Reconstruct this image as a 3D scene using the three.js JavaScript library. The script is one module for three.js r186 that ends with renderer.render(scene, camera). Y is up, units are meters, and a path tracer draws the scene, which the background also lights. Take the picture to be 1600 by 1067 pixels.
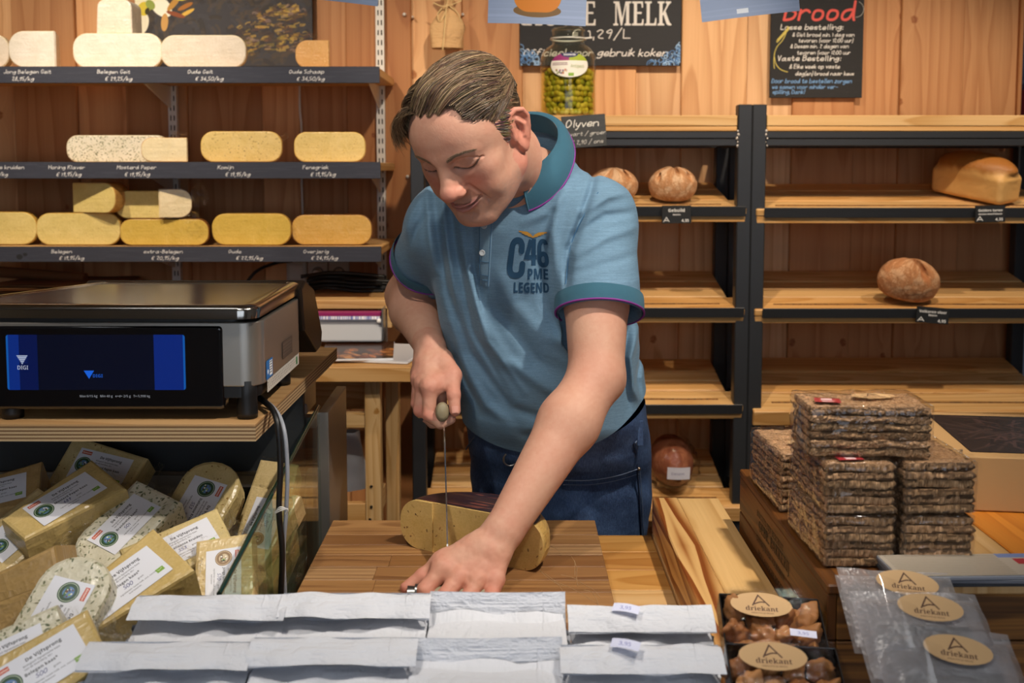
import * as THREE from 'three';
import { RectAreaLightUniformsLib } from 'three/addons/lights/RectAreaLightUniformsLib.js';
import { ConvexGeometry } from 'three/addons/geometries/ConvexGeometry.js';
import { RoundedBoxGeometry } from 'three/addons/geometries/RoundedBoxGeometry.js';
import { mergeGeometries, mergeVertices } from 'three/addons/utils/BufferGeometryUtils.js';

// ---------------------------------------------------------------- camera, sky, lights, exposure
const F = 1650, PITCH = 4.5 * Math.PI / 180, EYE = 1.6, MIDX = 800, MIDY = 392;      // lens in pixels of the 1600 x 1067 frame
const scene = new THREE.Scene();
scene.background = new THREE.Color(0.62, 0.74, 0.95);
const camera = new THREE.PerspectiveCamera(2 * Math.atan(533.5 / F) * 180 / Math.PI, 1600 / 1067, 0.05, 40);
camera.position.set(0, EYE, 0);
camera.rotation.x = -PITCH;
camera.setViewOffset(1600, 1067, 0, 533.5 - MIDY, 1600, 1067);
camera.focus = 1.86; camera.userData.fStop = 5.6;
const renderer = new THREE.WebGLRenderer();
renderer.toneMapping = THREE.LinearToneMapping;
renderer.toneMappingExposure = 1.0;
renderer.shadowMap.enabled = true;
RectAreaLightUniformsLib.init();
const WARM = new THREE.Color(1, 0.82, 0.62), MILD = new THREE.Color(1, 0.90, 0.78), COOL = new THREE.Color(0.80, 0.89, 1.0);
// ceiling spots: [x, y, z], what they are aimed at, strength, colour, half cone, size
const SPOTS = [
  [[-1.75, 2.8, -2.25], [-1.55, 1.55, -3.5], 5.6, WARM, 0.62],
  [[-0.95, 2.8, -2.25], [-0.85, 1.55, -3.5], 6.0, WARM, 0.62],
  [[0.15, 2.8, -2.15], [0.25, 1.6, -3.6], 6.5, WARM, 0.60],
  [[0.95, 2.8, -2.1], [0.95, 1.4, -3.6], 6.5, WARM, 0.62],
  [[1.75, 2.8, -2.3], [1.55, 1.2, -3.6], 4.5, WARM, 0.60],
  [[0.75, 2.8, -1.15], [0.1, 1.25, -2.0], 10, MILD, 0.55],
  [[-0.55, 2.8, -0.75], [-0.3, 1.0, -1.6], 4, MILD, 0.60],
];
const DAY = [[0.2, 1.75, 2.3], 3.0, 1.7, 1.1];      // the shop window behind the camera: middle, width, height, strength
const day = new THREE.RectAreaLight(COOL, DAY[3], DAY[1], DAY[2]);
day.name = 'window_daylight'; day.position.set(...DAY[0]); day.lookAt(DAY[0][0], 1.4, -3); scene.add(day);
const PANELS = [[[-0.75, 2.87, -0.85], 2.0], [[0.75, 2.87, -0.85], 1.8], [[0.1, 2.87, 0.9], 2.0]];    // ceiling light panels over the counter and the shop floor: place, strength
// ---------------------------------------------------------------- helpers
const V = (x, y, z) => new THREE.Vector3(x, y, z);
const sP = Math.sin(PITCH), cP = Math.cos(PITCH);
function ray(px, py) { const u = px - MIDX, v = py - MIDY; return [u, -F * sP - v * cP, -F * cP + v * sP]; }
function at(px, py, d) { const r = ray(px, py), k = -d / r[2]; return V(r[0] * k, EYE + r[1] * k, -d); }          // on the upright plane d metres in front of the eye
function atY(px, py, y) { const r = ray(px, py), k = (y - EYE) / r[1]; return V(r[0] * k, y, r[2] * k); }          // on the level plane at height y
const X = (px, d) => at(px, 400, d).x, Y = (py, d) => at(800, py, d).y;

let seedState = 1;
function reseed(s) { seedState = s >>> 0; }
function rnd() { seedState = (seedState + 0x6d2b79f5) | 0; let t = Math.imul(seedState ^ (seedState >>> 15), 1 | seedState); t = (t + Math.imul(t ^ (t >>> 7), 61 | t)) ^ t; return ((t ^ (t >>> 14)) >>> 0) / 4294967296; }
const rr = (a, b) => a + (b - a) * rnd();
const clamp = (x, a = 0, b = 1) => Math.min(b, Math.max(a, x)), mix = (a, b, t) => a + (b - a) * t;
const smooth = (a, b, x) => { const t = clamp((x - a) / (b - a)); return t * t * (3 - 2 * t); };
function hash3(x, y, z) { let h = Math.imul(x, 374761393) ^ Math.imul(y, 668265263) ^ Math.imul(z, 2147483647 - 1274126177); h = Math.imul(h ^ (h >>> 13), 1274126177); h = Math.imul(h ^ (h >>> 16), 2246822519); return ((h ^ (h >>> 15)) >>> 0) / 4294967296; }
function noise3(x, y, z = 0) {   // value noise, -1 .. 1
  const ix = Math.floor(x), iy = Math.floor(y), iz = Math.floor(z); let fx = x - ix, fy = y - iy, fz = z - iz;
  fx = fx * fx * (3 - 2 * fx); fy = fy * fy * (3 - 2 * fy); fz = fz * fz * (3 - 2 * fz);
  const l = (a, b, t) => a + (b - a) * t, h = (i, j, k) => hash3(ix + i, iy + j, iz + k);
  return 2 * l(l(l(h(0, 0, 0), h(1, 0, 0), fx), l(h(0, 1, 0), h(1, 1, 0), fx), fy), l(l(h(0, 0, 1), h(1, 0, 1), fx), l(h(0, 1, 1), h(1, 1, 1), fx), fy), fz) - 1;
}
const fbm = (x, y, z = 0, n = 4) => { let s = 0, a = 0.5; for (let i = 0; i < n; i++) { s += a * noise3(x, y, z); x = x * 2.03 + 7.1; y = y * 2.03 + 3.7; z = z * 2.03 + 1.3; a *= 0.5; } return s; };

// names, things, parts
const taken = new Map();
function numbered(name) { const n = taken.get(name) ?? 0; taken.set(name, n + 1); return n ? name + '_' + String(n).padStart(3, '0') : name; }
function thing(name, label, category, pos = [0, 0, 0], group) {
  const o = new THREE.Group(); o.name = numbered(name); scene.add(o);
  o.position.set(...(pos.isVector3 ? pos.toArray() : pos)); o.userData = { label, category };
  if (group) o.userData.group = group;
  return o;
}
function part(name, geo, mat, parent, label) {
  const m = new THREE.Mesh(geo, mat); m.name = numbered(name); m.castShadow = m.receiveShadow = true; parent.add(m);
  if (label) m.userData.label = label;
  return m;
}
// a part whose geometry is written in world coordinates
function wpart(name, geo, mat, parent, label) { const p = parent.position; geo.translate(-p.x, -p.y, -p.z); return part(name, geo, mat, parent, label); }
function single(name, geo, mat, label, category, group) { const m = part(name, geo, mat, scene); m.userData = { label, category }; if (group) m.userData.group = group; return m; }
function struct(name, geo, mat, parent = scene) { const m = part(name, geo, mat, parent); if (parent === scene) m.userData.kind = 'structure'; return m; }
function structGroup(name) { const o = new THREE.Group(); o.name = numbered(name); o.userData.kind = 'structure'; scene.add(o); return o; }
function copyOf(root, label, pos, rotY) {
  const c = root.clone(); c.name = numbered(root.name.replace(/_\d{3}$/, '')); scene.add(c);
  c.userData = { ...root.userData }; if (label) c.userData.label = label;
  if (pos) c.position.set(...(pos.isVector3 ? pos.toArray() : pos)); if (rotY !== undefined) c.rotation.y = rotY;
  return c;
}

// geometry
const cboxCache = new Map();
function cbox(w, h, d, c = 0.002) {    // box with chamfered edges, 44 triangles, centred
  const key = [w, h, d, c].map((x) => x.toFixed(5)).join();
  if (cboxCache.has(key)) return cboxCache.get(key).clone();
  c = Math.min(c, w * 0.45, h * 0.45, d * 0.45);
  const P = []; for (const sx of [-1, 1]) for (const sy of [-1, 1]) for (const sz of [-1, 1]) { const x = sx * w / 2, y = sy * h / 2, z = sz * d / 2; P.push(V(x - sx * c, y - sy * c, z), V(x - sx * c, y, z - sz * c), V(x, y - sy * c, z - sz * c)); }
  const g = new ConvexGeometry(P); uvBox(g); cboxCache.set(key, g); return g.clone();
}
function uvBox(g, grain = 'y', ou = 0, ov = 0) {    // uv in metres by the dominant normal; v runs along the grain axis
  const p = g.attributes.position, n = g.attributes.normal, uv = new Float32Array(p.count * 2);
  for (let i = 0; i < p.count; i++) {
    const q = { x: p.getX(i), y: p.getY(i), z: p.getZ(i) }, a = { x: Math.abs(n.getX(i)), y: Math.abs(n.getY(i)), z: Math.abs(n.getZ(i)) };
    const dom = a.x > a.y && a.x > a.z ? 'x' : a.y > a.z ? 'y' : 'z', rest = ['x', 'y', 'z'].filter((k) => k !== dom);
    let u, v; if (dom === grain) { u = q[rest[0]]; v = q[rest[1]] * 0.15; } else { v = q[grain]; u = q[rest.find((k) => k !== grain)] + (dom === 'x' ? 0.31 : dom === 'y' ? 0.17 : 0); }
    uv[i * 2] = u + ou; uv[i * 2 + 1] = v + ov;
  }
  g.setAttribute('uv', new THREE.BufferAttribute(uv, 2)); return g;
}
function board(w, h, d, grain, c = 0.002) { return uvBox(cbox(w, h, d, c), grain, rnd() * 5, rnd() * 5); }
function boxAt(x0, x1, y0, y1, z0, z1, grain = 'x', c = 0.0015) { const g = board(Math.abs(x1 - x0), Math.abs(y1 - y0), Math.abs(z1 - z0), grain, c); g.translate((x0 + x1) / 2, (y0 + y1) / 2, (z0 + z1) / 2); return g; }
function tube(points, r, seg = 24, sides = 8, closed = false) { return new THREE.TubeGeometry(new THREE.CatmullRomCurve3(points, closed), seg, r, sides, closed); }
function bar(a, b, r, sides = 8, r2 = r) { const d = b.clone().sub(a), g = new THREE.CylinderGeometry(r2, r, d.length(), sides, 1); g.translate(0, d.length() / 2, 0); g.applyQuaternion(new THREE.Quaternion().setFromUnitVectors(V(0, 1, 0), d.normalize())); g.translate(a.x, a.y, a.z); return g; }
function clean(g) { if (!g.attributes.uv) g.setAttribute('uv', new THREE.BufferAttribute(new Float32Array(g.attributes.position.count * 2), 2)); for (const k of Object.keys(g.attributes)) if (!['position', 'normal', 'uv'].includes(k)) g.deleteAttribute(k); return g.index ? g.toNonIndexed() : g; }
function join(list) { return mergeGeometries(list.map(clean)); }
function extrude(pts, depth, bevel = 0.001, holes = []) {
  const s = new THREE.Shape(pts.map((p) => new THREE.Vector2(p[0], p[1])));
  for (const h of holes) s.holes.push(new THREE.Path(h.map((p) => new THREE.Vector2(p[0], p[1]))));
  return new THREE.ExtrudeGeometry(s, { depth, bevelEnabled: bevel > 0, bevelSize: bevel, bevelThickness: bevel, bevelSegments: 2, curveSegments: 12 });
}
function grid(nu, nv, f) {     // f(u, v) -> [x, y, z, (r, g, b)], smooth normals
  const pos = [], uv = [], idx = [], col = [];
  for (let j = 0; j <= nv; j++) for (let i = 0; i <= nu; i++) { const p = f(i / nu, j / nv); pos.push(p[0], p[1], p[2]); uv.push(i / nu, j / nv); if (p.length > 3) col.push(p[3], p[4], p[5]); }
  for (let j = 0; j < nv; j++) for (let i = 0; i < nu; i++) { const a = j * (nu + 1) + i, b = a + 1, c = a + nu + 1, d = c + 1; idx.push(a, b, d, a, d, c); }
  const g = new THREE.BufferGeometry(); g.setAttribute('position', new THREE.Float32BufferAttribute(pos, 3)); g.setAttribute('uv', new THREE.Float32BufferAttribute(uv, 2)); if (col.length) g.setAttribute('color', new THREE.Float32BufferAttribute(col, 3));
  g.setIndex(idx); g.computeVertexNormals(); return g;
}
// closed mesh of a distance field: surface nets on the blocks the surface passes through
function meshField(f, lo, hi, cell, slack = 1.25) {
  const B = 8, n = [0, 1, 2].map((k) => Math.ceil((hi[k] - lo[k]) / cell / B) * B + 1), nx = n[0], ny = n[1], nz = n[2];
  const val = new Float32Array(nx * ny * nz).fill(NaN), reach = B * cell * 0.8661 * slack, blocks = [];
  for (let bz = 0; bz < nz - 1; bz += B) for (let by = 0; by < ny - 1; by += B) for (let bx = 0; bx < nx - 1; bx += B) {
    if (Math.abs(f(lo[0] + (bx + B / 2) * cell, lo[1] + (by + B / 2) * cell, lo[2] + (bz + B / 2) * cell)) > reach) continue;
    blocks.push([bx, by, bz]);
    for (let z = bz; z <= bz + B; z++) for (let y = by; y <= by + B; y++) for (let x = bx; x <= bx + B; x++) { const i = (z * ny + y) * nx + x; if (val[i] !== val[i]) val[i] = f(lo[0] + x * cell, lo[1] + y * cell, lo[2] + z * cell); }
  }
  const vert = new Map(), pos = [], idx = [], offs = [0, 1, nx, nx + 1, nx * ny, nx * ny + 1, nx * ny + nx, nx * ny + nx + 1];
  const E = [[0, 1], [2, 3], [4, 5], [6, 7], [0, 2], [1, 3], [4, 6], [5, 7], [0, 4], [1, 5], [2, 6], [3, 7]];
  for (const [bx, by, bz] of blocks) for (let z = bz; z < bz + B; z++) for (let y = by; y < by + B; y++) for (let x = bx; x < bx + B; x++) {
    const i = (z * ny + y) * nx + x; let m = 0; for (let k = 0; k < 8; k++) if (val[i + offs[k]] < 0) m |= 1 << k;
    if (m === 0 || m === 255) continue;
    let sx = 0, sy = 0, sz = 0, c = 0;
    for (const [a, b] of E) { const va = val[i + offs[a]], vb = val[i + offs[b]]; if ((va < 0) === (vb < 0)) continue; const t = va / (va - vb); sx += (a & 1) + t * ((b & 1) - (a & 1)); sy += ((a >> 1) & 1) + t * (((b >> 1) & 1) - ((a >> 1) & 1)); sz += (a >> 2) + t * ((b >> 2) - (a >> 2)); c++; }
    vert.set(i, pos.length / 3); pos.push(lo[0] + (x + sx / c) * cell, lo[1] + (y + sy / c) * cell, lo[2] + (z + sz / c) * cell);
  }
  const step = [1, nx, nx * ny];
  for (const i of vert.keys()) for (let a = 0; a < 3; a++) {
    const v0 = val[i], v1 = val[i + step[a]]; if (v1 !== v1 || (v0 < 0) === (v1 < 0)) continue;
    const u = step[(a + 1) % 3], w = step[(a + 2) % 3], q = [i, i - u, i - u - w, i - w].map((k) => vert.get(k)); if (q.some((k) => k === undefined)) continue;
    if (v0 < 0) idx.push(q[0], q[1], q[2], q[0], q[2], q[3]); else idx.push(q[0], q[2], q[1], q[0], q[3], q[2]);
  }
  const nrm = new Float32Array(pos.length), e = cell * 0.5;
  for (let k = 0; k < pos.length; k += 3) { const x = pos[k], y = pos[k + 1], z = pos[k + 2]; let a = f(x + e, y, z) - f(x - e, y, z), b = f(x, y + e, z) - f(x, y - e, z), c = f(x, y, z + e) - f(x, y, z - e); const l = Math.hypot(a, b, c) || 1; nrm[k] = a / l; nrm[k + 1] = b / l; nrm[k + 2] = c / l; }
  const g = new THREE.BufferGeometry(); g.setAttribute('position', new THREE.Float32BufferAttribute(pos, 3)); g.setAttribute('normal', new THREE.BufferAttribute(nrm, 3)); g.setIndex(idx); return g;
}
// keep only where keep(x, y, z) > 0, with clean edges
function clipMesh(g, keep) {
  const P = g.attributes.position, N = g.attributes.normal, pos = [], nor = [], ix = g.index.array, k = new Float32Array(P.count), map = new Map(), idx = [];
  for (let i = 0; i < P.count; i++) k[i] = keep(P.getX(i), P.getY(i), P.getZ(i));
  const vtx = (i) => { let j = map.get(i); if (j === undefined) { j = pos.length / 3; map.set(i, j); pos.push(P.getX(i), P.getY(i), P.getZ(i)); nor.push(N.getX(i), N.getY(i), N.getZ(i)); } return j; };
  const cut = (a, b) => { const key = a < b ? a + '_' + b : b + '_' + a; let j = map.get(key); if (j === undefined) { const t = k[a] / (k[a] - k[b]); j = pos.length / 3; map.set(key, j); for (const [A, o] of [[P, pos], [N, nor]]) o.push(mix(A.getX(a), A.getX(b), t), mix(A.getY(a), A.getY(b), t), mix(A.getZ(a), A.getZ(b), t)); } return j; };
  for (let t = 0; t < ix.length; t += 3) {
    const v = [ix[t], ix[t + 1], ix[t + 2]], s = v.map((i) => k[i] > 0), n = s.filter(Boolean).length;
    if (n === 3) idx.push(vtx(v[0]), vtx(v[1]), vtx(v[2]));
    else if (n === 1) { const a = s.indexOf(true), A = v[a], B = v[(a + 1) % 3], C = v[(a + 2) % 3]; idx.push(vtx(A), cut(A, B), cut(A, C)); }
    else if (n === 2) { const a = s.indexOf(false), A = v[a], B = v[(a + 1) % 3], C = v[(a + 2) % 3], p = cut(A, B), q = cut(A, C); idx.push(p, vtx(B), vtx(C), p, vtx(C), q); }
  }
  const o = new THREE.BufferGeometry(); o.setAttribute('position', new THREE.Float32BufferAttribute(pos, 3)); o.setAttribute('normal', new THREE.Float32BufferAttribute(nor, 3)); o.setIndex(idx); return o;
}
function paint(g, f) { const p = g.attributes.position, n = g.attributes.normal, c = new Float32Array(p.count * 3); for (let i = 0; i < p.count; i++) c.set(f(p.getX(i), p.getY(i), p.getZ(i), n), i * 3); g.setAttribute('color', new THREE.BufferAttribute(c, 3)); return g; }
const smin = (a, b, k) => { const h = Math.max(k - Math.abs(a - b), 0) / k; return Math.min(a, b) - h * h * k * 0.25; };
const smax = (a, b, k) => -smin(-a, -b, k);
const ell = (x, y, z, cx, cy, cz, rx, ry, rz) => { x -= cx; y -= cy; z -= cz; const a = Math.hypot(x / rx, y / ry, z / rz), b = Math.hypot(x / (rx * rx), y / (ry * ry), z / (rz * rz)); return b < 1e-9 ? -Math.min(rx, ry, rz) : a * (a - 1) / b; };
const cap = (x, y, z, a, b, ra, rb = ra) => { const dx = b[0] - a[0], dy = b[1] - a[1], dz = b[2] - a[2], t = clamp(((x - a[0]) * dx + (y - a[1]) * dy + (z - a[2]) * dz) / (dx * dx + dy * dy + dz * dz)); return Math.hypot(x - a[0] - t * dx, y - a[1] - t * dy, z - a[2] - t * dz) - mix(ra, rb, t); };

// ---------------------------------------------------------------- textures
function dataTex(w, h, f, srgb = true, wrap = THREE.RepeatWrapping) {
  const d = new Uint8Array(w * h * 4); for (let y = 0; y < h; y++) for (let x = 0; x < w; x++) { const c = f((x + 0.5) / w, (y + 0.5) / h, x, y), i = (y * w + x) * 4; d[i] = c[0]; d[i + 1] = c[1]; d[i + 2] = c[2]; d[i + 3] = 255; }
  const t = new THREE.DataTexture(d, w, h); t.wrapS = t.wrapT = wrap; t.magFilter = THREE.LinearFilter; t.minFilter = THREE.LinearFilter; if (srgb) t.colorSpace = THREE.SRGBColorSpace; t.needsUpdate = true; return t;
}
function canvasTex(w, h, draw) { const c = document.createElement('canvas'); c.width = w; c.height = h; const x = c.getContext('2d'); draw(x, w, h); const t = new THREE.CanvasTexture(c); t.colorSpace = THREE.SRGBColorSpace; return t; }
const hex = (s) => [parseInt(s.slice(1, 3), 16), parseInt(s.slice(3, 5), 16), parseInt(s.slice(5, 7), 16)];
// wood: v along the grain, mw x mh metres
function woodTex(w, h, mw, mh, pale, dark, o = {}) {
  const { rings = 55, arch = 1, seed = 1, knots = 0, contrast = 1, boards = 0.13, pore = 0.25 } = o; reseed(seed * 977 + 5);
  const a = hex(pale), b = hex(dark), K = []; for (let i = 0; i < knots; i++) K.push([rnd() * mw, rnd() * mh, rr(0.007, 0.013)]);
  return dataTex(w, h, (fu, fv) => {
    let u = fu * mw, v = fv * mh, kn = 0;
    for (const k of K) { const dx = u - k[0], dy = (v - k[1]) * 0.45, d = Math.hypot(dx, dy); const push = k[2] * 2.2 * Math.exp(-d * d / (k[2] * k[2] * 7)); u += Math.sign(dx) * push; const e = Math.hypot(dx, (v - k[1]) * 0.8); kn = Math.max(kn, 1 - smooth(k[2] * 0.75, k[2] * 1.15, e + 0.002 * noise3(u * 300, v * 300))); }
    const strip = Math.floor(u / boards), cu = (u - (strip + 0.5) * boards) + 0.03 * noise3(strip * 7.7, v * 0.4, seed), depth = arch * (0.035 + 0.06 * noise3(v * 0.7, strip * 3.1, seed)) + 0.01 * fbm(u * 6, v * 1.1, seed);
    const r = Math.hypot(cu, depth) * rings + 0.35 * fbm(u * 14, v * 2.2, seed + 3), fr = r - Math.floor(r); let t = Math.pow(fr, 2.2) * (1 - smooth(0.9, 1, fr)) * contrast;
    t += pore * (0.5 * noise3(u * 420, v * 9, seed) + 0.35 * noise3(u * 150, v * 3, seed + 1)) + 0.22 * fbm(u * 5, v * 1.2, seed + 9);
    t = clamp(t * 0.75 + 0.12); if (kn) t = mix(t, 1.25 + 0.3 * noise3(Math.hypot(u * 40, v * 40) * 8, 1, 1), kn);
    return [0, 1, 2].map((c) => clamp(mix(a[c], b[c], t), 0, 255));
  }, true, THREE.MirroredRepeatWrapping);
}
function woodMat(tex, mw, mh, o = {}) { const t = tex.clone(); t.repeat.set(1 / mw, 1 / mh); t.needsUpdate = true; return new THREE.MeshStandardMaterial({ map: t, roughness: 0.6, ...o }); }
const std = (color, roughness = 0.6, o = {}) => new THREE.MeshStandardMaterial({ color, roughness, ...o });
const phys = (color, roughness = 0.5, o = {}) => new THREE.MeshPhysicalMaterial({ color, roughness, ...o });
const bumpNoise = dataTex(256, 256, (u, v, x, y) => { const q = 128 + 90 * noise3(x / 3, y / 3, 4) + 60 * noise3(x / 9, y / 9, 9); return [q, q, q]; }, false);
const crinkle = dataTex(512, 512, (u, v) => { let q = 0; for (const [s, a] of [[7, 1], [15, 0.6], [31, 0.3]]) q += a * (1 - Math.abs(noise3(u * s + 0.8 * noise3(u * 5, v * 5, 2), v * s, s)) * 2); q = 110 + 55 * q; return [q, q, q]; }, false);
function rep(t, x, y = x) { const c = t.clone(); c.wrapS = c.wrapT = THREE.RepeatWrapping; c.repeat.set(x, y); c.needsUpdate = true; return c; }
// handwriting: single strokes of chalk; two characters a point, x then height (3 is the base line, c the top)
const PEN = { a: '68280513436578|78748393', b: '0c03|06285877634303', c: '67582805134364', d: '68280513436578|7c7383', e: '057568482805135374', f: '6b4c2b23|0858', g: '68280514446578|7872400011', h: '0c03|0628587773', i: '1813|1a1b', j: '38312001|3a3b', k: '0c03|5805|1663', l: '1c1323', m: '0803|0628384743|4768788783', n: '0803|0628587773', o: '3818051353756838', p: '0800|0628587763431305', q: '68280513436578|7870', r: '0803|06285867', s: '6748070655643304', t: '2b24335364|0858', u: '0804134365|6863', v: '083368', w: '0823465378', x: '0863|6803', y: '0805244468|68300010', z: '08680363',
  A: '034c83|1767', B: '0c03|0c4c6a5808|0858765303', D: '0c03|0c3c79765303', E: '6c0c0363|0858', F: '6c0c03|0858', G: '7a5c2c080523537747', H: '0c03|7c73|0878', I: '1c13', J: '6c65431305', K: '0c03|6c07|2873', L: '0c0363', M: '030c478c83', O: '4c1b071343876b4c', P: '0c03|0c4c6a5707', S: '6b3c0b0957653304', T: '0c7c|4c43', V: '0c336c', W: '0c244a648c',
  0: '3c0a052353766b3c', 1: '0a2c23', 2: '0a2c5b590363', 3: '0b3c5b3828|2857653304', 4: '4c0666|4843', 5: '5c0c0848653304', 6: '5c18051353654806', 7: '0c6c23', 8: '38192c4c59380513536538', 9: '5938092b4c5b5933', '€': '6b4c1a08051353|0848|0646', '/': '016d', ',': '1411', '.': '1314', ':': '1314|1718', '-': '1656', '(': '3d1a1531', ')': '0d2a2501', '!': '1c16|1314', '&': '73182b4c5905134376' };
function scrawl(c, text, px, py, size, color, o = {}) {
  const { slant = 0.12, jit = 0.05, squeeze = 0.86, bold = '', track = 1 } = o, k = size * 0.074; let cx = px; reseed(text.length * 131 + Math.round(px * 7 + py * 3));
  c.strokeStyle = color; c.lineCap = c.lineJoin = 'round'; c.lineWidth = k * (bold ? 1.35 : 1.15);
  for (const ch of text) {
    const g = PEN[ch]; if (!g) { cx += k * 4.5 * squeeze * track; continue; }
    const jx = 1 + jit * rr(-1, 1), jy = py + k * jit * 6 * rr(-1, 1), sl = slant + 0.06 * rr(-1, 1); let w = 0;
    for (const st of g.split('|')) { const P = []; for (let i = 0; i + 1 < st.length; i += 2) { const x = parseInt(st[i], 16), y = parseInt(st[i + 1], 16) - 3; w = Math.max(w, x); P.push([cx + (x * squeeze * jx * 0.92 + y * sl) * k, jy - y * k * jx]); }
      c.beginPath(); c.moveTo(...P[0]); if (P.length < 3 || /[AKMVWEFHLTvwxz4\/]/.test(ch)) for (const p of P.slice(1)) c.lineTo(...p); else { for (let i = 1; i < P.length - 1; i++) c.quadraticCurveTo(P[i][0], P[i][1], i === P.length - 2 ? P[i + 1][0] : (P[i][0] + P[i + 1][0]) / 2, i === P.length - 2 ? P[i + 1][1] : (P[i][1] + P[i + 1][1]) / 2); } c.stroke(); }
    cx += (w * 0.92 + 2.1) * k * squeeze * track;
  }
  return cx;
}
// a flat printed sheet facing +z, w x h metres, standing on the middle of its own plane
function sheet(w, h, bend = 0, nu = 8, nv = 2) { return grid(nu, nv, (u, v) => [(u - 0.5) * w, (v - 0.5) * h, bend * (1 - (2 * u - 1) ** 2)]); }
const printMat = (tex, rough = 0.6, o = {}) => new THREE.MeshStandardMaterial({ map: tex, roughness: rough, ...o });
const film = (o = {}) => new THREE.MeshPhysicalMaterial({ color: 0xffffff, roughness: 0.06, transmission: 1, thickness: 0, ior: 1.45, side: THREE.DoubleSide, ...o });
// ---------------------------------------------------------------- the room
const WALLZ = -3.75, CEIL = 2.9;
const cedarTex = woodTex(640, 1280, 1.0, 2.0, '#e0b78a', '#b47f50', { rings: 30, seed: 3, knots: 14, arch: 1.6, boards: 0.2, pore: 0.2, contrast: 0.75 });
const pineTex = woodTex(640, 1024, 0.75, 1.2, '#d9b27c', '#b58446', { rings: 60, seed: 8, knots: 1, arch: 1.2, boards: 0.09, pore: 0.22 });
const plyTex = woodTex(512, 1024, 0.8, 1.6, '#dcbf96', '#bb9668', { rings: 38, seed: 11, arch: 1.7, boards: 0.4, pore: 0.3 });
const oakTex = woodTex(640, 1024, 0.6, 0.96, '#b08a5e', '#7c5838', { rings: 70, seed: 15, arch: 1.4, boards: 0.05, pore: 0.5 });
const crateTex = woodTex(512, 768, 0.5, 0.75, '#8f6028', '#4a2c0e', { rings: 52, seed: 19, knots: 2, arch: 1.6, boards: 0.11, pore: 0.6 });
const grainBump = (k = 0.0004) => ({ bumpScale: k });
const plankTones = [0xffffff, 0xd6c0aa, 0xffeedc, 0xc6a88a, 0xfff8ee, 0xe0c8b0].map((c) => woodMat(cedarTex, 1.0, 2.0, { color: c, roughness: 0.62 }));
const M = {
  pine: woodMat(pineTex, 0.75, 1.2, { roughness: 0.5 }),
  pinePale: woodMat(pineTex, 0.75, 1.2, { roughness: 0.5, color: 0xfff4e4 }),
  ply: woodMat(plyTex, 0.8, 1.6, { roughness: 0.55 }),
  oak: [0xffffff, 0xddccb8, 0xf3e6d2, 0xc8b298, 0xeaDCC6].map((c) => woodMat(oakTex, 0.6, 0.96, { color: c, roughness: 0.5 })),
  crate: woodMat(crateTex, 0.5, 0.75, { roughness: 0.65 }),
  plaster: std(0xd8d4cc, 0.9), blackSteel: phys(0x3a3c40, 0.45, { metalness: 0.55, bumpMap: rep(bumpNoise, 3), bumpScale: 0.0002 }),
  whiteMetal: std(0xd9d8d4, 0.4), steel: phys(0x9c9a96, 0.3, { metalness: 1 }), steelBrushed: phys(0x9b9791, 0.42, { metalness: 0.8 }), blackPlastic: std(0x0c0c0d, 0.45), greyPlastic: std(0x8b8f97, 0.45),
  chalk: std(0x23262e, 0.75), white: std(0xe9e8e6, 0.6), paper: std(0xdfe0e4, 0.85), kraft: std(0xb58e5e, 0.85), dark: std(0x14110f, 0.8),
};
struct('floor', boxAt(-3.0, 3.6, -0.1, 0, -6.3, 2.6, 'x', 0.001), std(0x5a4a3c, 0.6));
struct('ceiling', boxAt(-3.0, 3.6, CEIL, CEIL + 0.1, -6.3, 2.6, 'x', 0.001), std(0x8f8a82, 0.9));
struct('wall_left', boxAt(-3.0, -2.9, 0, CEIL, -6.3, 2.6, 'y', 0.001), std(0xb9a488, 0.9));
struct('wall_right', boxAt(3.4, 3.5, 0, CEIL, -6.3, 2.6, 'y', 0.001), std(0xc9c4bc, 0.9));
struct('wall_far', boxAt(-3.0, 3.5, 0, CEIL, -6.3, -6.2, 'y', 0.001), std(0x9aa6c4, 0.85));
{   // front of the shop with its window, behind the camera
  const [x, y, z] = DAY[0], w = DAY[1] + 0.3, h = DAY[2] + 0.2, z0 = 2.4, z1 = 2.5, m = std(0xc8c2b8, 0.9), g = structGroup('wall_front');
  struct('wall_front_pier', boxAt(-2.9, x - w / 2, 0, CEIL, z0, z1), m, g); struct('wall_front_pier', boxAt(x + w / 2, 3.4, 0, CEIL, z0, z1), m, g);
  struct('wall_front_sill', boxAt(x - w / 2, x + w / 2, 0, y - h / 2, z0, z1), m, g); struct('wall_front_lintel', boxAt(x - w / 2, x + w / 2, y + h / 2, CEIL, z0, z1), m, g);
  const f = structGroup('window_1'), fm = std(0x3a3d42, 0.5);
  for (const k of [-1, 0, 1]) struct('window_frame', boxAt(x + k * (w / 2 - 0.03) - 0.03, x + k * (w / 2 - 0.03) + 0.03, y - h / 2, y + h / 2, z0 + 0.02, z1 - 0.01), fm, f);
  for (const k of [-1, 1]) struct('window_frame', boxAt(x - w / 2, x + w / 2, y + k * (h / 2 - 0.03) - 0.03, y + k * (h / 2 - 0.03) + 0.03, z0 + 0.02, z1 - 0.01), fm, f);
  struct('window_pane', boxAt(x - w / 2, x + w / 2, y - h / 2, y + h / 2, z0 + 0.05, z0 + 0.056), film(), f);
}
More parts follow.
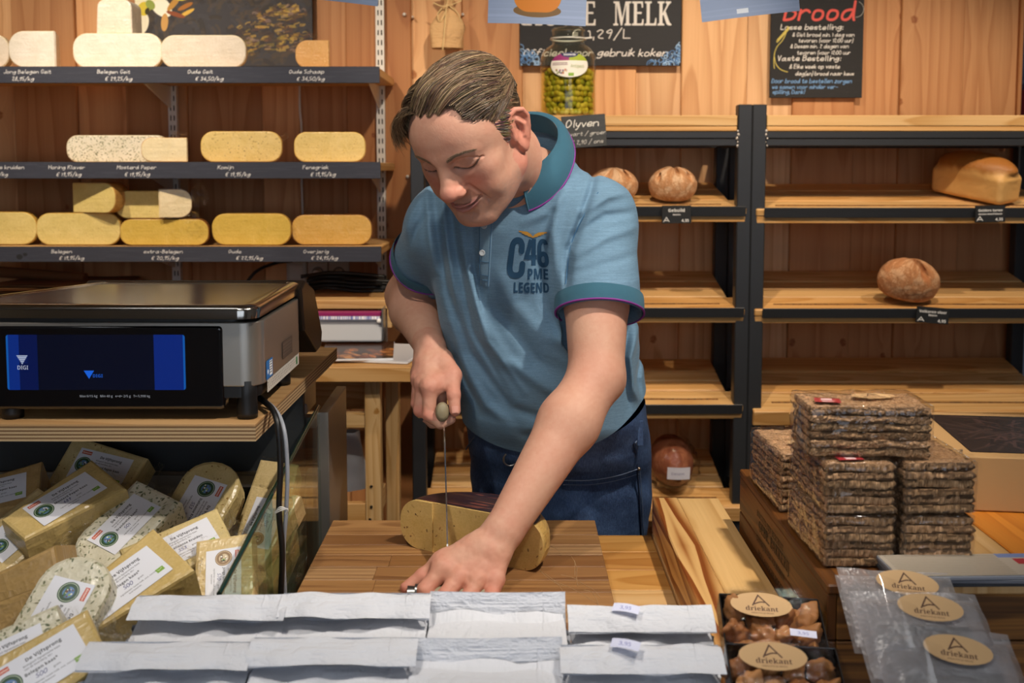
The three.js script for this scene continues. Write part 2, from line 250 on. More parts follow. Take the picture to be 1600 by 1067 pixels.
{   // timber wall behind the shelves: boards that overlap like cladding
  const g = structGroup('wall_back'); struct('backing', boxAt(-2.9, X(1577, 3.8), 0, CEIL, WALLZ - 0.12, WALLZ - 0.012), M.dark, g);
  const E = [-470, -380, -295, -215, -130, -45, 37, 128, 209, 298, 418, 470, 548, 643, 726, 814, 905, 988, 1063, 1158, 1234, 1324, 1399, 1490, 1580];
  reseed(41);
  for (let i = 0; i < E.length - 1; i++) {
    const over = i % 2 === 0, x0 = X(E[i], 3.75) - (over ? 0.006 : -0.001), x1 = X(E[i + 1], 3.75) + (over ? 0.006 : -0.001), z = WALLZ + (over ? 0.018 : 0);
    struct('plank', boxAt(x0, x1, 0, CEIL, z - 0.02, z, 'y', 0.003), plankTones[Math.floor(rnd() * plankTones.length)], g);
  }
  struct('end_board', boxAt(X(1577, 3.75), X(1583, 3.75), 0, CEIL, WALLZ - 0.12, WALLZ + 0.02, 'y', 0.003), plankTones[3], g);
}
{   // the room beyond: daylit window and a red panel
  const w = structGroup('window_2'), z = -6.19; const x0 = X(1590, 6.1), x1 = x0 + 0.55;
  struct('window_pane', boxAt(x0, x1, 0.9, 1.75, z, z + 0.01), std(0x000000, 0.3, { emissive: new THREE.Color(0.55, 0.9, 1), emissiveIntensity: 1.6 }), w);
  for (const [a, b, c, d] of [[x0 - 0.05, x0, 0.85, 1.8], [x1, x1 + 0.05, 0.85, 1.8], [x0, x1, 0.85, 0.9], [x0, x1, 1.75, 1.8]]) struct('window_frame', boxAt(a, b, c, d, z, z + 0.04), std(0x30363c, 0.5), w);
  const l = new THREE.RectAreaLight(new THREE.Color(0.75, 0.9, 1), 2.2, 0.55, 0.85); l.position.set((x0 + x1) / 2, 1.32, z + 0.06); l.lookAt(l.position.x, 1.32, 0); l.name = 'window_2_light'; scene.add(l);
  const p = single('wall_poster', boxAt(X(1560, 6.0), X(1650, 6.0), Y(195, 6.0), Y(135, 6.0), -6.18, -6.15), std(0xa3121c, 0.6), 'dark red panel on the far wall of the room beyond', 'panel');
  part('poster_edge', boxAt(X(1560, 6.0), X(1650, 6.0), Y(137, 6.0), Y(128, 6.0), -6.18, -6.14), std(0x5b4a6a, 0.6), p);
}
// flat ceiling panels
PANELS.forEach(([p, power], i) => { const t = thing('ceiling_panel', ['flat ceiling light panel over the scale side of the counter', 'flat ceiling light panel over the crate side of the counter', 'flat ceiling light panel over the shop floor'][i], 'lamp', p); part('panel_frame', cbox(1.24, 0.03, 0.34, 0.004).translate(0, 0.012, 0), M.whiteMetal, t); part('lamp_diffuser', cbox(1.2, 0.006, 0.3, 0.001).translate(0, -0.005, 0), std(0x222222, 0.6, { emissive: new THREE.Color(0.95, 0.97, 1), emissiveIntensity: 1.5 }), t); const L = new THREE.RectAreaLight(new THREE.Color(0.93, 0.96, 1), power, 1.2, 0.3); L.name = 'panel_light'; L.position.set(p[0], p[1] - 0.012, p[2]); L.lookAt(p[0], 0, p[2]); scene.add(L); });
// ceiling track with its spots (above the picture)
{
  const t = thing('ceiling_track', 'black lighting track on the ceiling above the counter', 'track', [0, CEIL, -2.2]);
  part('rail', cbox(4.6, 0.03, 0.04, 0.003).translate(0, -0.016, 0), M.blackPlastic, t);
  SPOTS.forEach(([p, aim, power, col, cone, size = 1.6], i) => {
    const s = thing('spot_lamp', ['black ceiling spot lighting the goat cheeses at the far end', 'black ceiling spot over the cheese shelves', 'black ceiling spot aimed at the olive jar', 'black ceiling spot over the round loaves', 'black ceiling spot over the tin loaf', 'black ceiling spot aimed at the man', 'black ceiling spot over the wrapped cheese bin'][i], 'lamp', p);
    const dir = V(...aim).sub(V(...p)).normalize(), q = new THREE.Quaternion().setFromUnitVectors(V(0, -1, 0), dir);
    const h = new THREE.LatheGeometry([[0, 0.11], [0.04, 0.11], [0.045, 0.1], [0.045, -0.005], [0.041, -0.005], [0.038, 0.005]].map((a) => new THREE.Vector2(...a)), 24); h.applyQuaternion(q); part('housing', h, M.blackPlastic, s);
    const l = new THREE.CylinderGeometry(0.037, 0.037, 0.006, 24); l.translate(0, 0.012, 0); l.applyQuaternion(q); part('lamp_lens', l, std(0x111111, 0.4, { emissive: col, emissiveIntensity: 3 }), s);
    part('stem', bar(V(0, 0, 0).addScaledVector(dir, -0.1), V(0, CEIL - p[1] - 0.005, 0), 0.008), M.blackPlastic, s);
    const L = new THREE.SpotLight(col, power, 0, cone, 0.45, 2); L.name = 'spot_light'; L.position.set(...p).addScaledVector(dir, 0.02); L.target.position.set(...aim); L.castShadow = true; L.shadow.radius = size; scene.add(L, L.target);
  });
}
// ---------------------------------------------------------------- cheese shelves on white rails
const SF = 3.3;    // distance of the shelf fronts
const SHELF = [[104, 130], [253, 279], [385, 409]];
const STRIPS = [
  [['Jong Belegen Geit', '28,95/kg', 18], ['Belegen Geit', '€ 29,25/kg', 162], ['Oude Geit', '€ 34,50/kg', 301], ['Oude Schaap', '€ 34,50/kg', 457]],
  [['Italiaanse kruiden', '€ 19,95/kg', -32], ['Honing Klaver', '€ 19,95/kg', 82], ['Mosterd Peper', '€ 19,95/kg', 188], ['Komijn', '€ 19,95/kg', 344], ['Fenegriek', '€ 19,95/kg', 476]],
  [['Belegen', '€ 19,95/kg', 82], ['extra-Belegen', '€ 20,95/kg', 226], ['Oude', '€ 22,95/kg', 358], ['Overjarig', '€ 24,95/kg', 475]],
];
const shelfLabels = ['top wall shelf of white cheeses with chalked grey price strip', 'middle wall shelf of herb cheeses with chalked grey price strip', 'lowest wall shelf of yellow cheeses with chalked grey price strip'];
const SX0 = X(-130, SF), SX1 = X(596, SF);
SHELF.forEach(([a, b], i) => {
  const y1 = Y(a, SF), y0 = Y(b, SF), t = thing('wall_shelf', shelfLabels[i], 'shelf', [(SX0 + SX1) / 2, y0, -3.5]);
  wpart('shelf_board', boxAt(SX0, SX1 - 0.002, y1 - 0.028, y1 - 0.002, -3.715, -3.302, 'x', 0.002), M.pine, t);
  const tex = canvasTex(2048, 74, (c, w, h) => {
    c.fillStyle = '#343846'; c.fillRect(0, 0, w, h); reseed(i + 5); for (let k = 0; k < 300; k++) { c.fillStyle = 'rgba(160,165,175,' + rr(0.01, 0.05) + ')'; c.fillRect(rnd() * w, rnd() * h, rr(10, 120), rr(1, 5)); }
    for (const [n, p, px] of STRIPS[i]) { const u = (px + 130) / 726 * w; scrawl(c, n, u, 31, 25, '#f4f4f2', { slant: 0.15, squeeze: 0.9 }); scrawl(c, p, u + 34, 64, 26, '#f4f4f2', { slant: 0.25, squeeze: 0.9 }); }
    if (i === 2) { c.fillStyle = '#1d1f24'; c.beginPath(); c.ellipse(457, 50, 14, 13, 0, 0, 7); c.ellipse(482, 38, 10, 8, 0, 0, 7); c.fill(); }
  });
  const s = wpart('label_strip', boxAt(SX0, SX1, y0, y1, -3.302, -3.294, 'x', 0.001), M.chalk, t);
  const g = sheet(SX1 - SX0, y1 - y0 - 0.002); g.translate((SX0 + SX1) / 2, (y0 + y1) / 2, -3.2933); const p = t.position; g.translate(-p.x, -p.y, -p.z); part('chalk_writing', g, printMat(tex, 0.8), s);
  for (const rx of [278, 598]) {
    const x = X(rx, 3.73), g2 = extrude([[0, 0], [0.27, 0], [0.27, -0.012], [0.02, -0.075], [0, -0.075]], 0.003, 0); g2.rotateY(-Math.PI / 2); g2.translate(x - 0.003, y1 - 0.029, -3.715); wpart('bracket', g2, M.whiteMetal, t);
  }
});
for (const [px, lab] of [[278, 'white slotted wall rail behind the middle of the cheese shelves'], [598, 'white slotted wall rail at the end of the cheese shelves']]) {
  const x = X(px, 3.73), y0 = px === 278 ? 1.2 : 0.95, y1 = 2.6, t = thing('wall_rail', lab, 'rail', [x, y0, -3.72]), holes = [];
  for (let y = y0 + 0.02; y < y1 - 0.03; y += 0.034) for (const s of [-1, 1]) { const c = s * 0.0058; holes.push([[c - 0.0022, y - y0], [c + 0.0022, y - y0], [c + 0.0022, y - y0 + 0.018], [c - 0.0022, y - y0 + 0.018]]); }
  const g = extrude([[-0.0145, 0], [0.0145, 0], [0.0145, y1 - y0], [-0.0145, y1 - y0]], 0.002, 0, holes); g.translate(0, 0, 0.01); part('rail_face', g, M.whiteMetal, t);
  for (const s of [-1, 1]) part('rail_side', cbox(0.002, y1 - y0, 0.02, 0.0004).translate(s * 0.0135, (y1 - y0) / 2, 0), M.whiteMetal, t);
  part('rail_back', cbox(0.026, y1 - y0, 0.002, 0.0004).translate(0, (y1 - y0) / 2, -0.008), M.dark, t);
}
{ const t = tube([V(X(472, 3.72), 1.93, -3.725), V(X(472, 3.72), 1.8, -3.722), V(X(474, 3.72), 1.75, -3.72), V(X(473, 3.72), 1.55, -3.722), V(X(475, 3.72), 1.3, -3.722), V(X(474, 3.72), 1.17, -3.722)], 0.004, 40, 8); single('cable', t, M.whiteMetal, 'white cable running down the timber wall behind the cheese shelves', 'cable'); }

// ---------------------------------------------------------------- cut cheeses
function cheeseTex(base, spots, n, size, seed, holes = 0) {
  const [r, g, b] = hex(base); reseed(seed);
  return canvasTex(384, 384, (c, w, h) => {
    const im = c.createImageData(w, h); for (let y = 0; y < h; y++) for (let x = 0; x < w; x++) { const q = 9 * fbm(x / 60, y / 60, seed) + 5 * noise3(x / 4, y / 4, seed), i = (y * w + x) * 4; im.data[i] = r + q; im.data[i + 1] = g + q; im.data[i + 2] = b + q * 1.3; im.data[i + 3] = 255; }
    c.putImageData(im, 0, 0);
    for (let k = 0; k < n; k++) { c.fillStyle = spots[Math.floor(rnd() * spots.length)]; c.globalAlpha = rr(0.45, 0.95); c.beginPath(); c.ellipse(rnd() * w, rnd() * h, size * rr(0.5, 1.6), size * rr(0.3, 0.8), rnd() * 3, 0, 7); c.fill(); }
    for (let k = 0; k < holes; k++) { c.fillStyle = 'rgba(120,85,30,0.7)'; c.globalAlpha = 1; c.beginPath(); c.ellipse(rnd() * w, rnd() * h, rr(1, 3), rr(1, 2), 0, 0, 7); c.fill(); }
    c.globalAlpha = 1;
  });
}
const wrapped = (tex, o = {}) => new THREE.MeshPhysicalMaterial({ map: rep(tex, 1 / 0.2), roughness: 0.3, bumpMap: rep(crinkle, 1 / 0.16), bumpScale: 0.0018, specularIntensity: 0.9, ...o });
const CH = {
  white: wrapped(cheeseTex('#e4ded2', [], 0, 1, 1)), white2: wrapped(cheeseTex('#dcd2c2', ['#f7f2e6'], 160, 2, 2)), sheep: wrapped(cheeseTex('#d9a868', ['#f3ddb0'], 110, 3, 3)),
  herb: wrapped(cheeseTex('#dcd9c8', ['#4c5638', '#5c5a3a', '#7d8462', '#aeb08f'], 620, 4.6, 4)), pale: wrapped(cheeseTex('#eddcb0', [], 0, 1, 5, 12)), cumin: wrapped(cheeseTex('#dcc27c', ['#6d5426', '#8a6f36'], 170, 3.4, 6)),
  fenu: wrapped(cheeseTex('#e0c67e', ['#8f6c2e', '#a07a3a'], 120, 2.4, 7)), yellow: wrapped(cheeseTex('#e2cd83', [], 0, 1, 8, 26)), deep: wrapped(cheeseTex('#d9b95a', [], 0, 1, 9, 14)), old: wrapped(cheeseTex('#d3a95a', ['#e8cf93'], 60, 2, 10, 8)),
};
const rindMat = (c) => phys(c, 0.3, { bumpMap: rep(crinkle, 2), bumpScale: 0.003 });
const RIND = { white: rindMat(0xdccfae), tan: rindMat(0xc0924f), yellow: rindMat(0xd0a850), brown: rindMat(0x8f5f2c) };
// segment of a wheel standing on y = 0; its cut runs from the middle along +x (and back along the second cut)
function wheelProfile(R, h, r) { const P = [[0, 0]]; for (let k = 0; k <= 8; k++) { const a = -Math.PI / 2 + k / 8 * Math.PI / 2; P.push([R - r + r * Math.cos(a), r + r * Math.sin(a)]); } for (let k = 0; k <= 8; k++) { const a = k / 8 * Math.PI / 2; P.push([R - r + r * Math.cos(a), h - r + r * Math.sin(a)]); } P.push([0, h]); return P; }
function cutFace(P, full, wob) {
  const s = full ? [...P.slice(1, -1), ...P.slice(1, -1).reverse().map(([x, y]) => [-x, y])] : P;
  const h = P[P.length - 1][1], R = Math.max(...P.map((p) => p[0])), m = 0.0028, q = s.map(([x, y]) => [full ? x * (1 - m / R) : m * 0.6 + x * (1 - 1.6 * m / R), m + y * (1 - 2 * m / h)]);
  const g = extrude(q, 0.0012, 0.0012); uvBox(g, 'y'); return g;
}
function cheeseSegment(name, label, mats, R, h, ang, pos, rot, group, tilt = 0, rFrac = 0.42) {
  const t = thing(name, label, 'cheese', pos, group), P = wheelProfile(R, h, h * rFrac);
  const rind = new THREE.LatheGeometry(P.map((p) => new THREE.Vector2(...p)), 28, Math.PI / 2, ang); part('rind', rind, mats[1], t);
  const backing = new THREE.ShapeGeometry(new THREE.Shape((ang > 3.1 ? [...P.slice(1, -1), ...P.slice(1, -1).reverse().map(([x, y]) => [-x, y])] : P).map((p) => new THREE.Vector2(...p)))); 
  part('rind_edge', ang > 3.1 ? backing : join([backing, backing.clone().rotateY(ang)]), mats[1], t);
  if (ang > 3.1) part('cut_face', cutFace(P, true), mats[0], t);
  else { part('cut_face', cutFace(P), mats[0], t); const g = cutFace(P); g.translate(0, 0, -0.0025); g.rotateY(ang); part('cut_face', g, mats[0], t); }
  t.rotation.set(0, rot, tilt); return t;
}
// from its picture: x0..x1 wide, y0..y1 high; 'half' shows a whole cut face, 'L' has its rounded end towards -x, 'R' towards +x
function shelfCheese(kind, label, mats, x0, x1, y0, y1, d = 3.36, extra = {}) {
  const a = at(x0, y1, d), b = at(x1, y0, d), w = b.x - a.x, h = b.y - a.y, base = extra.base ?? a.y, rot = extra.rot ?? 0;
  if (kind === 'half') return cheeseSegment('cut_cheese', label, mats, w / 2, h, Math.PI, [(a.x + b.x) / 2, base, -d], rot, undefined, extra.tilt ?? 0, extra.r);
  const t = cheeseSegment('cut_cheese', label, mats, w, h, extra.ang ?? 1.25, [kind === 'L' ? b.x : a.x, base, -d], 0, undefined, 0, extra.r);
  if (kind === 'L') t.rotation.y = Math.PI - (extra.ang ?? 1.25) + rot; else t.rotation.y = rot;
  return t;
}
const S1 = Y(104, SF), S2 = Y(253, SF), S3 = Y(385, SF);
const TOPY = (s, f) => s + f;
{
  const c = (kind, label, mats, x0, x1, y0, y1, base, e = {}) => shelfCheese(kind, label, mats, x0, x1, y0, y1, e.d ?? 3.36, { base, ...e });
  c('half', 'white half goat cheese cut off by the picture edge on the top shelf', [CH.white2, RIND.white], -112, 14, 50, 103, S1);
  c('L', 'white quarter goat cheese with a straight cut end, on the top shelf', [CH.white, RIND.white], 15, 85, 46, 103, S1, { d: 3.33 });
  c('half', 'bright white half goat cheese with a standing wedge on top of it', [CH.white, RIND.white], 115, 253, 48, 103, S1);
  c('half', 'greyish white half goat cheese with glinting wrap, beside the dark painting', [CH.white2, RIND.white], 252, 384, 52, 103, S1, { d: 3.34 });
  c('L', 'small orange sheep cheese wedge alone at the end of the top shelf', [CH.sheep, RIND.tan], 462, 514, 59, 103, S1, { ang: 1.1 });
  c('half', 'long pale cheese densely speckled with green herbs on the middle shelf', [CH.herb, RIND.white], 105, 262, 211, 253, S2, { d: 3.42 });
  c('L', 'cream cheese piece leaning before the herb speckled cheese', [CH.pale, RIND.tan], 224, 292, 215, 253, S2, { d: 3.33, ang: 1.0, rot: 0.15 });
  c('half', 'yellow cumin seed cheese above the chalked word komijn', [CH.cumin, RIND.yellow], 315, 440, 205, 253, S2, { rot: 0.04 });
  c('half', 'yellow fenugreek cheese alone at the end of the middle shelf', [CH.fenu, RIND.yellow], 460, 571, 206, 253, S2, { r: 0.4 });
  c('half', 'yellow half cheese cut off by the picture edge on the lowest shelf', [CH.yellow, RIND.yellow], -72, 57, 333, 384, S3, { d: 3.38 });
  c('half', 'pale yellow half cheese carrying a two faced wedge', [CH.yellow, RIND.yellow], 58, 188, 334, 384, S3);
  c('half', 'golden half cheese carrying two smaller pieces', [CH.deep, RIND.brown], 188, 326, 343, 384, S3, { d: 3.35 });
  c('half', 'deep yellow half cheese above the chalked word oude', [CH.deep, RIND.yellow], 331, 455, 335, 384, S3, { rot: -0.05 });
  c('half', 'orange brown aged half cheese at the end of the lowest shelf', [CH.old, RIND.brown], 456, 581, 337, 384, S3, { d: 3.37 });
  // pieces lying on others
  const k1 = S3 + (at(0, 334, 3.36).y - at(0, 384, 3.36).y), k2 = S3 + (at(0, 343, 3.35).y - at(0, 384, 3.35).y);
  const w = shelfCheese('R', 'cheese wedge with two cut faces lying on the pale yellow half', [CH.yellow, RIND.tan], 107, 185, 288, 334, 3.44, { base: k1 + 0.001, ang: 1.5 }); w.rotation.y = -0.35; w.position.x = X(124, 3.4); w.position.z = -3.37;
  const w2 = shelfCheese('half', 'yellow half cheese lying on the golden half with crumpled film', [CH.yellow, RIND.yellow], 181, 291, 301, 344, 3.37, { base: k2 + 0.001 });
  const w3 = shelfCheese('R', 'pale cheese quarter in loose shiny film, in front of the upper half', [CH.pale, RIND.brown], 255, 302, 293, 338, 3.36, { base: k2 + 0.002, ang: 1.2, rot: 0.25 }); w3.position.z = -3.33; w3.position.y = k2 + 0.004;
  const g = extrude((() => { const P = []; for (let k = 0; k <= 16; k++) { const a = Math.PI * k / 16; P.push([0.052 * Math.cos(a) * (1 - 0.06 * (k > 8 ? 1 : 0)), 0.075 + 0.03 * Math.sin(a) ** 0.7]); } P.push([-0.053, 0], [0.053, 0]); return P; })(), 0.085, 0.004);
  const tp = thing('cheese_wedge', 'tall white cheese wedge standing on the bright white goat cheese', 'cheese', [X(185, 3.36), S1 + (at(0, 48, 3.36).y - at(0, 103, 3.36).y) + 0.005, -3.47]); part('cut_face', uvBox(g, 'y'), CH.white2, tp);
  part('wrap', sheet(0.05, 0.09, 0.006).rotateY(0.9).translate(0.07, 0.06, 0.06), film(), tp);
}
function crumple(w, h, amp, seed) { return grid(14, 10, (u, v) => [(u - 0.5) * w + amp * 0.3 * noise3(u * 5, v * 5, seed), (v - 0.5) * h + amp * 0.3 * noise3(u * 5, v * 5, seed + 9), amp * (noise3(u * 4, v * 4, seed + 3) + 0.6 * noise3(u * 9, v * 9, seed + 5))]); }
[[312, 305, 0.05, 0.07, 3.34, 0.3], [300, 340, 0.05, 0.035, 3.31, 0.1], [444, 214, 0.03, 0.02, 3.35, 0.5], [585, 370, 0.03, 0.05, 3.4, 0.2], [490, 56, 0.03, 0.012, 3.36, 0.1], [280, 209, 0.05, 0.012, 3.36, 0]].forEach(([px, py, w, h, d, r], i) => {
  const p = at(px, py, d), o = thing('film_tail', ['crumpled clear film hanging off the pale cheese quarter', 'twist of clear film under the pale cheese quarter', 'film tail at the end of the cumin cheese', 'film tail at the end of the aged half cheese', 'film fold on the orange sheep cheese', 'film fold behind the cream cheese piece'][i], 'film', p); part('film_sheet', crumple(w, h, 0.012, i * 7 + 1).rotateZ(r), film({ bumpMap: rep(crinkle, 2), bumpScale: 0.001, opacity: 1 }), o);
});
// ---------------------------------------------------------------- chalkboards, prints and jar on the wall
function panel(name, label, category, tex, w, h, d, mat, printLabel) { const t = thing(name, label, category); part('board', cbox(w, h, d, 0.001), mat, t); part('print', sheet(w - 0.002, h - 0.002).translate(0, 0, d / 2 + 0.0008), printMat(tex, 0.75), t); return t; }
function boardScuff(c, w, h, base) { c.fillStyle = base; c.fillRect(0, 0, w, h); for (let k = 0; k < 250; k++) { c.fillStyle = 'rgba(150,150,160,' + rr(0.005, 0.03) + ')'; c.fillRect(rnd() * w, rnd() * h, rr(5, 80), rr(1, 12)); } }
{
  const d = 3.715, a = at(812, 103, d), b = at(1065, -60, d), w = b.x - a.x, h = b.y - a.y;
  const tex = canvasTex(1012, 652, (c, W, H) => {
    reseed(71); boardScuff(c, W, H, '#26272b'); const s = 4, oy = 60 * 4;
    c.fillStyle = '#d9d6d2'; c.font = 'bold 212px serif'; for (const [t, e, w0] of [['RAUWE', 480, 540], ['MELK', 952, 368]]) { c.save(); const m = c.measureText(t).width; c.translate(e - w0, oy + 40 * s); c.scale(w0 / m, 1); c.fillText(t, 0, 0); c.restore(); }
    scrawl(c, '€ 1,29/L', 83 * s, oy + 60 * s, 84, '#d9d6d2', { slant: 0.1, jit: 0.03, squeeze: 1.25, track: 1.0 }); scrawl(c, 'Officieel voor gebruik koken', 5 * s, oy + 88 * s, 66, '#dedbd8', { slant: 0.3, jit: 0.05, squeeze: 0.95, track: 1.0, bold: 1 });
    c.lineWidth = 5; for (const [cx, cy, sx] of [[0, H, 1], [W, H, -1]]) for (let k = 0; k < 46; k++) { c.strokeStyle = ['#6f9bd0', '#9cc0e6', '#4a76ad'][k % 3]; const u = Math.pow(rnd(), 1.6) * (sx > 0 ? 120 : 210), v = (1 - u / 215) * rnd() * (sx > 0 ? 150 : 170); c.beginPath(); c.arc(cx + sx * u, cy - v * 0.8, rr(8, 24), rnd() * 6, rnd() * 6 + 2.4); c.stroke(); }
  });
  const p = panel('chalkboard', 'wide black chalkboard with milk price in white lettering', 'sign', tex, w, h, 0.012, M.chalk); p.position.set((a.x + b.x) / 2, (a.y + b.y) / 2, -d);
}
{
  const d = 3.715, a = at(1202, 153, d), b = at(1350, -8, d), w = b.x - a.x, h = b.y - a.y;
  const tex = canvasTex(592, 644, (c, W) => {
    reseed(72); boardScuff(c, W, 644, '#1b1b1d'); const s = 4, T = (t, x, y, z, col = '#e6e4df', o = {}) => scrawl(c, t, (x - 1202) * s, (y + 8) * s, z, col, { slant: 0.2, jit: 0.05, squeeze: 0.80, bold: 'bold', ...o });
    T('Brood', 1222, 31, 165, '#d9574f', { squeeze: 0.9, track: 1.0, bold: 'b' });
    T('Losse bestelling:', 1217, 46, 48, undefined, { squeeze: 0.98 }); T('& Gist brood min. 1 dag van', 1236, 57, 36); T('tevoren (voor 12:00 uur)', 1246, 66, 36); T('& Desem min. 2 dagen van', 1233, 75, 36); T('tevoren (voor 12:00 uur', 1244, 85, 36);
    T('Vaste Bestelling:', 1213, 95, 48, undefined, { squeeze: 0.98 }); T('& Elke week op vaste', 1232, 107, 38); T('dag(en) brood naar keus', 1242, 118, 36);
    T('Door brood te bestellen zorgen', 1204, 130, 40, '#6fa0d6', { squeeze: 0.78 }); T('we samen voor minder ver-', 1205, 139, 38, '#6fa0d6', { squeeze: 0.8 }); T('spilling, Dank!', 1206, 147, 38, '#6fa0d6', { squeeze: 0.8 });
    c.strokeStyle = '#c9b95a'; c.lineWidth = 5; c.beginPath(); c.moveTo(24, 460); c.quadraticCurveTo(8, 340, 60, 300); c.quadraticCurveTo(96, 260, 104, 196); c.stroke(); c.beginPath(); c.moveTo(110, 482); c.quadraticCurveTo(30, 470, 24, 390); c.stroke();
    for (let k = 0; k < 9; k++) { c.beginPath(); c.ellipse(44 + k * 8, 284 - k * 9, 5, 13, 0.5, 0, 7); c.stroke(); }
    c.strokeStyle = '#b9b9b0'; c.lineWidth = 3; c.beginPath(); c.arc(540, 90, 50, -1.2, 1.6); c.stroke();
  });
  const p = panel('chalkboard', 'tall black chalkboard with red heading and small white lines on bread orders', 'sign', tex, w, h, 0.012, M.chalk); p.position.set((a.x + b.x) / 2, (a.y + b.y) / 2, -d);
}
{   // painting behind the goat cheeses
  const d = 3.71, a = at(214, 104, d), b = at(487, -90, d), w = b.x - a.x, h = b.y - a.y;
  const tex = canvasTex(1092, 776, (c, W, H) => {
    reseed(73); c.fillStyle = '#3a3a40'; c.fillRect(0, 0, W, H);
    for (let k = 0; k < 700; k++) { const x = rnd() * W, y = rnd() * H, e = fbm(x / 130, y / 130, 3); c.strokeStyle = ['#2d2b2c', '#4a4038', '#43434a', '#58483a', '#302a26'][Math.floor(rnd() * 5)]; c.globalAlpha = 0.4; c.lineWidth = rr(10, 34); c.beginPath(); c.moveTo(x, y); const an = e * 5; c.quadraticCurveTo(x + 40 * Math.cos(an), y + 40 * Math.sin(an), x + 75 * Math.cos(an + 0.6), y + 75 * Math.sin(an + 0.6)); c.stroke(); }
    for (let k = 0; k < 330; k++) { const cl = [[720, 590, 150, 80], [870, 480, 160, 60], [640, 660, 90, 60], [960, 620, 100, 60], [900, 430, 90, 40]][k % 5]; const x = cl[0] + cl[2] * rr(-1, 1), y = cl[1] + cl[3] * rr(-1, 1); c.strokeStyle = ['#a8843a', '#6f5636', '#c9a650', '#5a4038', '#8f7a70', '#4a3a34', '#8a7a3a', '#3a3036'][Math.floor(rnd() * 8)]; c.globalAlpha = 0.6; c.lineWidth = rr(6, 22); c.beginPath(); c.moveTo(x, y); c.quadraticCurveTo(x + rr(-10, 30), y + rr(-20, 10), x + rr(20, 50), y + rr(-20, 10)); c.stroke(); }
    c.globalAlpha = 1; const petal = (x, y, rx, ry, r, col) => { c.fillStyle = col; c.beginPath(); c.ellipse(x, y, rx, ry, r, 0, 7); c.fill(); };
    const oy = 360; petal(40, oy + 150, 40, 70, 0.3, '#e9e6cf'); petal(160, oy + 40, 80, 52, 0.8, '#f1efdc'); petal(80, oy - 20, 95, 45, -0.5, '#ece8c8'); petal(55, oy + 55, 38, 44, 0.2, '#d4c23c'); petal(95, oy + 30, 34, 26, 0.9, '#8fa04a'); petal(240, oy + 20, 18, 62, 0.7, '#b98a3e'); petal(310, oy + 40, 14, 52, 1.1, '#a46a2e'); petal(320, oy + 80, 52, 12, -0.5, '#d9b04a'); petal(250, oy + 90, 60, 14, 0.3, '#8a4a2a'); petal(180, oy + 140, 22, 56, 0.1, '#c79a58'); petal(300, oy - 20, 44, 22, -0.3, '#d6c24a'); petal(75, oy + 70, 14, 22, 0.3, '#3a3416');
  });
  const p = panel('wall_print', 'dark painted print with pale yellow flowers behind the white goat cheeses', 'picture', tex, w, h, 0.01, M.dark); p.position.set((a.x + b.x) / 2, (a.y + b.y) / 2, -d);
}
// three sheets that hang from the ceiling, in front of everything
[[762, 36, 915, 41, 2.3, 0, 'hanging pale blue sheet with the foot of an orange pot, before the milk chalkboard'], [1097, 35, 1250, 17, 2.3, 1, 'hanging pale blue sheet before the bread chalkboard, its lower edge slanting'], [440, -6, 590, 10, 2.3, 2, 'hanging pale blue sheet above the cheese shelves, mostly out of the picture']].forEach(([x0, y0, x1, y1, d, k, label]) => {
  const a = at(x0, y0, d), b = at(x1, y1, d), w = Math.hypot(b.x - a.x, b.y - a.y), h = w * 1.38;
  const tex = canvasTex(256, 352, (c, W, H) => { reseed(80 + k); c.fillStyle = '#93a2be'; c.fillRect(0, 0, W, H); for (let j = 0; j < 60; j++) { c.fillStyle = 'rgba(220,228,245,0.05)'; c.fillRect(0, rnd() * H, W, rr(1, 6)); } if (k === 0) { c.fillStyle = '#7b5a2c'; c.beginPath(); c.ellipse(128, 318, 62, 17, 0, 0, 7); c.fill(); c.fillStyle = '#d77f1c'; c.beginPath(); c.roundRect(66, 150, 124, 172, [20, 20, 40, 40]); c.fill(); c.fillStyle = '#e8972c'; c.fillRect(80, 160, 40, 130); } if (k === 1) { c.fillStyle = '#e4e8ee'; c.fillRect(90, 330, 30, 12); } });
  const t = thing('hanging_poster', label, 'poster', a.clone().lerp(b, 0.5)); t.rotation.z = Math.atan2(b.y - a.y, b.x - a.x);
  part('sheet_print', sheet(w, h, 0.01, 12, 4).translate(0, h / 2, 0), printMat(tex, 0.55, { side: THREE.DoubleSide }), t);
  for (const s of [-1, 1]) part('hanging_thread', bar(V(s * w * 0.4, h - 0.003, 0.004), V(s * w * 0.4, CEIL - t.position.y - 0.02, 0.004), 0.001, 5), M.whiteMetal, t);
});
